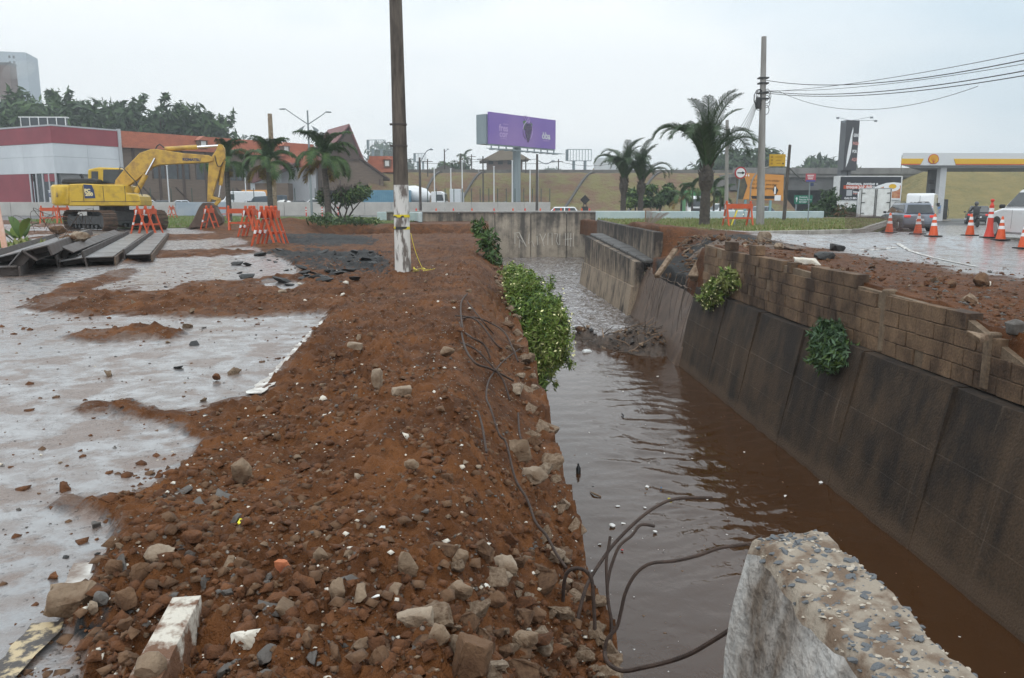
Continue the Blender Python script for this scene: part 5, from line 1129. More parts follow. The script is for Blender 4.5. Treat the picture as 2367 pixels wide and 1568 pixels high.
b_ = MB(); hb = [onp(*c5(*p), -.5) for p in [(-20, 690), (0, 560), (60, 575), (150, 680), (270, 810), (350, 930), (395, 1060), (400, 1160)]]; b_.tube([(a, -.5, z) for a, z in hb], .022, 6)
b_.build('handrail', M_BLK, ex); b_ = MB(); hb = [onp(*c5(*p)) for p in [(630, 245), (660, 180), (710, 150), (760, 190), (800, 225)]]; b_.tube([(a, .0, z) for a, z in hb], .03, 6); b_.build('hydraulic_hose', M_BLK, ex); b_ = MB()
hb = [onp(*c5(*p), -.2) for p in [(1690, 350), (1710, 450), (1740, 540), (1790, 550), (1840, 470)]]; b_.tube([(a, -.22, z) for a, z in hb], .022, 6); b_.build('hydraulic_hose', M_BLK, ex)

# ------------------------------------------------------------------ barricades
M_ORG = mat('orange_barrier_paint', (.62, .10, .028), (.48, .075, .025), rough=.5, scale=5); M_REF = mat('white_reflective', (.80, .78, .78), rough=.35)
def barricade(label, loc, rz, group, w=.95, h=1.0):
    t = thing('barricade', label, 'barricade', loc, rz, group)
    for sx in (-1, 1):
        for sy in (-1, 1):
            a = Vector((sx*w/2, sy*.31, 0)); b = Vector((sx*w/2, sy*.02, h)); mb = MB(); mb.bar(a, b, .062, .05); o = mb.build('leg', M_ORG, t)
            for z0, z1 in (((.74, .93), (.36, .45)) if (sy > 0 and sx < 0) else ()): mb = MB(); mb.bar(a.lerp(b, z0), a.lerp(b, z1), .070, .058); mb.build('reflective_band', M_REF, o)
    for sy in (-1, 1):
        mb = MB(); mb.bar((-w/2-.05, sy*.10, h*.86), (w/2+.05, sy*.10, h*.86), .03, .2); mb.build('board', M_ORG, t)
        mb = MB(); mb.bar((-w/2-.03, sy*.215, h*.36), (w/2+.03, sy*.215, h*.36), .03, .07); mb.build('rail', M_ORG, t)
    for sx in (-1, 1): mb = MB(); mb.lathe([(.045, h), (.05, h+.06), (.03, h+.09)], 8, (sx*w/2, 0, 0)); mb.build('top_knob', M_ORG, t)
    return t
def bput(px, py, rz, label, group, dx=0, dy=0, z=0): p = g(px, py, z); return barricade(label, (p.x+dx, p.y+dy, z), rz, group)
END = rad(96)
for k in range(2): bput(331, 541, END, ['near orange barricade at the right end of the steel beams', 'orange barricade nested behind the one at the steel beam ends'][k], 'barricades by the steel beams', -.0+.17*k-.08, .35*k+.2)
bput(479, 532, END, 'single orange barricade in front of the excavator bucket', 'barricades by the bucket', 0, .4)
bput(558, 535, rad(12), 'orange barricade seen broadside left of the stacked ones', 'barricades by the palms', 0, 0)
for k in range(2): bput(580, 551, END+.02*k, ['nearest barricade of the left stack before the palms', 'rearmost barricade of the left stack before the palms'][k], 'left stack of barricades', -.08+.07*k, .15+.2*k)
for k in range(3): bput(622, 570, END+.02*k, ['nearest barricade of the right stack beside the dark asphalt heap', 'second barricade of the right stack beside the dark asphalt heap', 'rearmost barricade of the right stack beside the dark asphalt heap'][k], 'right stack of barricades', -.10+.07*k, .1+.2*k)
bput(118, 518, rad(5), 'distant orange barricade left of the excavator track', 'far barricades at the left'); bput(143, 513, rad(60), 'distant orange barricade close to the excavator track', 'far barricades at the left'); bput(398, 506, END, 'distant barricade between the excavator and its bucket', 'far barricades behind'); bput(512, 505, rad(5), 'distant barricade behind the bucket', 'far barricades behind')
p = g(1705, 524, .2); barricade('orange barricade standing on the right grass beside the arrow sign', (p.x, p.y, .2), rad(8), 'barricade on the right', 1.1, 1.0)
o = MB(); o.bar((0, 0, 0), (.15, .2, 1.3), .10, .03); o = o.build('barrier_board', mat('faded_orange', (.62, .33, .22), (.7, .5, .42), rough=.6)); o.location = g(18, 612, 0); o.rotation_euler = (0, -.28, 0); tag(o, 'faded orange board leaning at the left border beside the steel beams', 'board')

# ------------------------------------------------------------------ steel beams
M_STB = mat('dark_rusty_steel', (.05, .042, .04), (.095, .075, .066), rough=.42, rough2=.6, scale=2.2, metal=.25, bump=.2, bscale=25); M_STW = mat('wet_web_sky_gleam', (.19, .19, .195), (.075, .058, .048), rough=.26, rough2=.4, scale=1.2, metal=.2, bump=.05); M_STE = mat('mud_caked_flange', (.16, .11, .075), (.07, .05, .04), rough=.85, scale=8, bump=.7, bscale=25)  # web steel paler than the flanges: sky gleam put into its colour
def ibeam(label, A_, B_, depth, fl, roll=0.0, muddy=False, web_up=.55):
    A_, B_ = Vector(A_), Vector(B_); d = B_-A_; L_ = d.length; t = thing('steel_beam', label, 'steel beam', A_); t.rotation_euler = (0, -math.asin(d.z/L_), math.atan2(d.y, d.x))
    R = Matrix.Rotation(roll, 4, 'X')
    def part(nm, c, s, m): mb = MB(); mb.box(c, s, M=R); mb.build(nm, m, t, bevel=.004)
    part('web', (L_/2, 0, 0), (L_, depth-.06, .022), M_STW); part('flange', (L_/2, depth/2, fl*.05), (L_, .03, fl), M_STB); part('flange', (L_/2, -depth/2, -fl*.42), (L_, .03, fl*.86), M_STE if muddy else M_STB)
    mb = MB()
    for k in range(4): mb.box((L_*(.03+.3*k), 0, -fl*.25), (.02, depth-.05, fl*.45), M=R)
    mb.build('stiffener', M_STB, t); return t
def c8(x, y): return (x*.1719, 480.8+y*.1719)
def bgo(a, za, b, zb): return g(*c8(*a), za), g(*c8(*b), zb)
ibeam('rightmost steel beam with wet web and mud-caked flange', *bgo((1855, 630), .15, (2165, 340), .15), .48, .20, 0, True)
ibeam('second steel beam from the right with its web lying wet', *bgo((1330, 665), .16, (1850, 350), .15), .52, .22, 0, True)
ibeam('steel beam lying between the second beam and the tilted one', *bgo((950, 700), .13, (1560, 375), .14), .45, .22, rad(-8))
ibeam('steel beam tilted on edge showing a broad dark flange', *bgo((760, 650), .18, (1500, 370), .2), .36, .26, rad(-62))
ibeam('low steel beam tucked under the tilted wet beam', *bgo((620, 690), .15, (1260, 400), .17), .42, .22, rad(5))
ibeam('leftmost upper steel beam with broad wet web tilted towards the road', *bgo((250, 600), .36, (1010, 335), .3), .85, .2, rad(-14))
ibeam('steel beam end at the left border under the wet one', *bgo((150, 740), .2, (700, 560), .2), .5, .3, rad(-50))
ibeam('thin steel beam lying flat between the wet beams', *bgo((1130, 680), .10, (1700, 360), .10), .22, .14, 0)
ibeam('thin steel beam under the leftmost wet beam', *bgo((420, 640), .15, (1100, 380), .15), .26, .16, rad(10))
ibeam('steel beam cut off by the left border', *bgo((0, 800), .15, (260, 640), .15), .5, .3, 0)
for q, (x, y, w_, lab) in enumerate(((880, 410, .32, 'brown concrete lump lying on the wet steel beam'), (1060, 410, .55, 'pale concrete lump with wires on the steel beams'), (770, 300, .55, 'concrete lump behind the steel beams'), (965, 420, .25, 'small round stone between the lumps on the steel beams'))):
    p = g(*c8(x, y), .40); o = bpy.data.objects.new('rubble_chunk', hull_mesh('rubble_chunk', 700+q, (w_, w_*.6, w_*.55), M_CONC2 if q == 1 else M_CONC3, 22, 2, .08)); COL.objects.link(o); o.location = p+Vector((0, 0, .02)); tag(o, lab, 'rubble')
mb = MB(); r = random.Random(9)
for k in range(10):
    p = g(*c8(r.uniform(380, 1250), r.uniform(280, 460)), .4); q = p+Vector((r.uniform(-1, 1), r.uniform(-1, 1), r.uniform(.1, .8))); mb.tube(spline([p, p.lerp(q, .5)+Vector((r.uniform(-.4, .4), 0, .35)), q], 6), .006, 4)
o = mb.build('loose_wire', M_STEELRUST); tag(o, 'tangle of thin wires springing from the steel beam pile', 'wire', kind='stuff')

# ------------------------------------------------------------------ big pole
PB_ = g(932, 633, 0); pl = thing('utility_pole', 'tall dark concrete pole with peeling white base and yellow tape', 'utility pole', PB_)
M_POLE = mat('weathered_pole', (.13, .105, .085), (.045, .036, .03), rough=.8, scale=3, stretch=(2.2, 2.2, .35), lo=.4, hi=.6, bump=.3, bscale=30); M_POLEW = mat('peeling_white_pole', (.66, .64, .61), (.16, .135, .12), rough=.8, scale=7, stretch=(1.5, 1.5, .35), lo=.50, hi=.60, bump=.4, bscale=30)
Hs = 1.42
mb = MB(); mb.tube([(0, 0, -.25), (0, 0, 0), (-.002, 0, .7), (-.004, 0, Hs)], [.134, .133, .127, .121], 20); mb.build('painted_base', M_POLEW, pl, smooth=True)
mb = MB(); mb.tube([(-.004, 0, Hs-.001), (-.01, 0, 3), (-.03, 0, 6), (-.05, 0, 9.5)], [.119, .105, .088, .07], 20); mb.build('shaft', M_POLE, pl, smooth=True)
M_TAPE = mat('yellow_black_tape', (.70, .56, .02), (.03, .03, .03), rough=.4, scale=9, lo=.48, hi=.52, detail=0)
for z in (.93, .74): mb = MB(); mb.tube([(-.003, 0, z-.022), (-.003, 0, z+.022)], .132, 20); mb.build('barrier_tape', M_TAPE, pl)
for z in (2.03, 2.36): mb = MB(); mb.tube([(-.005, 0, z-.012), (-.005, 0, z+.012)], .121, 20); mb.box((-.13, -.02, z), (.05, .03, .03)); mb.build('steel_strap', M_STB, pl)
mb = MB(); mb.tube(spline([(.14, -.05, .66), (.2, -.05, .4), (.27, -.05, .2), (.34, -.05, .05)], 5), .004, 5); mb.build('tape_end', mat('yellow_tape', (.72, .60, .03), rough=.4), pl)
mb = MB(); r = random.Random(3)
for k in range(9): x, y = r.uniform(.16, .42), r.uniform(-.2, .2); mb.bar((x, y, .02), (x+r.uniform(-.15, .15), y+r.uniform(-.1, .1), r.uniform(.02, .06)), .02, .004)
o = mb.build('tape_heap', MATS['yellow_tape']); o.location = PB_+Vector((0, 0, gz(PB_.x, PB_.y)+.01)); tag(o, 'crumpled yellow barrier tape on the ground at the pole foot', 'tape')

# ------------------------------------------------------------------ shrub with bare branches and short posts on the left verge
sb = g(795, 515, .03); t = thing('frangipani_tree', 'small branching tree with bare twigs above low green leaves', 'tree', sb); mb = MB(); r = random.Random(6)
def branch(mb, p, d, L_, r_, lev, tips):
    q = p+d*L_; mb.tube([p, p.lerp(q, .5)+Vector((r.uniform(-.04, .04), r.uniform(-.04, .04), 0)), q], [r_, r_*.85, r_*.7], 6)
    if lev == 0: tips.append(q); return
    for k in range(3 if lev > 1 else 4):
        a = r.uniform(0, 6.3); n_ = (d*.7+Vector((math.cos(a)*.75, math.sin(a)*.55, r.uniform(.25, .65)))).normalized(); branch(mb, q, n_, L_*r.uniform(.55, .75), r_*.6, lev-1, tips)
tips = []
for a in (.4, 2.2, 3.4, 5.2): branch(mb, Vector((0, 0, 0)), Vector((math.cos(a)*.6, math.sin(a)*.5, .75)).normalized(), .95, .075, 3, tips)
mb.build('branches', M_BARK, t); leafcloud('foliage', [(Vector((.3, -.3, 1.6)), (1.0, .8, .55)), (Vector((-1.2, 0, 1.5)), (.5, .5, .6)), (Vector((1.2, 0, 1.9)), (.7, .7, .5))], 1300, .15, [M_LF2, M_LF1, M_LF3], t, .3, 2.2)
mb = MB()
for q in tips: mb.tube([q, q+Vector((r.uniform(-.12, .12), r.uniform(-.12, .12), r.uniform(.15, .4)))], [.02, .012], 4)
mb.build('twigs', mat('bare_twig', (.13, .11, .10), (.08, .065, .06), rough=.9), t)
bush('low_shrub', 'low leafy shrubs at the foot of the palm by the pole', g(770, 515, .03), [(g(755, 509, .3)+Vector((0, 0, 0)), (1.1, .7, .32)), (g(830, 511, .2), (1.3, .8, .25))], 600, .13, [M_LF2, M_LF1, M_BU1], 8, 0, 41)
mb = MB(); mb.box((0, 0, .5), (1.5, .9, 1.0)); o = mb.build('concrete_box', mat('khaki_concrete', (.22, .21, .16), (.17, .16, .12), rough=.8, scale=2), bevel=.03, loc=g(841, 494, 0)); tag(o, 'squat khaki concrete box on the left verge', 'box')
p = g(636, 508, 0); mb = MB(); mb.tube([(0, 0, 0), (0, 0, 8)], [.24, .17], 6); o = mb.build('concrete_pole', M_CONC2, loc=p); tag(o, 'pale concrete pole right behind the middle palm', 'pole')
p = g(850, 497, 0)
# ================================================================== background
M_WALLP = mat('pale_wall_paint', (.50, .48, .45), (.42, .40, .375), rough=.7, scale=.8); M_WALLB = mat('bluish_wall_paint', (.30, .36, .42), (.38, .42, .45), rough=.6, scale=1)
M_WALLK = mat('khaki_wall', (.22, .20, .12), (.18, .16, .10), rough=.7, scale=1)
bwall = thing('boundary_wall', 'long low pale wall along the car park on the left', 'wall', (-24, 90, 0)); kx = 0
for i in range(22):
    x0 = -58+i*3.0; m_ = M_WALLP
    px_ = 1110+x0*20.05
    if 405 < px_ < 500: m_ = M_WALLB
    if px_ > 1262-40: continue
    mb = MB(); mb.box((x0+1.5+24, 0, .7), (2.97, .2, 1.5)); mb.build('wall_panel', m_, bwall, bevel=.02)
mb = MB(); mb.box((7.1+24, 3, .7), (.2, 6, 1.5)); mb.build('wall_panel', M_WALLP, bwall)
fe = thing('mesh_fence', 'row of thin dark fence posts above the pale wall by the billboard', 'fence', (1, 91, 0)); M_FP = mat('dark_green_post', (.03, .06, .045), rough=.5)
PM = MB(); PM.tube([(0, 0, 1.2), (0, 0, 3.0)], .05, 5); pmo = PM.build('post', M_FP, fe, loc=(-7, 0, 0))
for i in range(1, 15): o = pmo.copy(); COL.objects.link(o); o.location = (-7+i*1.0, 0, 0)
fe2 = thing('mesh_fence', 'row of thin dark fence posts in front of the timber building', 'fence', (-30, 91, 0))
for i in range(12): o = pmo.copy(); COL.objects.link(o); o.parent = fe2; o.location = (-14+i*2.3, 0, 0)
# ---- big box store
st = thing('store_building', 'white store building with broad dark red bands at the left', 'building', (at(135, 475, 100).x, 100, 0)); M_REDB = mat('dark_red_band', (.23, .035, .05), (.30, .05, .065), rough=.6, scale=.4); M_WPAN = mat('pale_cladding', (.66, .69, .72), (.54, .57, .60), rough=.6, scale=.35, stretch=(1, 1, .4)); M_TRIM = mat('grey_trim', (.45, .46, .48), rough=.5)
q0 = at(135, 475, 100); A_ = at(0, 475, 106)-q0; C_ = at(287, 475, 106.8)-q0; A_.z = C_.z = 0; B_ = Vector((0, 0, 0))
def facade(mb, a, b, z0, z1, th, mi=0, out=0.0):
    n_ = Vector(((b-a).y, -(b-a).x, 0)).normalized(); a2, b2 = a+n_*out, b+n_*out; c_ = [a2, b2, b2-n_*th, a2-n_*th]
    mb.add([(p.x, p.y, z0) for p in c_]+[(p.x, p.y, z1) for p in c_], [(0, 1, 5, 4), (1, 2, 6, 5), (2, 3, 7, 6), (3, 0, 4, 7), (4, 5, 6, 7), (3, 2, 1, 0)], mi)
for a, b in ((A_*2.2, A_), (A_, A_*.5), (A_*.5, B_), (B_, C_*.5), (C_*.5, C_)):
    mb = MB(); facade(mb, a, b.lerp(a, .004), 5.0, 7.0, .3); mb.build('cladding_panel', M_WPAN, st); mb = MB(); facade(mb, a, b.lerp(a, .004), 7.02, 8.6, .3); mb.build('cladding_panel', M_WPAN, st); mb = MB(); facade(mb, a, b, 8.62, 10.6, .3, 0, .06); mb.build('red_band', M_REDB, st); mb = MB(); facade(mb, a, b, 10.62, 10.8, .4, 0, .1); mb.build('roof_trim', M_TRIM, st)
mb = MB(); facade(mb, A_*2.2, A_*.42, 0, 4.98, .3); mb.build('red_wall', M_REDB, st); mb = MB(); facade(mb, A_*2.2, A_*.42, 1.2, 1.5, .3, 0, .03); mb.build('white_stripe', M_WPAN, st)
mb = MB(); facade(mb, A_*.42, B_, 0, 4.98, .2, 0, -.4); gl = mb.build('shopfront_glass', M_GLS, st)
for k in range(5): mb = MB(); p = (A_*.42).lerp(B_, k/4); mb.box((p.x, p.y, 2.5), (.18, .18, 4.98)); mb.build('mullion', M_TRIM, st)
mb = MB(); facade(mb, A_*.18, B_, 4.0, 4.9, .2, 0, .05); mb.build('red_sign_band', M_REDB, st)
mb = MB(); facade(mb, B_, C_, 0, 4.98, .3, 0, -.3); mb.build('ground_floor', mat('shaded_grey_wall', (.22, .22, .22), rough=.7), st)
mb = MB(); mb.add([(*((A_*2.2)[:2]), 10.5), (0, 0, 10.5), (*C_[:2], 10.5), (-14, 20, 10.5)], [(0, 1, 2, 3)]); mb.build('flat_roof', M_TRIM, st)
ac = thing('roof_unit', 'long dark louvred cooling unit on the store roof', 'cooling unit', (at(122, 475, 106).x, 106, 10.5)); mb = MB(); mb.box((0, 0, .35), (5.8, .9, .12)); mb.build('frame', M_TRIM, ac)
for k in range(5): mb = MB(); mb.box((-2.2+k*1.12, -.1, 1.05), (1.06, .6, 1.2)); mb.build('fan_panel', M_GLS, ac, bevel=.03); 
for k in range(6): mb = MB(); mb.box((-2.76+k*1.12, -.42, .9), (.09, .08, 1.6)); mb.build('post', M_WHITE, ac)
mb = MB(); mb.box((0, -.1, 1.72), (6.0, .7, .12)); mb.build('top_rail', M_WHITE, ac)
# ---- brown timber building with tiled mansard
M_TILE = mat('orange_roof_tile', (.46, .15, .075), (.36, .11, .06), rough=.7, scale=1.2, bump=.5, bscale=9, stretch=(1, 1, 2)); M_TIMB = mat('brown_planks', (.135, .095, .07), (.185, .135, .10), rough=.8, scale=2, stretch=(.4, .4, 6)); M_TIMD = mat('dark_timber', (.08, .05, .038), rough=.8)
tb = thing('timber_building', 'long brown timber building with an orange tiled roof behind the excavator', 'building', (at(288, 475, 107).x, 107, 0)); D0 = Vector((.1, 0, 0)); D1 = at(735, 475, 130)-at(288, 475, 107); D1.z = 0; ud = (D1-D0).normalized(); un = Vector((ud.y, -ud.x, 0))
mb = MB(); facade(mb, D0, D1, 0, 8.7, 6.0); mb.build('wall', M_TIMB, tb)
rowsT = 7
for k in range(rowsT):      # overlapping courses of tiles
    mb = MB(); z0 = 8.55+k*.31; o0 = .75-.20*k; facade(mb, D0, D1, z0, z0+.34, .35, 0, o0); mb.build('tile_course', M_TILE, tb)
mb = MB(); facade(mb, D0-ud*.35, D0, 0, 10.9, .5, 0, .4); mb.build('end_trim', M_TRIM, tb)
for k, (a, b) in enumerate(((.13, .30), (.33, .46), (.50, .60))):
    mb = MB(); facade(mb, D0.lerp(D1, a), D0.lerp(D1, b), 4.7, 7.0, .1, 0, .02); w_ = mb.build('window', M_GLS, tb)
    for q in range(4): mb = MB(); p = D0.lerp(D1, a+(b-a)*q/3)+un*.06; mb.box((p.x, p.y, 5.85), (.14, .14, 2.3)); mb.build('window_frame', M_TIMD, w_)
for k in range(9): mb = MB(); p = D0.lerp(D1, .05+.11*k)+un*.05; mb.box((p.x, p.y, 4.3), (.28, .28, 8.6)); mb.build('timber_post', M_TIMD, tb)
for k in range(6): mb = MB(); p = D0.lerp(D1, .08+.15*k)+un*.06; q = p+ud*2.2; mb.bar((p.x, p.y, 3.6), (q.x, q.y, 1.2), .2, .12); mb.build('brace', M_TIMD, tb)
mb = MB(); facade(mb, D0.lerp(D1, .60), D0.lerp(D1, .86), 3.4, 5.9, .1, 0, .04); mb.build('pale_panel', M_WPAN, tb)
for f in (.36, .80):
    p = D0.lerp(D1, f)+un*.5; M_ = Matrix.Translation((p.x, p.y, 9.2)) @ Matrix.Rotation(math.atan2(ud.y, ud.x), 4, 'Z'); mb = MB(); mb.box((0, 0, .4), (1.3, .9, 1.1), M=M_); dm_ = mb.build('dormer', M_TIMB, tb); mb = MB(); mb.prism([(-.85, .9), (0, 1.5), (.85, .9)], 'y', -.7, .6, M=M_); mb.build('dormer_roof', M_TILE, dm_); mb = MB(); mb.box((0, -.46, .45), (.7, .04, .7), M=M_); mb.build('window', M_WHITE, dm_)
# ---- chalet with steep gable
ch = thing('chalet_building', 'chalet with a steep maroon gabled roof behind the nearest left palm', 'building', (at(809, 475, 124).x, 124, 0)); M_MAR = mat('maroon_roof', (.20, .085, .085), (.26, .12, .115), rough=.7, scale=1, bump=.3, bscale=10); u_ = Vector((.90, -.43, 0)); w_ = Vector((-.46, .88, 0))
def chp(a, b, z): p = u_*a+w_*b; return (p.x, p.y, z)
mb = MB(); mb.add([chp(0, 0, 13.2), chp(2.2, 0, 8.1), chp(6.2, 0, 5.4), chp(6.2, 0, 0), chp(-9.5, 0, 0), chp(-9.5, 0, 5.0), chp(-5.0, 0, 8.1)], [tuple(range(7))]); mb.build('gable_wall', M_TIMB, ch)
for nm, a, b, m_ in (('roof', (0, 13.3), (-5.3, 8.0), M_MAR), ('roof', (0, 13.3), (2.5, 7.9), M_MAR), ('roof', (2.0, 8.2), (7.0, 5.0), M_TIMD), ('roof', (-4.8, 8.2), (-10.5, 4.6), M_MAR)):
    mb = MB(); q = .25; mb.add([chp(a[0], -1.0, a[1]), chp(b[0], -1.0, b[1]), chp(b[0], 10, b[1]), chp(a[0], 10, a[1])]+[chp(a[0], -1.0, a[1]-q), chp(b[0], -1.0, b[1]-q), chp(b[0], 10, b[1]-q), chp(a[0], 10, a[1]-q)], [(0, 1, 2, 3), (7, 6, 5, 4), (0, 4, 5, 1), (1, 5, 6, 2), (2, 6, 7, 3), (3, 7, 4, 0)]); mb.build(nm, m_, ch)
mb = MB(); mb.add([chp(0, -.55, 12.3), chp(1.9, -.55, 8.0), chp(-4.2, -.55, 8.0)], [(0, 1, 2)]); mb.build('dark_gable_boards', M_TIMD, ch)
for k in range(5): mb = MB(); x_ = -9+k*3.6; mb.add([chp(x_, -.06, 0), chp(x_+.25, -.06, 0), chp(x_+.25, -.06, 5), chp(x_, -.06, 5)], [(0, 1, 2, 3)]); mb.build('timber_post', M_TIMD, ch)
mb = MB(); mb.add([chp(-8.5, -.05, .1), chp(-1, -.05, .1), chp(-1, -.05, 3.4), chp(-8.5, -.05, 3.4)], [(0, 1, 2, 3)]); mb.build('window', M_GLS, ch)
for k in range(5): mb = MB(); x_ = -7.4+k*.8; mb.add([chp(x_, -.12, 2.1), chp(x_+.45, -.12, 2.1), chp(x_+.45, -.12, 2.7), chp(x_, -.12, 2.7)], [(0, 1, 2, 3)]); mb.build('green_letter_block', mat('sign_green', (.08, .30, .12), rough=.5) if 'sign_green' not in MATS else MATS['sign_green'], ch)
mw = thing('wing_building', 'low wing with an orange mansard roof right of the chalet gable', 'building', (-14, 128, 0)); mb = MB(); mb.box((-1.2, 2, 3.3), (5.5, 5, 6.6)); mb.build('wall', M_TIMB, mw)
for k in range(5): mb = MB(); mb.box((-1.2, 1.5, 6.5+k*.5), (6.4-k*.45, 5.8-k*.4, .54)); mb.build('tile_course', M_TILE, mw)
mb = MB(); mb.box((-.6, -1.2, 7.6), (1.0, .6, 1.2)); d_ = mb.build('dormer', M_TIMB, mw); mb = MB(); mb.box((-.6, -1.52, 7.6), (.6, .05, .8)); mb.build('window', M_WHITE, d_); mb = MB(); mb.prism([(-1.3, 8.2), (-.6, 8.8), (.1, 8.2)], 'y', -1.7, -.6); mb.build('dormer_roof', M_TILE, d_)
lw2 = thing('wing_building', 'middle wing with orange tiles and a lower maroon roof left of the chalet', 'building', (-30, 125, 0)); mb = MB(); mb.box((0, 2, 3.5), (9, 4, 7)); mb.build('wall', M_TRIM, lw2)
for k in range(6): mb = MB(); mb.box((0, 1.6, 7.1+k*.42), (9.6-k*.2, 4.6-k*.5, .46)); mb.build('tile_course', M_TILE, lw2)
mb = MB(); mb.prism([(-6.5, 4.6), (0, 7.4), (2.5, 7.4), (-4.0, 4.4)], 'y', -4, -.5); mb.build('roof', M_MAR, lw2); mb = MB(); mb.box((-1.5, -2.0, 2.2), (5, 3, 4.4)); mb.build('wall', M_TIMB, lw2)
# ---- container and mixer truck
cn = thing('shipping_container', 'blue corrugated container beside the chalet behind the pale wall', 'container', at(896, 475, 97)); cn.location.z = 0; M_BLU = mat('faded_blue_steel', (.10, .25, .36), (.14, .30, .40), rough=.55, scale=1); mb = MB(); mb.box((0, 0, 1.55), (5.6, 2.4, 2.7)); mb.build('shell', M_BLU, cn)
for k in range(23): mb = MB(); mb.box((-2.66+k*.242, -1.22, 1.55), (.12, .05, 2.5)); mb.build('rib', M_BLU, cn)
M_TYRE = mat('tyre', (.022, .022, .022), (.04, .038, .036), rough=.8, scale=8); M_RIM = mat('alloy_rim', (.5, .5, .52), rough=.3, metal=.8); M_PLATE = mat('number_plate', (.7, .72, .74), rough=.4); M_RLAMP = mat('red_lamp', (.45, .02, .02), rough=.2, emit=(.9, .05, .03, .4)); M_HLAMP = mat('lit_headlamp', (.9, .85, .7), rough=.2, emit=(1, .85, .55, 9)); M_CLAMP = mat('clear_lamp', (.6, .62, .64), rough=.15)
def wheel(t, x, y, r_, w_=.22):
    mb = MB(); s = 1 if y > 0 else -1; mb.lathe([(r_*.62, -w_/2), (r_*.95, -w_/2), (r_, -w_/4), (r_, w_/4), (r_*.95, w_/2), (r_*.62, w_/2)], 18, (x, y, r_), 'y'); o = mb.build('wheel', M_TYRE, t, smooth=True)
    mb = MB(); mb.lathe([(r_*.62, -.02), (r_*.60, .03), (r_*.2, .01)], 14, (x, y+s*(w_/2+.0), r_), 'y'); 
    mb.build('rim', M_RIM, o, smooth=True)
def car(label, loc, rz, paint, kind='hatch', group=None, lit=False, rails=False):
    P = dict(hatch=(4.0, 1.50, 1.72, .93, (-1.95, -1.55, .45, 1.15), .31), sedan=(4.45, 1.46, 1.75, .93, (-1.35, -.75, .45, 1.15), .32), suv=(4.4, 1.66, 1.84, 1.05, (-2.1, -1.75, .40, 1.15), .36), pickup=(5.0, 1.75, 1.85, 1.05, (-.75, -.6, .65, 1.35), .38))[kind]
    L_, H, Wd, belt, (r0, r1, f1, f0), wr = P; t = thing('car', label, 'car', loc, rz, group); hl = L_/2
    hood = belt-.04
    prof = [(-hl+.06, .30), (-hl, .45), (-hl+.02, belt-.18), (-hl+.10, belt), (f0, belt), (hl-.35, hood-.10), (hl-.06, hood-.24), (hl, .55), (hl-.05, .28), (hl-.3, .20), (-hl+.3, .20)]
    mb = MB(); mb.prism(prof, 'y', -Wd/2, Wd/2); body = mb.build('body', paint, t, bevel=.07, smooth=True)
    wb, wt_ = Wd/2-.06, Wd/2-.24
    def yw(z): return wb+(wt_-wb)*(z-belt)/(H-belt)
    vs = [(r0, -wb, belt-.02), (f0, -wb, belt-.02), (f0, wb, belt-.02), (r0, wb, belt-.02), (r1, -wt_, H), (f1, -wt_, H), (f1, wt_, H), (r1, wt_, H)]
    mb = MB(); mb.add(vs, [(3, 2, 1, 0), (4, 5, 6, 7), (0, 1, 5, 4), (1, 2, 6, 5), (2, 3, 7, 6), (3, 0, 4, 7)]); mb.build('cabin', paint, t, bevel=.05, smooth=True)
    def xr(z): return r0+(r1-r0)*(z-belt)/(H-belt)
    def xf(z): return f0+(f1-f0)*(z-belt)/(H-belt)
    z0, z1 = belt+.05, H-.10; e = .012; mid = (r1+f1)/2 + .05
    for s in (-1, 1):
        for a, b in (((xr(z0)+.16, xr(z1)+.12), (mid-.05, mid-.05)), ((mid+.05, mid+.05), (xf(z0)-.16, xf(z1)-.10))):
            mb = MB(); mb.add([(a[0], s*(yw(z0)+e), z0), (b[0], s*(yw(z0)+e), z0), (b[1], s*(yw(z1)+e), z1), (a[1], s*(yw(z1)+e), z1)], [(0, 1, 2, 3)]); mb.build('window', M_GLS, t)
    for fx, dx in ((xf, .014), (xr, -.014)):
        mb = MB(); mb.add([(fx(z0)+dx, -yw(z0)+.10, z0), (fx(z0)+dx, yw(z0)-.10, z0), (fx(z1)+dx, yw(z1)-.10, z1), (fx(z1)+dx, -yw(z1)+.10, z1)], [(0, 1, 2, 3)]); mb.build('windscreen' if dx > 0 else 'rear_window', M_GLS, t)
    for sx in (-hl+.82, hl-.85):
        for s in (-1, 1): 
            mb = MB(); mb.lathe([(wr+.06, -.02), (wr+.06, .02)], 18, (sx, s*(Wd/2-.014), wr), 'y'); mb.build('wheel_arch', M_BLK, t); wheel(t, sx, s*(Wd/2-.09), wr)
    for s in (-1, 1):
        mb = MB(); mb.box((-hl+.03, s*(Wd/2-.22), belt-.16), (.10, .36, .14)); mb.build('tail_lamp', M_RLAMP, t, bevel=.02); mb = MB(); mb.box((hl-.12, s*(Wd/2-.26), hood-.28), (.16, .36, .13)); mb.build('headlamp', M_HLAMP if lit else M_CLAMP, t, bevel=.02)
        mb = MB(); mb.box((f0-.25, s*(Wd/2+.07), belt+.06), (.10, .18, .13)); mb.build('mirror', paint if kind != 'suv' else M_BLK, t, bevel=.03)
        if rails: mb = MB(); mb.tube([(r1+.2, s*(wt_-.03), H+.02), (r1+.3, s*(wt_-.03), H+.06), (f1-.3, s*(wt_-.03), H+.06), (f1-.1, s*(wt_-.03), H+.02)], .02, 5); mb.build('roof_rail', M_BLK, t)
        mb = MB(); mb.box((mid+.35, s*(Wd/2+.004), belt-.14), (.2, .02, .03)); mb.build('door_handle', paint, t)
        for xx in (mid, mid+.95, mid-.95): mb = MB(); mb.box((xx, s*(Wd/2+.001), belt-.36), (.012, .004, .62)); mb.build('door_seam', M_BLK, t)
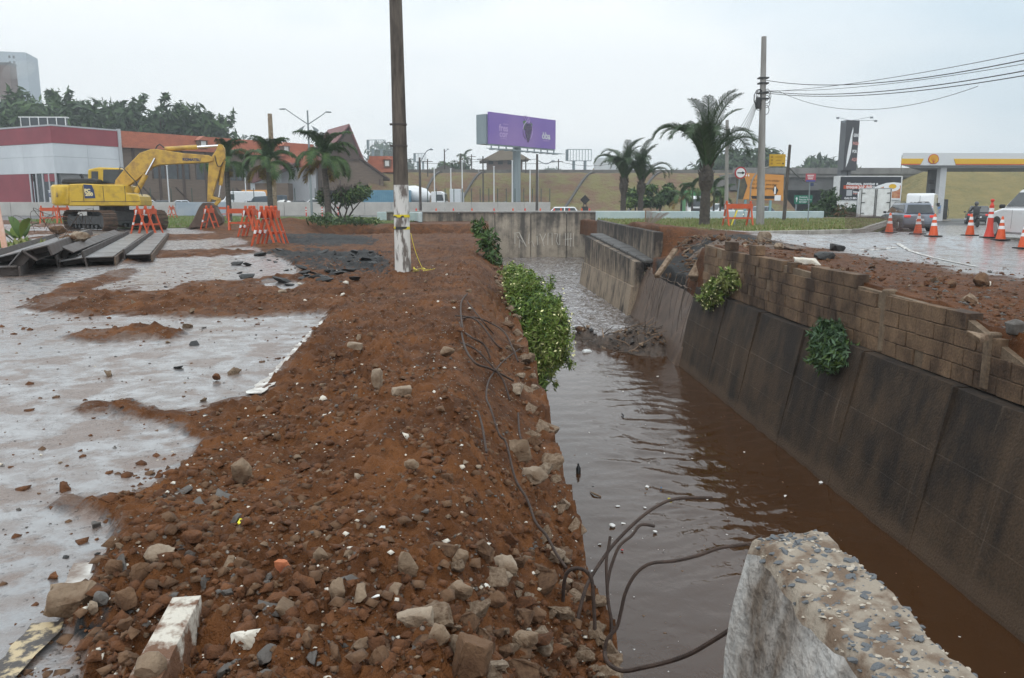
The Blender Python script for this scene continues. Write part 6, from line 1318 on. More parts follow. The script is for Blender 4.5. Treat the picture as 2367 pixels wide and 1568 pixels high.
    for xx in (-hl-.005, hl+.005): mb = MB(); mb.box((xx, 0, .58 if xx > 0 else belt-.35), (.02, .42, .13)); mb.build('number_plate', M_PLATE, t)
    for xx in (-hl+.03, hl-.03): mb = MB(); mb.box((xx, 0, .36), (.10, Wd-.18, .16)); mb.build('bumper', M_BLK, t, bevel=.03)
    return t
M_CW = mat('white_car_paint', (.74, .75, .76), rough=.25, coat=.6); M_CS = mat('silver_car_paint', (.42, .44, .46), rough=.25, metal=.5, coat=.6); M_CG = mat('grey_blue_car_paint', (.17, .19, .23), (.14, .155, .19), rough=.25, metal=.4, coat=.7); M_CD = mat('dark_car_paint', (.03, .032, .036), rough=.22, coat=.6)
def car_at(px, D_, z, *a, **k): p = at(px, 475, D_); p.z = z; return car(a[0], p, *a[1:], **k)
for px_, rz, pt, kd, lab in ((343, 25, M_CW, 'hatch', 'white hatchback parked behind the wall under the boom'), (377, 30, M_CD, 'sedan', 'dark car parked next to the white hatchback under the boom'), (418, 200, M_CS, 'sedan', 'silver sedan parked under the excavator boom'), (600, 20, M_CS, 'hatch', 'pale silver car parked left of the blue tarpaulin'), (693, 15, M_CD, 'sedan', 'dark sedan parked right of the cow statue'), (728, 190, M_CW, 'suv', 'white car parked behind the lamp post'), (765, 15, M_CS, 'sedan', 'pale car parked behind the palm by the pole'), (862, 10, M_CW, 'sedan', 'white car parked in front of the blue container')):
    car_at(px_, 97, .25, lab, rad(rz), pt, kd, 'cars parked behind the pale wall')
def van(label, loc, rz, paint, txt=None, group=None):
    t = thing('van', label, 'van', loc, rz, group); mb = MB(); mb.prism([(-2.7, .35), (-2.72, 1.2), (-2.6, 2.35), (-2.45, 2.5), (1.3, 2.5), (1.7, 2.35), (2.2, 1.5), (2.8, 1.25), (2.9, .8), (2.85, .35)], 'y', -.98, .98); mb.build('body', paint, t, bevel=.09, smooth=True)
    for s in (-1, 1):
        for sx in (-1.75, 1.85): wheel(t, sx, s*.9, .36)
        mb = MB(); mb.prism([(1.0, 1.5), (1.0, 2.15), (1.6, 2.15), (2.05, 1.55)], 'y', s*.975, s*.99); mb.build('window', M_GLS, t); mb = MB(); mb.box((-2.70, s*.86, 1.25), (.06, .14, .5)); mb.build('tail_lamp', M_RLAMP, t); mb = MB(); mb.box((1.75, s*1.08, 1.6), (.12, .18, .3)); mb.build('mirror', M_BLK, t)
    mb = MB(); mb.add([(2.22, -.85, 1.55), (2.22, .85, 1.55), (1.76, .75, 2.3), (1.76, -.75, 2.3)], [(0, 1, 2, 3)]); mb.build('windscreen', M_GLS, t); mb = MB(); mb.box((-2.74, 0, 1.45), (.02, .02, 1.7)); mb.build('door_seam', M_BLK, t)
    mb = MB(); mb.box((-2.735, 0, .75), (.02, .45, .14)); mb.build('number_plate', M_PLATE, t); mb = MB(); mb.box((-2.74, 0, .45), (.12, 1.8, .2)); mb.build('bumper', M_BLK, t, bevel=.03)
    if txt: text(txt, .46, M_BLK, t, (-2.735, 0, 1.62), (rad(90), 0, rad(-90)), sx=1.25)
    return t
p = at(562, 475, 97); p.z = .25; van('white van parked behind the leftmost palm', p, rad(200), M_CW)
def truckcab(t, paint, x0, lit=False):
    mb = MB(); mb.prism([(x0, .5), (x0, 2.55), (x0+1.2, 2.6), (x0+1.6, 2.3), (x0+1.75, 1.4), (x0+1.8, .5)], 'y', -1.05, 1.05); mb.build('cab', paint, t, bevel=.06, smooth=True); mb = MB(); mb.add([(x0+1.79, -.9, 1.45), (x0+1.79, .9, 1.45), (x0+1.63, .85, 2.25), (x0+1.63, -.85, 2.25)], [(0, 1, 2, 3)]); mb.build('windscreen', M_GLS, t)
    for s in (-1, 1): 
        mb = MB(); mb.prism([(x0+.6, 1.45), (x0+.6, 2.2), (x0+1.4, 2.2), (x0+1.55, 1.45)], 'y', s*1.055, s*1.07); mb.build('window', M_GLS, t); mb = MB(); mb.box((x0+1.80, s*.8, .8), (.06, .32, .2)); mb.build('headlamp', M_HLAMP if lit else M_CLAMP, t)
    mb = MB(); mb.box((x0+1.79, 0, 1.0), (.05, 1.1, .5)); mb.build('grille', M_BLK, t)
p = at(979, 475, 99); p.z = 0.2; mx = thing('mixer_truck', 'white concrete mixer truck parked behind the wall right of the pole', 'truck', p, rad(-8)); truckcab(mx, M_CW, 1.2); mb = MB(); mb.box((-.6, 0, .85), (5.2, .9, .3)); mb.build('chassis', M_BLK, mx); mb = MB(); mb.tube([(-2.9, 0, 2.6), (-2.3, 0, 2.5), (-1.2, 0, 2.2), (.2, 0, 1.95), (.9, 0, 1.8)], [.55, .8, 1.15, 1.0, .5], 16); mb.build('drum', M_CW, mx, smooth=True)
for s in (-1, 1):
    for x in (2.1, -1.2, -2.3): wheel(mx, x, s*.95, .5, .3)
# ---- cow statue (fibreglass, on the car park)
p = at(653, 475, 95); p.z = .35; cw_ = thing('cow_statue', 'black and white cow statue standing in the car park behind the wall', 'statue', p, rad(172))
M_COW = mat('holstein_patches', (.80, .79, .77), (.02, .02, .02), rough=.5, scale=1.4, lo=.50, hi=.53, detail=1)
me = bpy.data.meshes.new('cow_body'); jn = [((-.75, 0, 1.15), .30), ((-.3, 0, 1.10), .36), ((.25, 0, 1.12), .34), ((.7, 0, 1.2), .26), ((1.0, 0, 1.38), .16), ((1.22, 0, 1.42), .14), ((1.5, 0, 1.22), .085), ((-.85, .18, .75), .13), ((-.95, .18, .42), .07), ((-.88, .18, .02), .06), ((-.85, -.18, .75), .13), ((-.95, -.18, .42), .07), ((-.88, -.18, .02), .06), ((.65, .18, .75), .10), ((.66, .18, .40), .065), ((.65, .18, .02), .055), ((.65, -.18, .75), .10), ((.66, -.18, .40), .065), ((.65, -.18, .02), .055), ((-1.06, 0, 1.2), .05), ((-1.13, 0, .55), .03), ((1.2, .2, 1.5), .04), ((1.2, -.2, 1.5), .04)]
ed = [(0, 1), (1, 2), (2, 3), (3, 4), (4, 5), (5, 6), (0, 7), (7, 8), (8, 9), (0, 10), (10, 11), (11, 12), (3, 13), (13, 14), (14, 15), (3, 16), (16, 17), (17, 18), (0, 19), (19, 20), (5, 21), (5, 22)]
me.from_pydata([j[0] for j in jn], ed, []); co = bpy.data.objects.new('cow_body', me); COL.objects.link(co); co.parent = cw_; me.materials.append(M_COW)
co.modifiers.new('skin', 'SKIN'); 
for i, j in enumerate(jn): me.skin_vertices[0].data[i].radius = (j[1], j[1])
me.skin_vertices[0].data[0].use_root = True; co.modifiers.new('sub', 'SUBSURF').levels = 2; co.modifiers['sub'].render_levels = 2; 
for k in range(12): mb = None
# blue tarpaulin tent, orange kiosk
p = at(612, 475, 96); p.z = .2; mb = MB(); mb.prism([(-2.4, 0), (-.9, 1.9), (2.4, 2.1), (2.6, 0)], 'y', -1.2, 1.2); o = mb.build('tarpaulin_tent', mat('dark_blue_tarp', (.05, .075, .10), (.08, .10, .12), rough=.5, scale=1), loc=p, bevel=.05); tag(o, 'dark blue tarpaulin over a stand behind the middle palm', 'tarpaulin')
p = at(594, 475, 101); p.z = .2; t = thing('kiosk', 'small orange and yellow kiosk by the timber building', 'kiosk', p); M_KO = mat('kiosk_orange', (.62, .28, .06), rough=.6); mb = MB(); mb.box((0, 0, 1.4), (3.2, 1.5, 2.8)); mb.build('shell', M_KO, t, bevel=.04); mb = MB(); mb.box((.3, -.77, 1.5), (1.2, .05, 1.6)); mb.build('door', mat('kiosk_yellow', (.75, .58, .16), rough=.6), t)
# ---- thin white car park poles
M_WPOLE = mat('white_pole_paint', (.72, .73, .74), rough=.5)
for k, (px_, yt) in enumerate(((392, 388), (570, 400), (1005, 391), (1043, 394), (1069, 376), (1142, 389), (1184, 376), (1225, 395), (1243, 398), (117, 443))):
    p = at(px_, 475, 95); h = 1.1+(475-yt)/FP*95; t = thing('flag_pole', ['white pole behind the excavator boom', 'white pole behind the middle left palm', 'white pole left of the small cabinet', 'white pole right after the small cabinet', 'tall white pole midway to the billboard', 'white pole left of the billboard column', 'tall white pole just left of the billboard column', 'white pole just right of the billboard column', 'white pole at the end of the wall by the tangled pole', 'white pole before the store entrance'][k], 'pole', (p.x, p.y, 0), 0, 'white poles in the car park'); mb = MB(); mb.tube([(0, 0, 0), (0, 0, h)], [.075, .06], 7); mb.build('shaft', M_WPOLE, t); mb = MB(); mb.box((0, 0, h+.03), (.25, .1, .06)); mb.build('cap', M_WPOLE, t)
p = at(1053, 475, 94); t = thing('utility_cabinet', 'pale square cabinet behind the wall among the white poles', 'cabinet', (p.x, p.y, 0)); mb = MB(); mb.box((0, 0, 1.5), (1.3, .9, 3.0)); mb.build('case', M_WPAN, t, bevel=.03); mb = MB(); mb.box((.85, 0, 1.3), (.35, .8, 2.6)); mb.build('side_duct', M_TRIM, t)
# ---- motorcycles parked by the fence
def motorbike(t, m_):
    for x in (-.65, .65): mb = MB(); mb.lathe([(.20, -.05), (.30, -.05), (.30, .05), (.20, .05)], 14, (x, 0, .3), 'y'); mb.build('wheel', M_TYRE, t)
    mb = MB(); mb.prism([(-.75, .72), (-.3, .70), (.1, .72), (.45, .95), (.35, .60), (.2, .3), (-.3, .3)], 'y', -.13, .13); mb.build('frame', m_, t, bevel=.03); mb = MB(); mb.box((-.35, 0, .78), (.75, .26, .1)); mb.build('seat', M_BLK, t, bevel=.03); mb = MB(); mb.tube([(.65, .12, .3), (.45, .12, 1.0)], .03, 5); mb.tube([(.65, -.12, .3), (.45, -.12, 1.0)], .03, 5); mb.tube([(.42, -.35, 1.05), (.45, 0, 1.0), (.42, .35, 1.05)], .02, 5); mb.build('handlebar', M_BLK, t); mb = MB(); mb.box((.55, 0, .88), (.12, .2, .18)); mb.build('headlamp', M_CLAMP, t, bevel=.03)
p0 = at(1150, 475, 96); mo = thing('motorcycle', 'motorcycle in the row parked behind the fence left of the billboard column', 'motorcycle', (p0.x, p0.y, .55), rad(70), 'parked motorcycles'); motorbike(mo, M_CD)
for k in range(1, 5): c = copy_tree(mo); c.location = (p0.x+k*.85, p0.y+.1*k, .55); c.rotation_euler = (0, 0, rad(70+RND.uniform(-12, 12)))
# ---- embankment and highway
M_EMB = mat('dry_grass_slope', (.175, .15, .055), (.165, .095, .055), rough=.95, scale=.35, bump=1.0, bscale=1.2, dist=.6, lo=.42, hi=.58, detail=9)
xs = np.linspace(-17, 46, 80); ys = np.linspace(108, 142, 22); X, Y, F = grid(xs, ys); Z = -.1+6.4*sm(111, 129, Y)**.9+.14*fbm(X, Y, .5, 4, 90)*sm(110, 113, Y)*sm(133, 129, Y)
em = mesh_np('embankment', np.stack([X, Y, Z], -1).reshape(-1, 3), F, M_EMB, smooth=True); tag(em, kind='structure')
def tuft(name, n, fx, label, mats, seed, hh=.5):
    r_ = np.random.default_rng(seed); P = fx(r_, n); m = len(P); a = r_.uniform(0, 3.14, m); w_ = r_.uniform(.04, .12, m); h = r_.uniform(.2, 1, m)*hh*.7
    V = np.stack([P-np.stack([np.cos(a)*w_, np.sin(a)*w_, 0*a], -1), P+np.stack([np.cos(a)*w_, np.sin(a)*w_, 0*a], -1), P+np.stack([r_.normal(0, .1, m), r_.normal(0, .1, m), h], -1)], 1).reshape(-1, 3); o = mesh_np(name, V, np.arange(3*m).reshape(m, 3), mats, mi=r_.integers(0, len(mats), m)); tag(o, label, 'grass', kind='stuff')
M_DG1 = leafmat('dry_grass_a', (.27, .21, .085), (.20, .17, .07)); M_DG2 = leafmat('dry_grass_b', (.21, .11, .07), (.26, .15, .085)); M_DG3 = leafmat('dry_grass_c', (.18, .165, .06), (.21, .18, .07))
def embpts(r_, n):
    x = r_.uniform(-17, 45, n); y = r_.uniform(109, 132, n); z = -.1+6.4*sm(111, 129, y)**.9; return np.stack([x, y, z], -1)
for k, (px0, px1) in enumerate(((1020, 985), (1120, 1075), (1375, 1325), (1530, 1480))):    # concrete drainage chutes
    a = at(px0, 403, 129.5); b = at(px1-30, 465, 112.5); mb = MB(); qs = []
    for i in range(13): y_ = a.y+(b.y-a.y)*i/12; qs.append((a.x+(b.x-a.x)*i/12, y_, -.02+6.4*float(sm(111, 129, y_))**.9))
    for q0, q1 in zip(qs[:-1], qs[1:]): mb.bar(q0, q1, .32, .25)
    o = mb.build('drainage_chute', M_COP); tag(o, 'dark concrete drainage chute number %s from the left running down the embankment' % ['one', 'two', 'three', 'four'][k], 'chute')
hw_ = thing('highway_barrier', 'concrete barrier with posts along the top of the embankment', 'barrier', (0, 131, 6.2)); M_HB = mat('dark_barrier', (.12, .115, .11), (.19, .18, .165), rough=.8, scale=1)
for k in range(12): mb = MB(); mb.box((-66+k*9.4+4.7, 0, .3), (9.36, .4, .75)); mb.build('barrier_segment', M_HB, hw_)
# ---- overpass
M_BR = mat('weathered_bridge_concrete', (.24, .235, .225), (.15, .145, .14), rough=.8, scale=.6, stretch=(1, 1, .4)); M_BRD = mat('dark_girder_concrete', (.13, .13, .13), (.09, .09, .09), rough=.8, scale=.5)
br = thing('overpass_bridge', 'concrete road bridge crossing behind the filling station', 'bridge', (70, 122, 0))
mb = MB(); mb.box((7, 3, 5.55), (78, 12, .5)); mb.build('deck', M_BR, br); 
for k in range(9): mb = MB(); mb.box((-27.6+k*8.6, -3.1, 6.25), (8.5, .3, .9)); mb.build('parapet_panel', M_BR, br)
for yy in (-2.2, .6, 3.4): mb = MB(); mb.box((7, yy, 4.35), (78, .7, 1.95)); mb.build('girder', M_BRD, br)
for x_ in (-31, -14, 8, 30):
    for yy in (-1.5, 4): mb = MB(); mb.box((x_, yy, 1.5), (1.3, 1.0, 4.0)); mb.build('pier', M_BR, br, bevel=.05)
mb = MB(); mb.box((-33, 4, 2.2), (3, 12, 5.5)); mb.build('abutment', M_BR, br)
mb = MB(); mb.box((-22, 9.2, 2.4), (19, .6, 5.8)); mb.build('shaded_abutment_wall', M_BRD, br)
for k in range(9): mb = MB(); mb.tube([(-20+k*7, -3, 6.6), (-20+k*7, -3, 8.6)], .05, 5); mb.build('fence_post', M_FP, br)
# right embankment behind the pumps
xs = np.linspace(52, 125, 60); ys = np.linspace(88, 125, 26); X, Y, F = grid(xs, ys); Z = -.6+6.9*np.minimum(sm(90, 113, Y+ (X-70)*.15), sm(53, 67, X-(Y-90)*.05))+.3*fbm(X, Y, .3, 4, 91)
e2 = mesh_np('grass_bank', np.stack([X, Y, Z], -1).reshape(-1, 3), F, mat('olive_bank', (.26, .20, .075), (.17, .15, .055), rough=.95, scale=.45, bump=.9, bscale=1.6, dist=.5, detail=8), smooth=True); tag(e2, kind='structure')
def bkpts(r_, n):
    x = r_.uniform(55, 100, n); y = r_.uniform(90, 118, n); z = -.6+6.9*np.minimum(sm(90, 113, y+(x-70)*.15), sm(53, 67, x-(y-90)*.05)); return np.stack([x, y, z], -1)
# ---- purple billboard
bb = thing('billboard', 'large purple billboard with a bunch of grapes on a tall grey column', 'billboard', (0, 0, 0))
LT, LB, RTp, RB = at(1130.7, 258.3, 110), at(1131, 332.5, 110), at(1285, 277, 120.6), at(1284, 344.6, 120.6)
o_ = LB.copy(); uu = (RB-LB); uu.z = 0; Wb = uu.length; uu.normalize(); Hb = (LT-LB).length; bb.location = (o_.x, o_.y, 0); bb.rotation_euler = (0, 0, math.atan2(uu.y, uu.x)); zb = o_.z
M_PUR = mat('purple_print', (.20, .115, .42), (.29, .175, .44), rough=.5, scale=.12, detail=1); M_PURL = mat('lilac_print', (.48, .34, .62), rough=.5); M_GST = mat('galvanised_steel', (.20, .25, .27), (.27, .32, .34), rough=.5, scale=1, stretch=(6, 6, .3))
mb = MB(); mb.box((Wb/2, .15, zb+Hb/2), (Wb, .3, Hb)); mb.build('advert_panel', M_PUR, bb); mb = MB(); mb.box((Wb/2-.3, 1.25, zb+Hb/2-.15), (Wb, 1.8, Hb-.3)); mb.build('rear_box', M_GST, bb)
mb = MB(); mb.tube([(Wb*.47, 1.0, 0), (Wb*.47, 1.0, zb)], .58, 18); mb.build('column', M_GST, bb, smooth=True)
mb = MB(); mb.box((Wb/2, .3, zb-.1), (Wb, .5, .15)); mb.build('bottom_beam', M_GST, bb)
for k in range(10): x_ = Wb*(.02+.105*k); mb = MB(); mb.box((x_, -.1, zb-.4), (.14, .14, .7)); mb.box((x_-.2, -.5, zb-.78), (.5, .9, .1)); mb.build('catwalk_bracket', M_GST, bb)
for k in range(2): mb = MB(); mb.tube([(-1, -.4-k*.6, zb-.68), (Wb+1, -.4-k*.6, zb-.68)], .04, 5); mb.build('catwalk_rail', M_GST, bb)
def bx_(u, v): return (Wb*u, -.012, zb+Hb*(1-v))
R90 = (rad(90), 0, 0)
text('fres', 1.25, M_PURL, bb, bx_(.20, .47), R90, bold=.03); text('cor', 1.25, M_PURL, bb, bx_(.20, .66), R90, bold=.03); text('novo e', .35, M_PURL, bb, bx_(.23, .33), R90); text('da vida na', .32, M_PURL, bb, bx_(.20, .80), R90); text('òba', 1.35, M_CLAMP, bb, bx_(.845, .58), R90, bold=.03); text('HORTIFRUTI', .26, M_PURL, bb, bx_(.845, .74), R90)
M_GRP = mat('grape_print', (.03, .025, .07), (.10, .05, .13), rough=.4, scale=3); M_GRL = mat('grape_leaf_print', (.09, .18, .08), rough=.6)
mb = MB(); cx_, cy_ = Wb*.555, zb+Hb*.62
mb.tube([(cx_+math.cos(a)*1.05*(1 if math.sin(a) < .6 else .95), -.02, cy_-.35+math.sin(a)*1.25) for a in [i*math.pi/12 for i in range(-13, 19)]], .06, 5); mb.tube([(cx_-.3, -.02, cy_+.9), (cx_-1.0, -.02, cy_+1.6), (cx_-.4, -.02, cy_+1.7), (cx_, -.02, cy_+1.0), (cx_+.3, -.02, cy_+1.65), (cx_+.45, -.02, cy_+1.1), (cx_+.1, -.02, cy_+.7)], .06, 5); mb.build('fruit_outline', M_PURL, bb)
mb = MB(); mb.prism([(cx_-1.1, cy_+.9), (cx_-.5, cy_+1.05), (cx_-.2, cy_+.6), (cx_-.5, cy_-.1), (cx_-.95, cy_-.3), (cx_-.85, cy_+.3)], 'y', -.03, -.005); mb.build('leaf_print', M_GRL, bb); mb = MB(); mb.prism([(cx_+.6, cy_+.9), (cx_+1.05, cy_+.6), (cx_+.9, cy_+.1)], 'y', -.03, -.005); mb.build('leaf_print', M_GRL, bb)
rows = [4, 5, 5, 4, 4, 3, 3, 2, 1]
for j, n_ in enumerate(rows):
    for i in range(n_): mb = MB(); mb.lathe([(.20, -.035), (.17, -.07), (.08, -.085)], 10, (cx_+.1+(i-(n_-1)/2)*.33, 0, cy_+.45-j*.28), 'y'); mb.build('grape_print', M_GRP, bb)
# ---- house, far frames, lamp posts
ho = thing('hilltop_house', 'house with a broad tan hip roof above the embankment', 'house', (6.5, 172, 8.2)); M_TANR = mat('tan_roof', (.27, .22, .16), (.22, .18, .135), rough=.8, scale=.6); M_BRKW = mat('house_wall', (.17, .12, .10), rough=.8)
mb = MB(); mb.box((-1.3, 0, 0), (7.5, 8, 4.5)); mb.build('wall', M_BRKW, ho); mb = MB(); mb.prism([(-6.6, 2.0), (-2.4, 4.2), (.8, 4.2), (4.0, 2.4)], 'y', -5, 5); mb.build('roof', M_TANR, ho); mb = MB(); mb.prism([(-2.6, 4.1), (-2.0, 4.7), (.8, 4.6), (1.0, 4.1)], 'y', -3, 3); mb.build('roof', M_TANR, ho)
for k in range(3): mb = MB(); mb.box((-4.2+k*2, -4.02, 2.0), (1.0, .06, 1.2)); mb.build('window', M_GLS, ho)
h2 = thing('hilltop_house', 'low house roof half hidden left of the broad tan roof', 'house', (-7, 165, 6.0)); mb = MB(); mb.prism([(-5, 1.0), (0, 3.2), (5, 1.0)], 'y', -4, 4); mb.build('roof', M_GREYST, h2); mb = MB(); mb.box((0, 0, .5), (8, 7, 1.2)); mb.build('wall', M_BRKW, h2)
for px0, px1, y0, y1, D_, lab in ((850, 891, 324, 346, 190, 'empty billboard frame above the chalet roof line'), (1311, 1367, 346, 372, 150, 'bare steel billboard frame on the embankment right of the purple one'), (958, 984, 355, 374, 210, 'small distant billboard frame behind the utility pole')):
    a, b = at(px0, y1, D_), at(px1, y0, D_); t = thing('empty_billboard', lab, 'billboard frame', (a.x, a.y, 6.0)); w_, h_ = b.x-a.x, b.z-a.z; zz = a.z-6.0; M_FR = M_GST
    for k in range(9): mb = MB(); mb.box((w_*k/8, 0, zz+h_/2), (.10, .1, h_)); mb.build('upright', M_FR, t)
    for k in range(2): mb = MB(); mb.box((w_/2, 0, zz+h_*k), (w_, .12, .12)); mb.build('rail', M_FR, t)
    for k in (.28, .75): mb = MB(); mb.box((w_*k, .3, zz/2), (.5, .5, zz)); mb.build('post', M_FR, t)
    mb = MB(); mb.box((0, .4, zz+h_/2), (.5, .6, h_)); mb.build('end_box', M_FR, t)
p = at(1400, 475, 140); t = thing('water_tank', 'pale water tank standing on the embankment behind the frames', 'tank', (p.x-5.2*0, p.y, 6.0)); mb = MB(); mb.lathe([(1.6, 0), (1.6, .5), (2.2, 1.0), (2.2, 3.2), (1.9, 3.5)], 16); mb.build('shell', M_WPAN, t, smooth=True); mb = MB(); mb.lathe([(2.22, 1.0), (2.22, 1.2)], 16); mb.build('band', M_TRIM, t)
M_LP = mat('lamp_post_grey', (.22, .25, .27), rough=.5); M_WDP = mat('wooden_pole', (.10, .085, .075), (.06, .05, .045), rough=.85, scale=3)
p = at(720, 475, 74); lp = thing('double_street_lamp', 'grey double-arm street lamp with a pierced diamond emblem', 'street lamp', (p.x, p.y, 0)); kz = 74/FP
def zy(y): return 1.1+(475-y)*kz
mb = MB(); mb.tube([(0, 0, 0), (0, 0, zy(268))], [.12, .07], 10); mb.build('post', M_LP, lp)
for s, ex_, ey in ((-1, 665, 265), (1, 766, 271)):
    mb = MB(); e = (ex_-720)*kz; mb.tube([(0, 0, zy(298)), (e*.75, 0, zy(ey+5)), (e*.88, 0, zy(ey)+.02), (e, 0, zy(ey))], [.05, .04, .04, .07], 7); mb.build('arm', M_LP, lp); mb = MB(); mb.box((e*1.0, 0, zy(ey)-.02), (.5, .25, .1)); mb.build('lamp_head', M_LP, lp, bevel=.03)
    mb = MB(); c_ = [(s*.25, zy(300)), (s*.85, zy(308)), (s*.95, zy(311)), (s*.85, zy(314)), (s*.25, zy(323)), (s*.42, zy(317)), (s*.50, zy(311)), (s*.42, zy(305))]; mb.prism(c_, 'y', -.05, .05); mb.build('emblem_half', M_LP, lp)
def lamp(label, px_, yb, yt, hx, hy, D_, cat='street lamp', wood=True):
    p = at(px_, 475, D_); k_ = D_/FP; t = thing('street_lamp', label, cat, (p.x, p.y, -.05)); zt_ = 1.1+(475-yt)*k_; mb = MB(); mb.tube([(0, 0, 0), (0, 0, zt_)], [.15, .11], 8); mb.build('post', M_WDP if wood else M_LP, t)
    e = (hx-px_)*k_; z_ = 1.1+(475-hy)*k_; mb = MB(); mb.tube(spline([(0, 0, zt_-.6), (e*.6, 0, z_-.3), (e, 0, z_)], 4), .05, 6); mb.build('arm', M_LP, t); mb = MB(); mb.lathe([(.05, .1), (.22, .0), (.2, -.08), (.05, -.1)], 10, (e+.1, 0, z_)); mb.build('lamp_head', M_LP, t); return t
lamp('street lamp on a dark wooden pole right of the painted pole', 972, 480, 368, 996, 350, 84); lamp('tangled dark pole with a lamp arm right of the billboard column', 1241, 480, 360, 1275, 375, 82); lamp('small distant street lamp above the embankment', 1029, 400, 350, 1036, 350, 150); lamp('distant lamp pole beside the small palm clump', 1396, 400, 372, 1404, 378, 150)
for k, (px_, yt, D_, lab) in enumerate(((990, 372, 125, 'thin dark pole above the mixer truck'), (1066, 360, 135, 'thin pole in front of the hilltop trees'), (1091, 362, 150, 'thin pole behind the hilltop trees'), (1117, 366, 112, 'dark pole on the slope left of the hilltop house'), (1215, 368, 128, 'thin pole right of the billboard column'), (1290, 372, 140, 'thin pole left of the bare frame'))):
    p = at(px_, 475, D_); mb = MB(); z_ = 1.1+(475-yt)*D_/FP; mb.tube([(0, 0, 0), (0, 0, z_)], [.14, .10], 6); mb.box((0, 0, z_-.4), (1.6, .1, .1)); o = mb.build('utility_pole', M_WDP, loc=(p.x, p.y, 0)); tag(o, lab, 'utility pole')
mb = MB()
for (a, b) in (((930, 372), (1120, 372)), ((1120, 370), (1300, 374)), ((1066, 365), (1240, 368)), ((1300, 376), (1420, 378))): A2, B2 = at(a[0], a[1], 130), at(b[0], b[1], 135); mb.tube([A2.lerp(B2, t_)-Vector((0, 0, .5*math.sin(math.pi*t_))) for t_ in (0, .25, .5, .75, 1)], .03, 4)
o = mb.build('overhead_wires', M_BLK); tag(o, 'thin overhead wires strung along the embankment', 'wires', kind='stuff')
# ---- trees
def tree(label, base, h, spread, n, leaf, mats, seed, group=None, wisp=True, cat='tree', lobes=9):
    r = random.Random(seed); t = thing('tree', label, cat, base, 0, group); mb = MB(); mb.tube([(0, 0, 0), (r.uniform(-.3, .3), 0, h*.45), (r.uniform(-.6, .6), 0, h*.8)], [h*.03, h*.022, h*.008], 8); tips = []
    for k in range(7): a = r.uniform(0, 6.3); z0 = h*r.uniform(.3, .6); mb.tube([(0, 0, z0), (math.cos(a)*spread*.35, math.sin(a)*spread*.35, z0+h*.14), (math.cos(a)*spread*.65, math.sin(a)*spread*.65, z0+h*.25)], [h*.012, h*.008, h*.003], 5)
    mb.build('trunk', M_BARK, t); L_ = []
    for k in range(lobes): a = r.uniform(0, 6.3); q = r.uniform(.1, .75)*spread; L_.append((Vector((math.cos(a)*q, math.sin(a)*q, h*r.uniform(.40, .84))), (spread*r.uniform(.32, .55), spread*r.uniform(.32, .55), h*r.uniform(.09, .17))))
    if wisp:
        for k in range(7): a = r.uniform(0, 6.3); q = r.uniform(.2, .95)*spread; c_ = Vector((math.cos(a)*q, math.sin(a)*q, h*r.uniform(.80, .95))); L_.append((c_, (spread*.08, spread*.08, h*.075))); L_.append((c_+Vector((.5, 0, h*.05)), (spread*.05, spread*.05, h*.05)))
    leafcloud('crown', L_, n, leaf, mats, t, .3, 2.0, .3, seed); return t
GT = [M_LF1, M_LF1, M_LF2]
for k, (px_, yt, sp_, lab) in enumerate(((-15, 238, 7, 'dark tree at the left border behind the store'), (60, 236, 6.5, 'dark tree behind the roof cooling unit'), (128, 238, 6, 'spiky dark tree right of the tall tower block'), (185, 235, 6.5, 'tree with the tallest spiky tip above the store roof'), (250, 248, 6, 'dark tree behind the join of store and timber building'), (315, 255, 5, 'lower dark tree left of the rounded one'), (385, 240, 6.5, 'large rounded dark tree behind the timber building'), (455, 262, 6, 'rightmost dark tree with sparse drooping branches'))):
    D_ = 148+(k % 3)*5; p = at(px_, 475, D_); h = 1.1+(475-yt)*D_/FP; tree(lab, (p.x, p.y, 0), h, sp_*1.45, 5200, .8, GT, 100+k, 'trees behind the store', lobes=15)
for k, (px_, yt, D_, sp_, lab) in enumerate(((556, 310, 420, 14, 'distant hazy tree above the leftmost palms'), (625, 325, 420, 14, 'distant hazy tree left of the double street lamp'), (660, 330, 430, 12, 'distant hazy tree near the double street lamp'), (875, 335, 400, 15, 'distant hazy round tree left of the painted pole'), (905, 345, 420, 12, 'distant hazy tree just left of the painted pole'), (1010, 370, 260, 7, 'distant tree behind the thin poles'), (1055, 368, 200, 4.5, 'hilltop tree left of the tan-roofed house'), (1085, 372, 200, 4, 'small hilltop tree beside the tan-roofed house'), (1620, 348, 190, 8, 'tree behind the tallest right palm'), (1690, 340, 185, 9, 'broad tree behind the overpass left of the concrete pole'), (1745, 342, 185, 9, 'broad tree behind the overpass right of the concrete pole'), (1850, 375, 230, 10, 'distant tree left of the black sign tower'), (1905, 365, 230, 12, 'round distant tree just left of the black sign tower'), (1560, 385, 200, 4, 'small far tree above the bridge end'), (1440, 385, 400, 10, 'far hazy tree behind the palm pair'), (770, 335, 380, 10, 'hazy tree between lamp and chalet roof'), (1180, 385, 480, 12, 'far hazy tree low behind the billboard column'), (1275, 385, 480, 14, 'far hazy tree low left of the bare frame'))):
    p = at(px_, 475, D_); h = 1.1+(475-yt)*D_/FP; tree(lab, (p.x, p.y, 0), h, sp_, 1700, sp_*.11, GT, 200+k, 'distant trees', False, lobes=8)
for k, (px_, yt, D_, lab) in enumerate(((1525, 428, 75, 'bushy green tree behind the right palm of the pair'), (1470, 440, 76, 'lighter shrubby tree left of the bushy green one'))):
    p = at(px_, 475, D_); h = 1.1+(475-yt)*D_/FP; tree(lab, (p.x, p.y, -.1), h+.4, 1.7, 1600, .28, [M_LF2, M_LF1, M_LF3], 300+k, 'roadside trees', False, lobes=10)
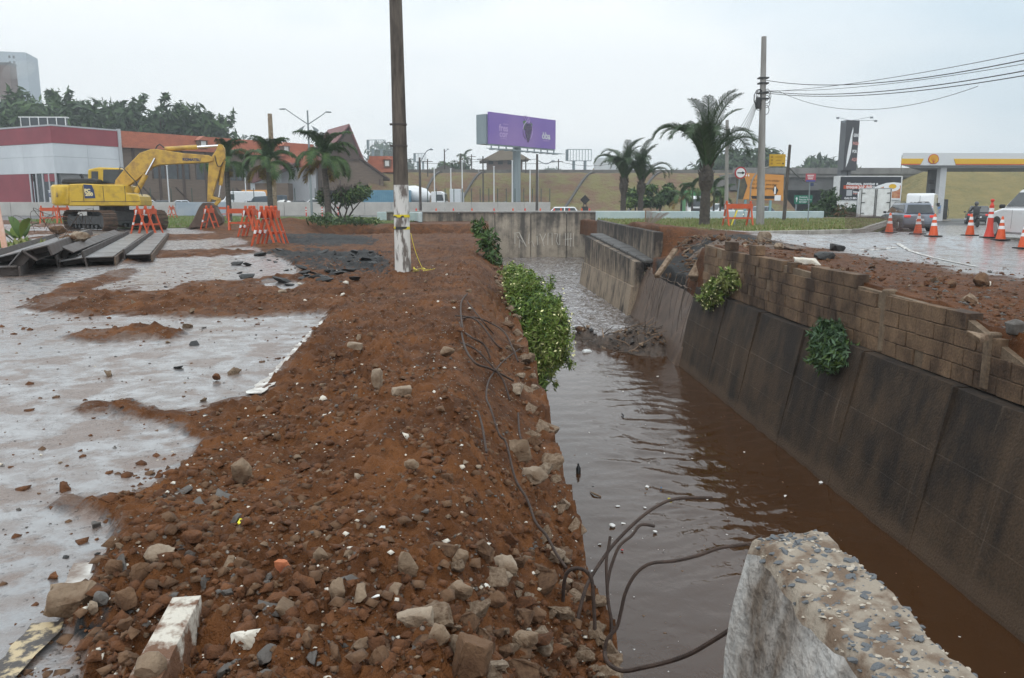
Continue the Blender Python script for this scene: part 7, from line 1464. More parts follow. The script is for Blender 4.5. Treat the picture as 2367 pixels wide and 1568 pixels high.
for k, (px_, yt, lab) in enumerate(((1575, 455, 'young palm right of the bushy tree'), (1600, 440, 'young bright palm left of the tallest palm'), (1650, 440, 'young palm right of the tallest palm'), (1665, 455, 'last young palm beside the thin pole'))):
    p = at(px_, 475, 72); palm(lab, (p.x, p.y, -.3), 1.1+(475-yt)*72/FP-.7+.3, 'royal', 30+k, 'young palms by the far road', 11, 1.7, .1, .08)
for k, (px_, yt, D_, lab) in enumerate(((1387, 385, 160, 'tiny distant palm beside the water tank'), (1075, 370, 190, 'tiny distant palm on the hilltop'))):
    p = at(px_, 475, D_); palm(lab, (p.x, p.y, 5.5), 1.1+(475-yt)*D_/FP-5.5-.5, 'royal', 50+k, 'distant palms', 10, 2.6, .14, .1)
# ---- tower block, chimney, smoke
tw = thing('tower_block', 'tall hazy apartment tower at the far left', 'building', (0, 0, 0)); p = at(66, 165, 420); tw.location = (p.x-4.5, 420, 0); k_ = 420/FP; M_TW = mat('tower_grey_blue', (.36, .42, .47), (.42, .47, .51), rough=.7, scale=.05); tw.rotation_euler = (0, 0, rad(12)); H_ = 1.1+(475-150)*k_
mb = MB(); mb.box((-10, 8, H_/2), (28, 18, H_)); mb.build('wall', M_TW, tw); mb = MB(); mb.box((-14, -1.3, H_/2-2), (12, 1.2, H_-6)); mb.build('bay', M_WPAN, tw)
wm = None
for j in range(20):
    for x_ in (-3.5, -1.6, -11, -14, -17):
        if wm is None: mb = MB(); mb.box((0, 0, 0), (.9, .12, 1.3)); wm = mb.build('window', M_GLS, tw); o = wm
        else: o = wm.copy(); COL.objects.link(o)
        o.location = (x_, -1.04 if x_ > -8 else -1.94, 22+j*2.75)
p = at(19, 190, 300); k_ = 300/FP; cm = thing('brick_chimney', 'square brown brick chimney in front of the tower block', 'chimney', (p.x, p.y, 0)); zt = 1.1+(475-178)*k_; mb = MB(); mb.box((0, 0, zt/2), (4.6, 4.6, zt), taper=.94); mb.build('shaft', mat('chimney_brick', (.17, .105, .085), (.14, .09, .075), rough=.85, scale=1.5), cm); mb = MB(); mb.box((0, 0, zt+.4), (4.5, 4.5, .9)); mb.build('rim', M_BRD, cm)
bm = bmesh.new()
for (px_, py_, rr_) in ((16, 173, 1.9), (24, 168, 2.6), (34, 164, 3.0), (45, 163, 3.2), (56, 160, 3.0), (66, 155, 2.6), (50, 154, 2.4)):
    q = at(px_, py_, 298); bmesh.ops.create_icosphere(bm, subdivisions=2, radius=rr_, matrix=Matrix.Translation(q))
me = bpy.data.meshes.new('smoke'); bm.to_mesh(me); bm.free(); so_ = bpy.data.objects.new('smoke', me); COL.objects.link(so_); tag(so_, 'pale smoke drifting from the brick chimney', 'smoke', kind='stuff')
rm = so_.modifiers.new('remesh', 'REMESH'); rm.mode = 'VOXEL'; rm.voxel_size = .8
ms = bpy.data.materials.new('smoke_volume'); ms.use_nodes = True; T = ms.node_tree; T.nodes.clear(); oo = N(T, 'ShaderNodeOutputMaterial'); pv = N(T, 'ShaderNodeVolumePrincipled'); pv.inputs['Color'].default_value = (.93, .95, .92, 1); pv.inputs['Density'].default_value = .055; T.links.new(pv.outputs[0], oo.inputs['Volume']); me.materials.append(ms)
# ================================================================== right-hand street
# concrete pole with cables
RP = g(1757, 521, .2); rp = thing('utility_pole', 'tall plain concrete pole on the right carrying the overhead cables', 'utility pole', RP); M_RPOLE = mat('grey_concrete_pole', (.33, .315, .30), (.24, .225, .21), rough=.8, scale=2, stretch=(2, 2, .4), bump=.2)
tp_ = at(1766, 85, RP.y)-RP; mb = MB(); mb.tube([(0, 0, -.1), tuple(tp_*.5), tuple(tp_)], [.19, .15, .11], 12); mb.build('shaft', M_RPOLE, rp, smooth=True)
def onpole(y): q = (521-y)/(521-85); return tp_*q
for y in (178, 190, 212, 225): p = onpole(y); mb = MB(); mb.box((p.x, p.y, p.z), (.42, .34, .06)); mb.build('clamp', M_BLK, rp)
mb = MB(); p = onpole(235); mb.box((p.x-.22, p.y-.05, p.z), (.2, .2, .5)); mb.build('junction_box', M_BLK, rp, bevel=.04)
mb = MB(); r = random.Random(8)
for k in range(9): p = onpole(r.uniform(200, 235)); a = r.uniform(.15, .4); mb.tube([(p.x+math.cos(i*.7)*a*.6+(.15 if k % 2 else -.2), p.y-.1, p.z-.3+math.sin(i*.7)*a) for i in range(10)], .014, 4)
mb.build('cable_coils', M_BLK, rp)
def wire(label, a, b, sag, r_, twist=False, grp='overhead cables on the right'):
    a, b = Vector(a), Vector(b); pts = []; n_ = 28
    for i in range(n_+1): t_ = i/n_; pts.append(a.lerp(b, t_)-Vector((0, 0, sag*4*t_*(1-t_))))
    mb = MB(); mb.tube(pts, r_, 5); o = mb.build('overhead_cable', M_BLK); tag(o, label, 'cable', grp); return o
W0 = RP+onpole(183); W1 = RP+onpole(209); W2 = RP+onpole(210)
def far(x, y, D_): return at(x, y, D_)
wire('topmost twisted cable leaving the concrete pole', W0+Vector((.15, 0, 0)), far(2700, 60, 15), .55, .014); wire('thin cable crossing just under the topmost one', W1, far(2700, 50, 15.2), .25, .009); wire('middle thick cable of the bundle to the right', W1+Vector((.15, 0, .02)), far(2700, 95, 15), .45, .014); wire('lower thick cable of the bundle to the right', W2+Vector((.15, 0, -.03)), far(2700, 110, 15.5), .45, .013); wire('faint thin cable between the thick ones', W1+Vector((.1, 0, .05)), far(2700, 85, 15.2), .3, .008); wire('slack thin cable sagging lowest to the right', RP+onpole(206)+Vector((.5, -.4, -.05)), far(2260, 200, 24), .75, .009)
for k in range(5): wire('cable dropping from the concrete pole down to the thin pole on its left, strand %s' % ['one', 'two', 'three', 'four', 'five'][k], RP+onpole(215+4*k)-Vector((.2, 0, 0)), at(1683, 330+6*k, 45), .25+.12*k, .012, grp='drop cables')
def pole(label, px_, yb, yt, z, r0, r1, m_, D_=None, px_t=None):
    b = g(px_, yb, z) if D_ is None else at(px_, yb, D_); t_ = at(px_t or px_, yt, b.y); mb = MB(); mb.tube([(0, 0, -.2), tuple((t_-b)*.5), tuple(t_-b)], [r0, (r0+r1)/2, r1], 9); o = mb.build('utility_pole', m_, loc=b, smooth=True); tag(o, label, 'utility pole'); return o
pole('thin pale pole between the tallest palm and the arrow sign', 1679, 505, 278, -.1, .12, .09, M_RPOLE, 45, 1681); pole('thin leaning pole right of the orange billboard', 1812, 506, 335, -.1, .11, .08, M_WDP, 46, 1826)
wire('dark cable from the leaning pole down to the overpass', at(1822, 385, 46), at(1888, 425, 60), .3, .03); wire('thin cable across the orange billboard top', at(1683, 380, 45), at(1820, 370, 46), .3, .008)
# arrow sign
b = g(1697, 521, .2); D_ = b.y; c_ = at(1711, 400, D_); sg = thing('arrow_sign', 'round white sign with red rim and black arrow on a leaning post', 'sign', b); mb = MB(); mb.tube([(0, 0, 0), tuple((c_-b)*.99)], .035, 7); mb.build('post', M_LP, sg); kz = D_/FP; cl_ = c_-b; M_SRED = mat('sign_red', (.42, .02, .03), rough=.4); M_SWH = mat('sign_white', (.78, .79, .8), rough=.4); M_SBK = mat('sign_black', (.015, .015, .017), rough=.5)
for nm, r_, y_, m_ in (('rim', 13.6, -.05, M_SRED), ('disc', 10.6, -.062, M_SWH)): mb = MB(); mb.lathe([(r_*kz, 0), (r_*kz, .02)], 28, (cl_.x, cl_.y+y_, cl_.z), 'y'); mb.build(nm, m_, sg)
mb = MB(); mb.box((cl_.x-.03, cl_.y-.068, cl_.z), (.24, .01, .05)); mb.prism([(cl_.x+.07, cl_.z-.07), (cl_.x+.20, cl_.z), (cl_.x+.07, cl_.z+.07)], 'y', cl_.y-.073, cl_.y-.063); mb.build('arrow', M_SBK, sg)
# yellow panel on gooseneck
b = g(1731, 517, .2); D_ = b.y; kz = D_/FP; gn = thing('gooseneck_sign', 'yellow panel hung from a curved white gooseneck post', 'sign', b); pt = [at(x, y, D_)-b for x, y in ((1731, 517), (1735, 440), (1738, 420), (1748, 402), (1765, 390), (1795, 383))]; mb = MB(); mb.tube(spline(pt, 5), .04, 7); mb.build('post', M_RPOLE, gn); c_ = at(1796, 371, D_)-b; M_SYE = mat('sign_yellow', (.60, .36, .02), (.52, .30, .02), rough=.5, scale=3); mb = MB(); mb.box((c_.x, c_.y-.04, c_.z), (37*kz, .04, 27*kz)); mb.build('panel', M_SYE, gn)
for k in range(3): mb = MB(); mb.box((c_.x-.28, c_.y-.066, c_.z+.16-.16*k), (.10, .006, .09)); mb.build('pictogram', mat('faded_brown', (.34, .19, .015), rough=.6) if 'faded_brown' not in MATS else MATS['faded_brown'], gn); mb = MB(); mb.box((c_.x+.06, c_.y-.066, c_.z+.16-.16*k), (.36-.08*k, .006, .03)); mb.build('text_line', MATS['faded_brown'], gn)
mb = MB(); mb.lathe([(.04, 0), (.04, .006)], 10, (c_.x+.29, c_.y-.068, c_.z-.16), 'y'); mb.build('emblem', M_SBK, gn)
# orange billboard
OB = thing('orange_billboard', 'orange safety billboard with black lower texts behind the concrete pole', 'billboard', at(1760, 475, 62)); OB.location.z = -.3; kz = 62/FP
def ob(px_, py_): p = at(px_, py_, 62)-OB.location; return (p.x, p.z)
OB.rotation_euler = (0, 0, 0); M_ORB = mat('billboard_orange', (.62, .27, .05), (.56, .24, .05), rough=.5, scale=.6)
mb = MB(); mb.prism([ob(1706, 399), ob(1812, 405), ob(1810, 464), ob(1706, 461)], 'y', 0, .12); mb.build('panel', M_ORB, OB)
mb = MB(); mb.prism([ob(1700, 408), ob(1718, 400), ob(1732, 445), ob(1720, 461), ob(1706, 461)], 'y', -.02, -.005); mb.build('dark_photo_area', mat('dark_photo', (.03, .03, .028), (.12, .11, .06), rough=.5, scale=2), OB); mb = MB(); mb.prism([ob(1729, 426), ob(1738, 461), ob(1717, 461)], 'y', -.04, -.022); mb.build('warning_triangle', M_ORB, OB)
mb = MB(); mb.prism([ob(1791, 427), ob(1799, 440), ob(1793, 452), ob(1786, 440)], 'y', -.03, -.006); mb.build('black_diamond', M_SBK, OB); mb = MB(); a = ob(1788.6, 432); c_ = ob(1793.4, 449); mb.box(((a[0]+c_[0])/2, -.04, (a[1]+c_[1])/2), (abs(c_[0]-a[0])*.7, .01, abs(a[1]-c_[1]))); mb.build('white_bar', M_SWH, OB); mb = MB(); a = ob(1797, 458); mb.box((a[0], -.04, a[1]), (.5, .05, .42)); mb.build('white_tag', M_SWH, OB, bevel=.02)
mb = MB(); a = ob(1760, 456.5); mb.box((a[0], -.025, a[1]), (2.2, .02, .22)); mb.build('black_text_bar', M_SBK, OB); M_BRT = mat('brown_text', (.16, .08, .02), rough=.6)
for s_, x, y, sz, m_ in (('“', 1727, 412, .9, M_SWH), ('uma mudança no celular', 1768, 417, .24, M_BRT), ('não faz falta para tirar', 1766, 426, .24, M_BRT), ('a vida de uma pessoa', 1758, 435, .25, M_SBK), ('!', 1728, 450, .5, M_SBK)): a = ob(x, y); text(s_, sz, m_, OB, (a[0], -.03, a[1]), (rad(90), rad(2), 0))
M_TEAL = mat('teal_post', (.18, .33, .35), rough=.5)
for px_ in (1724, 1782): a = ob(px_, 462); mb = MB(); mb.box((a[0], .1, a[1]/2), (.16, .16, a[1])); mb.build('post', M_TEAL, OB)
# red-blue sign, green sign
b = at(1867, 521, 42); t = thing('advert_sign', 'small red and blue sign on a thin grey pole', 'sign', b); b0 = at(1873, 403, 42)-b; mb = MB(); mb.tube([(0, 0, 0), tuple(at(1872, 420, 42)-b)], .03, 7); mb.build('post', M_LP, t); c_ = at(1873, 411, 42)-b; mb = MB(); mb.box((c_.x, c_.y-.05, c_.z), (.54, .04, .42)); mb.build('panel', mat('sign_red_panel', (.42, .08, .10), rough=.5), t); mb = MB(); mb.box((c_.x, c_.y-.075, c_.z-.17), (.5, .02, .08)); mb.build('blue_strip', mat('sign_blue', (.06, .08, .30), rough=.5), t)
for k in range(3): mb = MB(); mb.box((c_.x-.02, c_.y-.075, c_.z+.12-.09*k), (.36-.05*k, .012, .035)); mb.build('text_line', M_SWH, t)
c2 = at(1877, 427, 42)-b; mb = MB(); mb.box((c2.x, c2.y, c2.z), (.16, .04, .16)); mb.build('small_panel', M_NAVY, t)
t = thing('direction_sign', 'green direction sign with white arrow and place names', 'sign', at(1856, 475, 70)); t.location.z = -.45; k_ = 70/FP; zc = 1.1+(475-462)*k_+.45; mb = MB(); mb.box((0, 0, zc), (42*k_, .06, 20*k_)); mb.build('panel', mat('sign_dark_green', (.01, .16, .10), rough=.45), t)
for s_, y, sz in (('Rotatória', .22, .20), ('Ribeirão Preto', 0, .20), ('RETORNO', -.22, .19)): text(s_, sz, M_SWH, t, (-.38, -.035, zc+y), R90, align='LEFT', sx=.95)
text('↑', .3, M_SWH, t, (-.62, -.035, zc), R90); mb = MB(); mb.box((-.62, -.038, zc-.04), (.05, .01, .3)); mb.prism([(-.72, zc+.08), (-.52, zc+.08), (-.62, zc+.24)], 'y', -.043, -.034); mb.build('arrow', M_SWH, t)
for x_ in (-.6, .6): mb = MB(); mb.box((x_, .06, zc/2), (.09, .09, zc+.3)); mb.build('post', M_LP, t)
# black sign tower
bt = at(1958, 475, 74); st_ = thing('sign_tower', 'tall black advertising tower with a white blade shape and stacked words', 'sign tower', (bt.x, bt.y, -.45), rad(15)); k_ = 74/FP; zt = 1.1+(475-284)*k_+.45; zb_ = 1.1+(475-396)*k_+.45; M_SGREY = mat('sign_tower_grey', (.13, .135, .145), (.16, .165, .17), rough=.5, scale=1); M_SDK = mat('sign_tower_black', (.045, .047, .052), (.06, .06, .065), rough=.45, scale=.6)
mb = MB(); mb.box((0, .4, (zt+zb_)/2), (1.45, .78, zt-zb_)); mb.build('casing', M_SGREY, st_); mb = MB(); mb.box((.0, -.02, (zt+zb_)/2), (1.44, .05, zt-zb_-.02)); mb.build('face', M_SDK, st_); mb = MB(); mb.box((-.25, .7, zb_/2), (.7, .5, zb_)); mb.build('leg', M_SGREY, st_); mb = MB(); mb.box((.35, .6, zb_/2), (.3, .4, zb_)); mb.build('leg', M_SGREY, st_)
Ht = zt-zb_; bl = [(-.30+.32, .86), (-.16, .72), (-.32, .52), (-.45, .30), (-.50, .06), (-.30, .16), (-.06, .34), (.02, .52), (.0, .70), (.06, .78)]; mb = MB(); mb.prism([(a, zb_+Ht*c_) for a, c_ in bl], 'y', -.065, -.046); mb.build('white_blade', M_SWH, st_); M_SPK = mat('sign_pink', (.62, .30, .27), rough=.5)
for s_, v, m_ in (('GENTE', .70, M_SWH), ('PASSA', .54, M_SPK), ('POR', .38, M_SWH), ('AQUI', .22, M_SPK)): text(s_, .40, m_, st_, (.12, -.06, zb_+Ht*v), R90, align='LEFT', sx=.62, bold=.01)
for s, x1, z1 in ((-1, -1.9, .18), (-1, -1.2, -.12), (1, 1.9, .35), (1, 2.4, .05)): mb = MB(); mb.tube([(0, .3, zt), (x1, -.2, zt+z1)], .02, 5); mb.box((x1, -.2, zt+z1-.06), (.25, .12, .16)); mb.build('floodlight', M_LP, st_)
# station shop with banner
sp = at(2008, 475, 68); sh = thing('station_shop', 'white shop block with a dark food banner on its wall', 'building', (sp.x, sp.y, -.45)); k_ = 68/FP
def sz_(y): return 1.1+(475-y)*k_+.45
x0_, x1_ = (1933-2008)*k_, (2083-2008)*k_; mb = MB(); mb.box(((x0_+x1_)/2, .5, sz_(408)/2), (x1_-x0_, 1.0, sz_(408))); mb.build('wall', M_WHITE, sh); mb = MB(); xa, xb_ = (1937-2008)*k_, (2079-2008)*k_; mb.box(((xa+xb_)/2, -.04, (sz_(410)+sz_(463))/2), (xb_-xa, .06, sz_(410)-sz_(463))); mb.build('banner', mat('banner_dark', (.018, .021, .028), rough=.45), sh)
mb = MB(); mb.add([(x1_, 0, 0), (x1_+1.7, 3.8, 0), (x1_+1.7, 3.8, sz_(418)), (x1_, 0, sz_(408))], [(0, 1, 2, 3)]); mb.build('side_wall', M_WHITE, sh); mb = MB(); mb.add([(x1_+.03, -.02, sz_(462)), (x1_+.9, 1.9, sz_(462)), (x1_+.9, 1.9, sz_(446)), (x1_+.03, -.02, sz_(446))], [(0, 1, 2, 3)]); mb.build('yellow_sign', mat('station_yellow', (.70, .42, .015), rough=.4), sh); mb = MB(); mb.add([(x1_+.03, -.025, sz_(466)), (x1_+.9, 1.89, sz_(466)), (x1_+.9, 1.89, sz_(462)), (x1_+.03, -.025, sz_(462))], [(0, 1, 2, 3)]); M_STR = mat('station_red', (.50, .07, .02), rough=.4); mb.build('red_sign_edge', M_STR, sh)
def bt_(px_, py_): return ((px_-2008)*k_, sz_(py_))
for s_, x, y, sz2, m_ in (('Abasteça, pontue e', 1951, 426, .36, M_SWH), ('troque por delícias', 1951, 433.5, .36, M_SWH), ('Baixe o app', 1968, 444.5, .18, M_SWH), ('e aproveite', 1968, 448, .18, M_SPK), ('GALO BRANCO', 1948, 459, .25, M_SWH)): a = bt_(x, y); text(s_, sz2, m_, sh, (a[0], -.085, a[1]), R90, align='LEFT', bold=.008)
a = bt_(1978, 433.5); mb = MB(); mb.box((a[0], -.075, a[1]), (2.5, .012, .3)); mb.build('red_highlight', M_STR, sh); a = bt_(1959, 446.5); mb = MB(); mb.box((a[0], -.075, a[1]), (.5, .012, .5)); mb.build('grey_square', mat('square_grey', (.40, .42, .44), rough=.5), sh)
pl_ = [bt_(2007, 449), bt_(2012, 438), bt_(2025, 430), bt_(2045, 424), bt_(2062, 422.5), bt_(2079, 424), bt_(2079, 462.5), bt_(2045, 462.5), bt_(2020, 459)]; mb = MB(); mb.prism(pl_, 'y', -.085, -.072); mb.build('plate_print', M_SWH, sh); pl_ = [bt_(2018, 447), bt_(2026, 437), bt_(2045, 430), bt_(2079, 430), bt_(2079, 459), bt_(2048, 458), bt_(2030, 456)]; mb = MB(); mb.prism(pl_, 'y', -.098, -.087); mb.build('food_print', mat('food_print', (.42, .13, .06), (.55, .28, .14), rough=.5, scale=5, lo=.4, hi=.6), sh)
a = bt_(2058, 433.5); mb = MB(); mb.lathe([(.72, 0), (.72, .01)], 24, (0, 0, 0), 'y'); o = mb.build('egg_white_print', M_SWH, sh); o.location = (a[0], -.115, a[1]); o.scale = (1, 1, .52); mb = MB(); mb.lathe([(.34, 0), (.34, .01)], 20, (0, 0, 0), 'y'); o = mb.build('yolk_print', MATS['station_yellow'], sh); o.location = (a[0]+.05, -.13, a[1]+.06); o.scale = (1, 1, .6)
# station canopy
D_ = 76; k_ = D_/FP; cp = at(2077, 475, D_); cn_ = thing('station_canopy', 'white filling station canopy with yellow and red band and shell emblem', 'canopy', (cp.x, cp.y, -.45))
def cz(y): return 1.1+(475-y)*k_+.45
def cxp(px_): return (px_-2077)*k_
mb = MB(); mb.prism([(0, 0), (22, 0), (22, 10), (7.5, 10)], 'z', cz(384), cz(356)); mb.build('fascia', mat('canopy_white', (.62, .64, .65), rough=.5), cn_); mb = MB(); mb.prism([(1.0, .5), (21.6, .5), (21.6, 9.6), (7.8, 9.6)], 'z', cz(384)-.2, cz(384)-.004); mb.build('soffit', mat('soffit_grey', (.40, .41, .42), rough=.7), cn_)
zt1, zb1 = cz(369), cz(380.5)
for pts, m_, nm in (([(-.1, zt1), (cxp(2127), zt1), (cxp(2121), zb1), (-.1, zb1)], MATS['station_yellow'], 'yellow_band'), ([(cxp(2198), zt1), (21.9, zt1), (21.9, zb1), (cxp(2203), zb1)], MATS['station_yellow'], 'yellow_band'), ([(-.1, zb1), (cxp(2121), zb1), (cxp(2119), cz(383)), (-.1, cz(383))], M_STR, 'red_band'), ([(cxp(2203), zb1), (21.9, zb1), (21.9, cz(383)), (cxp(2204), cz(383))], M_STR, 'red_band')): mb = MB(); mb.prism(pts, 'y', -.06, -.01); mb.build(nm, m_, cn_)
sx_, sz2 = cxp(2150), cz(370.5); R_ = .50; mb = MB(); shell = [(.22, -.42)]+[(.5*math.cos(a)*(1.05), .5*math.sin(a)+.0) for a in [rad(-25+23*i) for i in range(11)]]+[(-.22, -.42)]; mb.prism([(sx_+x*1.02, sz2+z*1.02) for x, z in shell], 'y', -.05, -.01); mb.build('emblem_rim', M_STR, cn_); mb = MB(); mb.prism([(sx_+x*.86, sz2+z*.86) for x, z in shell], 'y', -.075, -.052); mb.build('emblem_shell', MATS['station_yellow'], cn_)
for i in range(7): a = rad(90+(i-3)*22); mb = MB(); mb.bar((sx_, -.082, sz2-.36), (sx_+math.cos(a)*.40, -.082, sz2+math.sin(a)*.40*(1 if True else 1)), .022, .012, up=(0, 1, 0)); mb.build('emblem_ray', M_STR, cn_)
M_COL = mat('column_white', (.55, .56, .57), (.50, .51, .52), rough=.5)
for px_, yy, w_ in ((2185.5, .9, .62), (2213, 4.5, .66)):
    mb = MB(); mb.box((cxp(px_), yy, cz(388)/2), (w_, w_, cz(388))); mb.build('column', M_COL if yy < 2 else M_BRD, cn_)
mb = MB(); mb.box((cxp(2179), .52, cz(484)), (.55, .04, .8)); mb.build('column_poster', mat('poster_blue', (.05, .22, .5), (.6, .4, .1), rough=.5, scale=3), cn_)
for px_, y_ in ((2206, 418), (2216, 441)): mb = MB(); mb.box((cxp(px_), 4.1, cz(y_)), (.5, .4, .45)); mb.build('loudspeaker', M_BLK, cn_, bevel=.03)
pu = thing('fuel_pump', 'dark fuel pump standing under the canopy', 'fuel pump', (cp.x+cxp(2201), cp.y+1.5, -.45)); mb = MB(); mb.box((0, 0, 1.1), (.95, .6, 2.1)); mb.build('cabinet', M_BLK, pu, bevel=.04); mb = MB(); mb.box((0, -.31, 1.55), (.6, .03, .5)); mb.build('display', M_GLS, pu); mb = MB(); mb.tube(spline([(.45, -.25, 1.5), (.6, -.3, .8), (.5, -.3, .35), (.4, -.32, .9)], 5), .02, 5); mb.build('hose', M_BLK, pu); mb = MB(); mb.box((0, 0, .08), (1.6, 1.0, .16)); mb.build('island', M_KERB, pu)
# hedges in front of shop
for k, (px_, py_, rx, rz2, lab) in enumerate(((1888, 488, .9, .55, 'low spiky bush under the green sign'), (1915, 470, .7, 1.0, 'tall dark cypress-like shrub at the shop corner'), (1935, 490, 1.2, .5, 'rounded hedge with orange leaves before the shop'), (1975, 492, 1.0, .45, 'low hedge at the right end before the shop wall'))):
    p = at(px_, py_, 61); bush('hedge', lab, (p.x, p.y, -.4), [(p, (rx, .8, rz2)), (p+Vector((.2, 0, -.2)), (rx*.8, .7, rz2*.9))], 900, .16, [M_LF1, M_LF1, M_LF2] if k != 2 else [M_LF1, M_LFB, M_LF2], 4, 0, 60+k, 'hedge')
mb = MB(); mb.box((0, 0, 0), (9.5, .25, .35)); o = mb.build('planter_wall', mat('tan_planter', (.30, .25, .17), rough=.8), loc=tuple(at(1925, 508, 58))); tag(o, 'low tan planter wall under the hedges', 'wall')
# vehicles
def zr(x, y): return float(right_h(np.array([min(x, 74)]), np.array([min(y, 59)]))[0])
def vput(px_, D_): p = at(px_, 475, D_); return Vector((p.x, p.y, zr(p.x, p.y)))
P_ = rland(2304, 558); a_ = rad(80); off = Vector((1.35*math.cos(a_)-.85*math.sin(a_), 1.35*math.sin(a_)+.85*math.cos(a_), 0)); loc = P_-off; loc.z = zr(loc.x, loc.y)
car('white car with black mirror cut off by the right border', loc, a_, M_CW, 'suv', rails=True)
car('grey-blue car with lit tail lamps driving behind the cones', vput(2098, 47), rad(80), M_CG, 'suv', rails=True)
p = vput(2262, 66); car('dark hatchback at the foot of the grass bank', p, rad(60), M_CD, 'hatch'); 
van('white van with dark letters on its rear beside the shop', vput(2132, 64), rad(56), M_CW, 'SEDQ')
p = vput(2019, 57); bx = thing('box_truck', 'white box truck seen from behind before the shop', 'truck', p, rad(66)); mb = MB(); mb.box((-.6, 0, 1.72), (3.6, 2.0, 1.95)); mb.build('box_body', M_WHITE, bx, bevel=.03); truckcab(bx, M_CW, 1.4); mb = MB(); mb.box((-.2, 0, .6), (4.4, .8, .25)); mb.build('chassis', M_BLK, bx)
for s in (-1, 1):
    mb = MB(); mb.box((-2.41, s*.48, 1.72), (.03, .9, 1.82)); d_ = mb.build('rear_door', M_WHITE, bx); 
    for yy in (.05, .93): mb = MB(); mb.box((-2.44, s*yy, 1.72), (.04, .05, 1.9)); mb.build('door_bar', M_BLK, d_)
    for z_ in (1.0, 1.75, 2.4): mb = MB(); mb.box((-2.45, s*.8, z_), (.04, .2, .05)); mb.build('hinge', M_BLK, d_)
    wheel(bx, -1.6, s*.8, .38, .3); wheel(bx, 2.2, s*.85, .38, .22); mb = MB(); mb.box((-2.42, s*.8, .62), (.04, .25, .12)); mb.build('tail_lamp', M_RLAMP, bx)
mb = MB(); mb.box((-2.42, 0, .6), (.1, 1.9, .3)); mb.build('bumper', M_BLK, bx); mb = MB(); mb.box((-.6, 0, 2.72), (3.64, 2.04, .05)); mb.build('roof_edge', M_TRIM, bx)
tk = thing('truck', 'white lorry with headlamps on coming along the far road', 'truck', (at(1606, 475, 88).x, 88, -.47), rad(-98)); truckcab(tk, M_CW, .2, True); mb = MB(); mb.box((-2.2, 0, 1.9), (4.6, 2.2, 2.6)); mb.build('box_body', MATS['sign_green'], tk); 
for s in (-1, 1): wheel(tk, 1.2, s*.9, .45, .28); wheel(tk, -3, s*.9, .45, .28)
car('white pickup on the far road behind the parapet', (at(1672, 475, 84).x, 84, -.45), rad(-160), M_CW, 'pickup'); car('dark car with headlamps on passing behind the concrete pole', (at(1760, 475, 82).x, 82, -.45), rad(-150), M_CG, 'sedan', lit=True); car('white car almost hidden behind the end wall', (at(1292, 475, 80).x, 80, -.55), rad(180), M_CW, 'hatch')
# motorcyclist
pm_ = vput(2256, 56); mt = thing('motorcycle', 'dark motorcycle ridden in front of the dark hatchback', 'motorcycle', pm_, rad(75)); motorbike(mt, M_CD)
pr = thing('person', 'person in dark rain clothes and helmet riding the motorcycle', 'person', pm_, rad(75)); me = bpy.data.meshes.new('body'); J = [((-.30, 0, .88), .16), ((-.25, 0, 1.15), .17), ((-.18, 0, 1.38), .18), ((-.14, 0, 1.50), .08), ((-.12, 0, 1.62), .11), ((-.12, .20, 1.40), .085), ((.08, .27, 1.18), .06), ((.36, .26, 1.08), .045), ((-.12, -.20, 1.40), .085), ((.08, -.27, 1.18), .06), ((.36, -.26, 1.08), .045), ((-.22, .13, .85), .115), ((.18, .20, .78), .09), ((.02, .22, .40), .065), ((.12, .22, .34), .05), ((-.22, -.13, .85), .115), ((.18, -.20, .78), .09), ((.02, -.22, .40), .065), ((.12, -.22, .34), .05)]
E = [(0, 1), (1, 2), (2, 3), (3, 4), (2, 5), (5, 6), (6, 7), (2, 8), (8, 9), (9, 10), (0, 11), (11, 12), (12, 13), (13, 14), (0, 15), (15, 16), (16, 17), (17, 18)]; me.from_pydata([j[0] for j in J], E, []); o = bpy.data.objects.new('body', me); COL.objects.link(o); o.parent = pr; me.materials.append(mat('dark_rain_clothes', (.018, .02, .024), (.035, .036, .04), rough=.6, scale=4)); o.modifiers.new('skin', 'SKIN')
for i, j in enumerate(J): me.skin_vertices[0].data[i].radius = (j[1], j[1])
me.skin_vertices[0].data[0].use_root = True; o.modifiers.new('sub', 'SUBSURF').levels = 2; o.modifiers['sub'].render_levels = 2
mb = MB(); mb.lathe([(.02, -.13), (.11, -.11), (.145, -.02), (.13, .08), (.07, .14), (.01, .155)], 14, (-.12, 0, 1.68)); hm = mb.build('helmet', M_CD, pr, smooth=True); mb = MB(); mb.box((.005, 0, 1.68), (.04, .19, .09)); mb.build('visor', M_GLS, hm, bevel=.02)
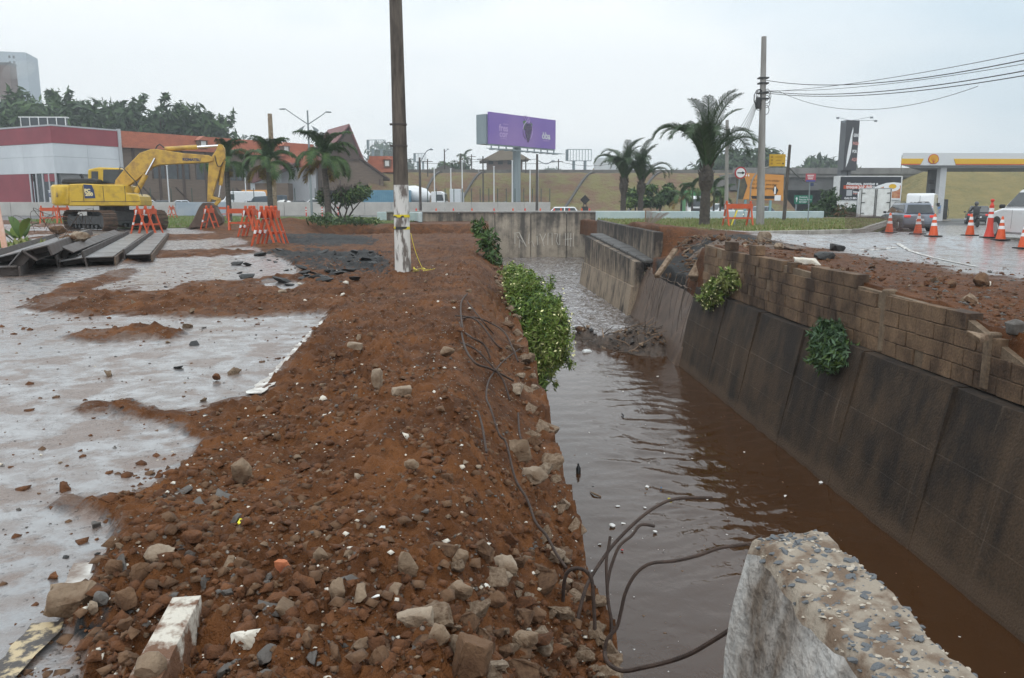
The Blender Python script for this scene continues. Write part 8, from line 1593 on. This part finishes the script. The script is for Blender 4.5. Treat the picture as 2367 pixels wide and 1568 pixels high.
# cones
M_CONE = mat('orange_cone', (.72, .10, .02), (.62, .085, .02), rough=.45, scale=4); M_CONR = mat('red_cone', (.68, .06, .035), (.6, .05, .03), rough=.45, scale=4); M_RUB = mat('black_rubber', (.015, .015, .015), rough=.6)
def cone(label, loc, tall=False, lean=(0, 0)):
    t = thing('traffic_cone', label, 'traffic cone', loc, RND.uniform(0, 1), 'traffic cones on the wet right road'); t.rotation_euler = (lean[0], lean[1], RND.uniform(0, .6)); H = .75 if not tall else 1.05; m_ = M_CONR if tall else M_CONE; r0, r1 = (.155, .03) if not tall else (.17, .06)
    mb = MB(); mb.box((0, 0, .02), (.42, .42, .04)); mb.build('base', M_RUB, t, bevel=.012)
    def rr_(z): return r0+(r1-r0)*(z/H) if not tall else (.17-.07*min(1, z/.3) if z < .3 else .10-.035*(z-.3)/.75)
    zs = [.04, .2, .3, H*.5, H*.75, H]; mb = MB(); mb.lathe([(rr_(z), z) for z in zs]+([(.065, H+.03), (.04, H+.06), (.03, H+.13), (.06, H+.16), (.06, H+.21), (.02, H+.23)] if tall else [(r1*.7, H+.015)]), 20); mb.build('body', m_, t, smooth=True)
    for z0, z1 in (((.36, .46), (.56, .66)) if not tall else ((.66, .78), (.86, .98))): mb = MB(); mb.lathe([(rr_(z0)+.004, z0), (rr_(z1)+.004, z1)], 20); mb.build('reflective_band', M_REF, t, smooth=True)
    return t
for px_, py_, tl, lab in ((2055, 539, 0, 'leftmost traffic cone in front of the grey-blue car'), (2121, 542, 0, 'second traffic cone from the left behind the grey-blue car'), (2157, 547, 0, 'third traffic cone from the left'), (2240, 559, 0, 'lone traffic cone midway to the white car'), (2284, 566, 1, 'tall reddish knob-topped marker cone beside the white car'), (2311, 569, 0, 'orange traffic cone right of the tall marker'), (2365, 577, 0, 'traffic cone cut off by the right border')): cone(lab, rland(px_, py_), bool(tl))
# small red markers and cones on the far road behind the end wall
for k, (px_, D_, lab) in enumerate(((707, 82, 'red marker post on the grass left of the lamp'), (744, 82, 'red marker post right of the lamp'), (781, 82, 'red marker post behind the palm by the pole'))):
    p = at(px_, 475, D_); t = thing('marker_post', lab, 'marker', (p.x, p.y, .0), 0, 'red marker posts on the left'); mb = MB(); mb.tube([(0, 0, 0), (0, 0, .95)], [.07, .05], 8); mb.build('post', M_CONR, t)
    for z in (.4, .65): mb = MB(); mb.tube([(0, 0, z), (0, 0, z+.1)], .075, 8); mb.build('band', M_REF, t)
for k, px_ in enumerate((962, 1008, 1048, 1091, 1142, 1186, 1214, 1249, 1281, 1297, 1316, 1345, 1363)):
    p = at(px_, 475, 62); mb = MB(); mb.lathe([(.2, .0), (.17, .1), (.05, .8), (.04, .82)], 10); o = mb.build('far_cone', M_CONE if k % 2 else M_CONR, loc=(p.x, p.y, .05)); tag(o, '%s orange cone from the left in the far row above the end wall' % ['first', 'second', 'third', 'fourth', 'fifth', 'sixth', 'seventh', 'eighth', 'ninth', 'tenth', 'eleventh', 'twelfth', 'thirteenth'][k], 'traffic cone', 'far row of cones')
p = at(1352, 475, 66); t = thing('diamond_sign', 'dark diamond roadworks sign seen from behind above the end wall', 'sign', (p.x, p.y, 0)); mb = MB(); M_ = Matrix.Translation((0, 0, 1.55)) @ Matrix.Rotation(rad(45), 4, 'Y'); mb.box((0, 0, 0), (.58, .04, .58), M=M_); mb.build('panel', M_BLK, t); mb = MB(); mb.tube([(-.3, .2, 0), (-.05, 0, 1.5)], .03, 5); mb.tube([(.3, .2, 0), (.05, 0, 1.5)], .03, 5); mb.box((0, 0, .75), (.5, .3, .5)); mb.build('stand', M_BLK, t)
# netting
def net(label, corners, nu, nv, r_, m_, sag):
    a, b, c_, d_ = map(Vector, corners); mb = MB()
    def P(u, v): p = a.lerp(b, u).lerp(d_.lerp(c_, u), v); return p-Vector((0, 0, sag*4*u*(1-u)*(0.4+.6*v)))+Vector((0, .05*math.sin(u*17+v*3), .02*math.sin(u*23)))
    for j in range(nv+1): mb.tube([P(i/nu, j/nv) for i in range(nu+1)], r_, 3, cap=False)
    for i in range(nu+1): mb.tube([P(i/nu, j/nv) for j in range(nv+1)], r_, 3, cap=False)
    o = mb.build('safety_net', m_, recalc=False); tag(o, label, 'netting', kind='stuff'); return o
M_NET = mat('brown_net', (.14, .085, .075), rough=.8); M_NETP = mat('pink_grey_net', (.32, .22, .20), (.22, .18, .16), rough=.8)
q = [rland(2030, 545), rland(2235, 552)]; net('drooping dark safety net strung behind the cones', [q[0]+Vector((0, 2.5, .05)), q[1]+Vector((0, 2.5, .05)), q[1]+Vector((0, 2.5, .8)), q[0]+Vector((0, 2.5, .8))], 90, 12, .0055, M_NET, .12)
net('pinkish safety net sagging on the upper concrete wall', [at(1492, 523, 33), at(1500, 522, 36), at(1548, 492, 36), at(1492, 487, 33)], 26, 20, .007, M_NETP, .05); mb = MB(); mb.bar(at(1492, 523, 33), at(1492, 486, 33), .04, .04); o = mb.build('net_stake', M_WOODP); tag(o, 'stake holding the pinkish net', 'stake')
mb = MB(); mb.tube([at(1690, 522, 34), at(1704, 487, 34.5)], .035, 6); o = mb.build('tape_strip', MATS['yellow_tape']); tag(o, 'yellow tape tied to the barricade on the right grass', 'tape')
# ---- floating rubbish
def wz(px_, py_): return g(px_, py_, WZ+.01)
M_PB = mat('blue_plastic', (.03, .22, .48), rough=.35); M_PY = mat('yellow_plastic', (.80, .72, .03), rough=.4); M_PR = mat('red_plastic', (.5, .03, .03), rough=.35); M_FOAM = mat('white_foam', (.80, .80, .79), (.65, .62, .56), rough=.7, scale=12); M_TANT = mat('tan_scrap', (.34, .20, .10), rough=.8)
TR = [(1337, 1092, 'bottle', M_SBK, .11, 'black bottle floating upright near the bank'), (1415, 1216, 'cup', M_FOAM, .07, 'white cup floating near the rebar tips'), (1441, 1210, 'scrap', M_FOAM, .08, 'white foam scrap right of the white cup'), (1549, 1155, 'bag', M_PY, .10, 'bright yellow plastic bag by the arching rebar tip'), (1528, 1127, 'bag', M_PB, .05, 'blue plastic scrap above the yellow bag'), (1496, 1125, 'scrap', M_FOAM, .09, 'flat white scrap left of the blue plastic'), (1438, 1272, 'cup', M_PR, .03, 'tiny red bottle cap under the hooked rebar'), (1514, 1230, 'cup', M_FOAM, .05, 'white carton piece right of the hooked rebar tip'), (1483, 1040, 'scrap', M_TANT, .06, 'tan scrap floating beyond the yellow bag'), (1375, 1143, 'stick', M_WOODP, .11, 'short brown stick floating left of the foam scraps'), (1428, 1170, 'scrap', M_FOAM, .08, 'crumpled white scrap above the cup'), (1490, 1173, 'scrap', M_FOAM, .06, 'small white scrap near the arching rebar'), (1492, 1140, 'scrap', M_CONC3, .06, 'brown scrap left under the blue plastic'), (1897, 1115, 'scrap', M_FOAM, .11, 'white scrap floating near the right wall'), (1815, 1147, 'scrap', M_FOAM, .08, 'cream scrap floating left of the right wall'), (1386, 1258, 'scrap', M_FOAM, .07, 'white crumb cluster left of the short rebar'), (1466, 1380, 'scrap', M_FOAM, .02, 'tiny white crumb below the bending rebar'), (1600, 1060, 'scrap', M_FOAM, .05, 'white scrap in midstream'), (1720, 1045, 'scrap', M_FOAM, .06, 'white scrap in midstream closer to the right wall'), (1440, 962, 'stick', M_SBK, .12, 'thin black twig floating in midstream'), (1440, 905, 'scrap', M_FOAM, .08, 'pale scrap in the calm water below the debris'), (1520, 870, 'scrap', M_FOAM, .09, 'pale scrap under the debris heap'), (1535, 1048, 'scrap', M_FOAM, .05, 'small white piece in a swirl'), (1362, 1000, 'scrap', M_FOAM, .05, 'white scrap near the bush'), (1370, 1320, 'scrap', M_FOAM, .07, 'white foam piece caught at the bank under the loop'), (1945, 1350, 'scrap', M_FOAM, .05, 'white scrap behind the parapet stub'), (1635, 1155, 'scrap', M_FOAM, .05, 'small white scrap right of the rebar tip')]
for q, (px_, py_, kd, m_, s, lab) in enumerate(TR):
    p = wz(px_, py_); mb = MB(); r = random.Random(q)
    if kd == 'bottle': mb.lathe([(.03, -.06), (.034, 0), (.034, .06), (.014, .10), (.014, .13)], 12)
    elif kd == 'cup': mb.lathe([(s*.3, -s*.2), (s*.5, 0), (s*.55, s*.2), (s*.4, s*.3), (s*.15, s*.34)], 12)
    elif kd == 'stick': mb.tube([(-s, 0, 0), (0, .01, .01), (s, -.02, .0)], [.012, .014, .006], 6)
    if kd in ('bag', 'scrap'): me = hull_mesh('litter', 800+q, (s, s*.7, s*(.45 if kd == 'bag' else .16)), m_, 14, 1, .12); o = bpy.data.objects.new('litter', me); COL.objects.link(o)
    else: o = mb.build('litter', m_, smooth=True)
    o.location = p; o.rotation_euler = (r.uniform(-.2, .2) if kd != 'stick' else 0, r.uniform(-.2, .2), r.uniform(0, 6)); tag(o, lab, 'litter', 'litter floating on the stream')
def samp_w(n): r = NR.random((n, 2)); y = 4.0+r[:, 0]**1.2*15; x = .7+3.9*r[:, 1]; return np.stack([x, y], -1)
o = gravel('floating_specks', 420, samp_w, .004, .022, [M_SBK, M_WOODP, M_FOAM, M_WOODP], lambda x, y: water_h(x, y), .4); tag(o, 'dark and pale specks of litter drifting on the water', 'litter', kind='stuff')
# litter on the bank
for q, (px_, py_, m_, s, lab) in enumerate(((560, 1218, M_PY, .055, 'crumpled yellow and silver wrapper on the near soil'), (885, 1222, M_FOAM, .04, 'scrap of white paper on the near soil'), (390, 1263, M_FOAM, .03, 'white chip beside the red clod'), (868, 1390, M_FOAM, .035, 'torn cream chip near the flat brown stone'), (835, 1195, M_FOAM, .03, 'cream chip on the middle soil'), (770, 1505, M_PY, .02, 'tiny yellow scrap low on the soil'))):
    me = hull_mesh('litter', 850+q, (s, s*.7, s*.35), m_, 10, 1, .15); o = bpy.data.objects.new('litter', me); COL.objects.link(o); o.location = gland(px_, py_)+Vector((0, 0, s*.25)); o.rotation_euler = (.3, .2, q); tag(o, lab, 'litter')
# ---- haze
hz = MB(); hz.box((0, 245, 45), (1000, 560, 98)); ho_ = hz.build('haze', bpy.data.materials.new('haze_air')); mh = ho_.data.materials[0]; mh.use_nodes = True; T = mh.node_tree; T.nodes.clear(); oo = N(T, 'ShaderNodeOutputMaterial'); pv = N(T, 'ShaderNodeVolumePrincipled'); pv.inputs['Color'].default_value = (.90, .95, .99, 1); pv.inputs['Density'].default_value = .0010; pv.inputs['Anisotropy'].default_value = .2; T.links.new(pv.outputs[0], oo.inputs['Volume']); tag(ho_, 'thin drizzly haze in the air over the whole place', 'haze', kind='stuff')
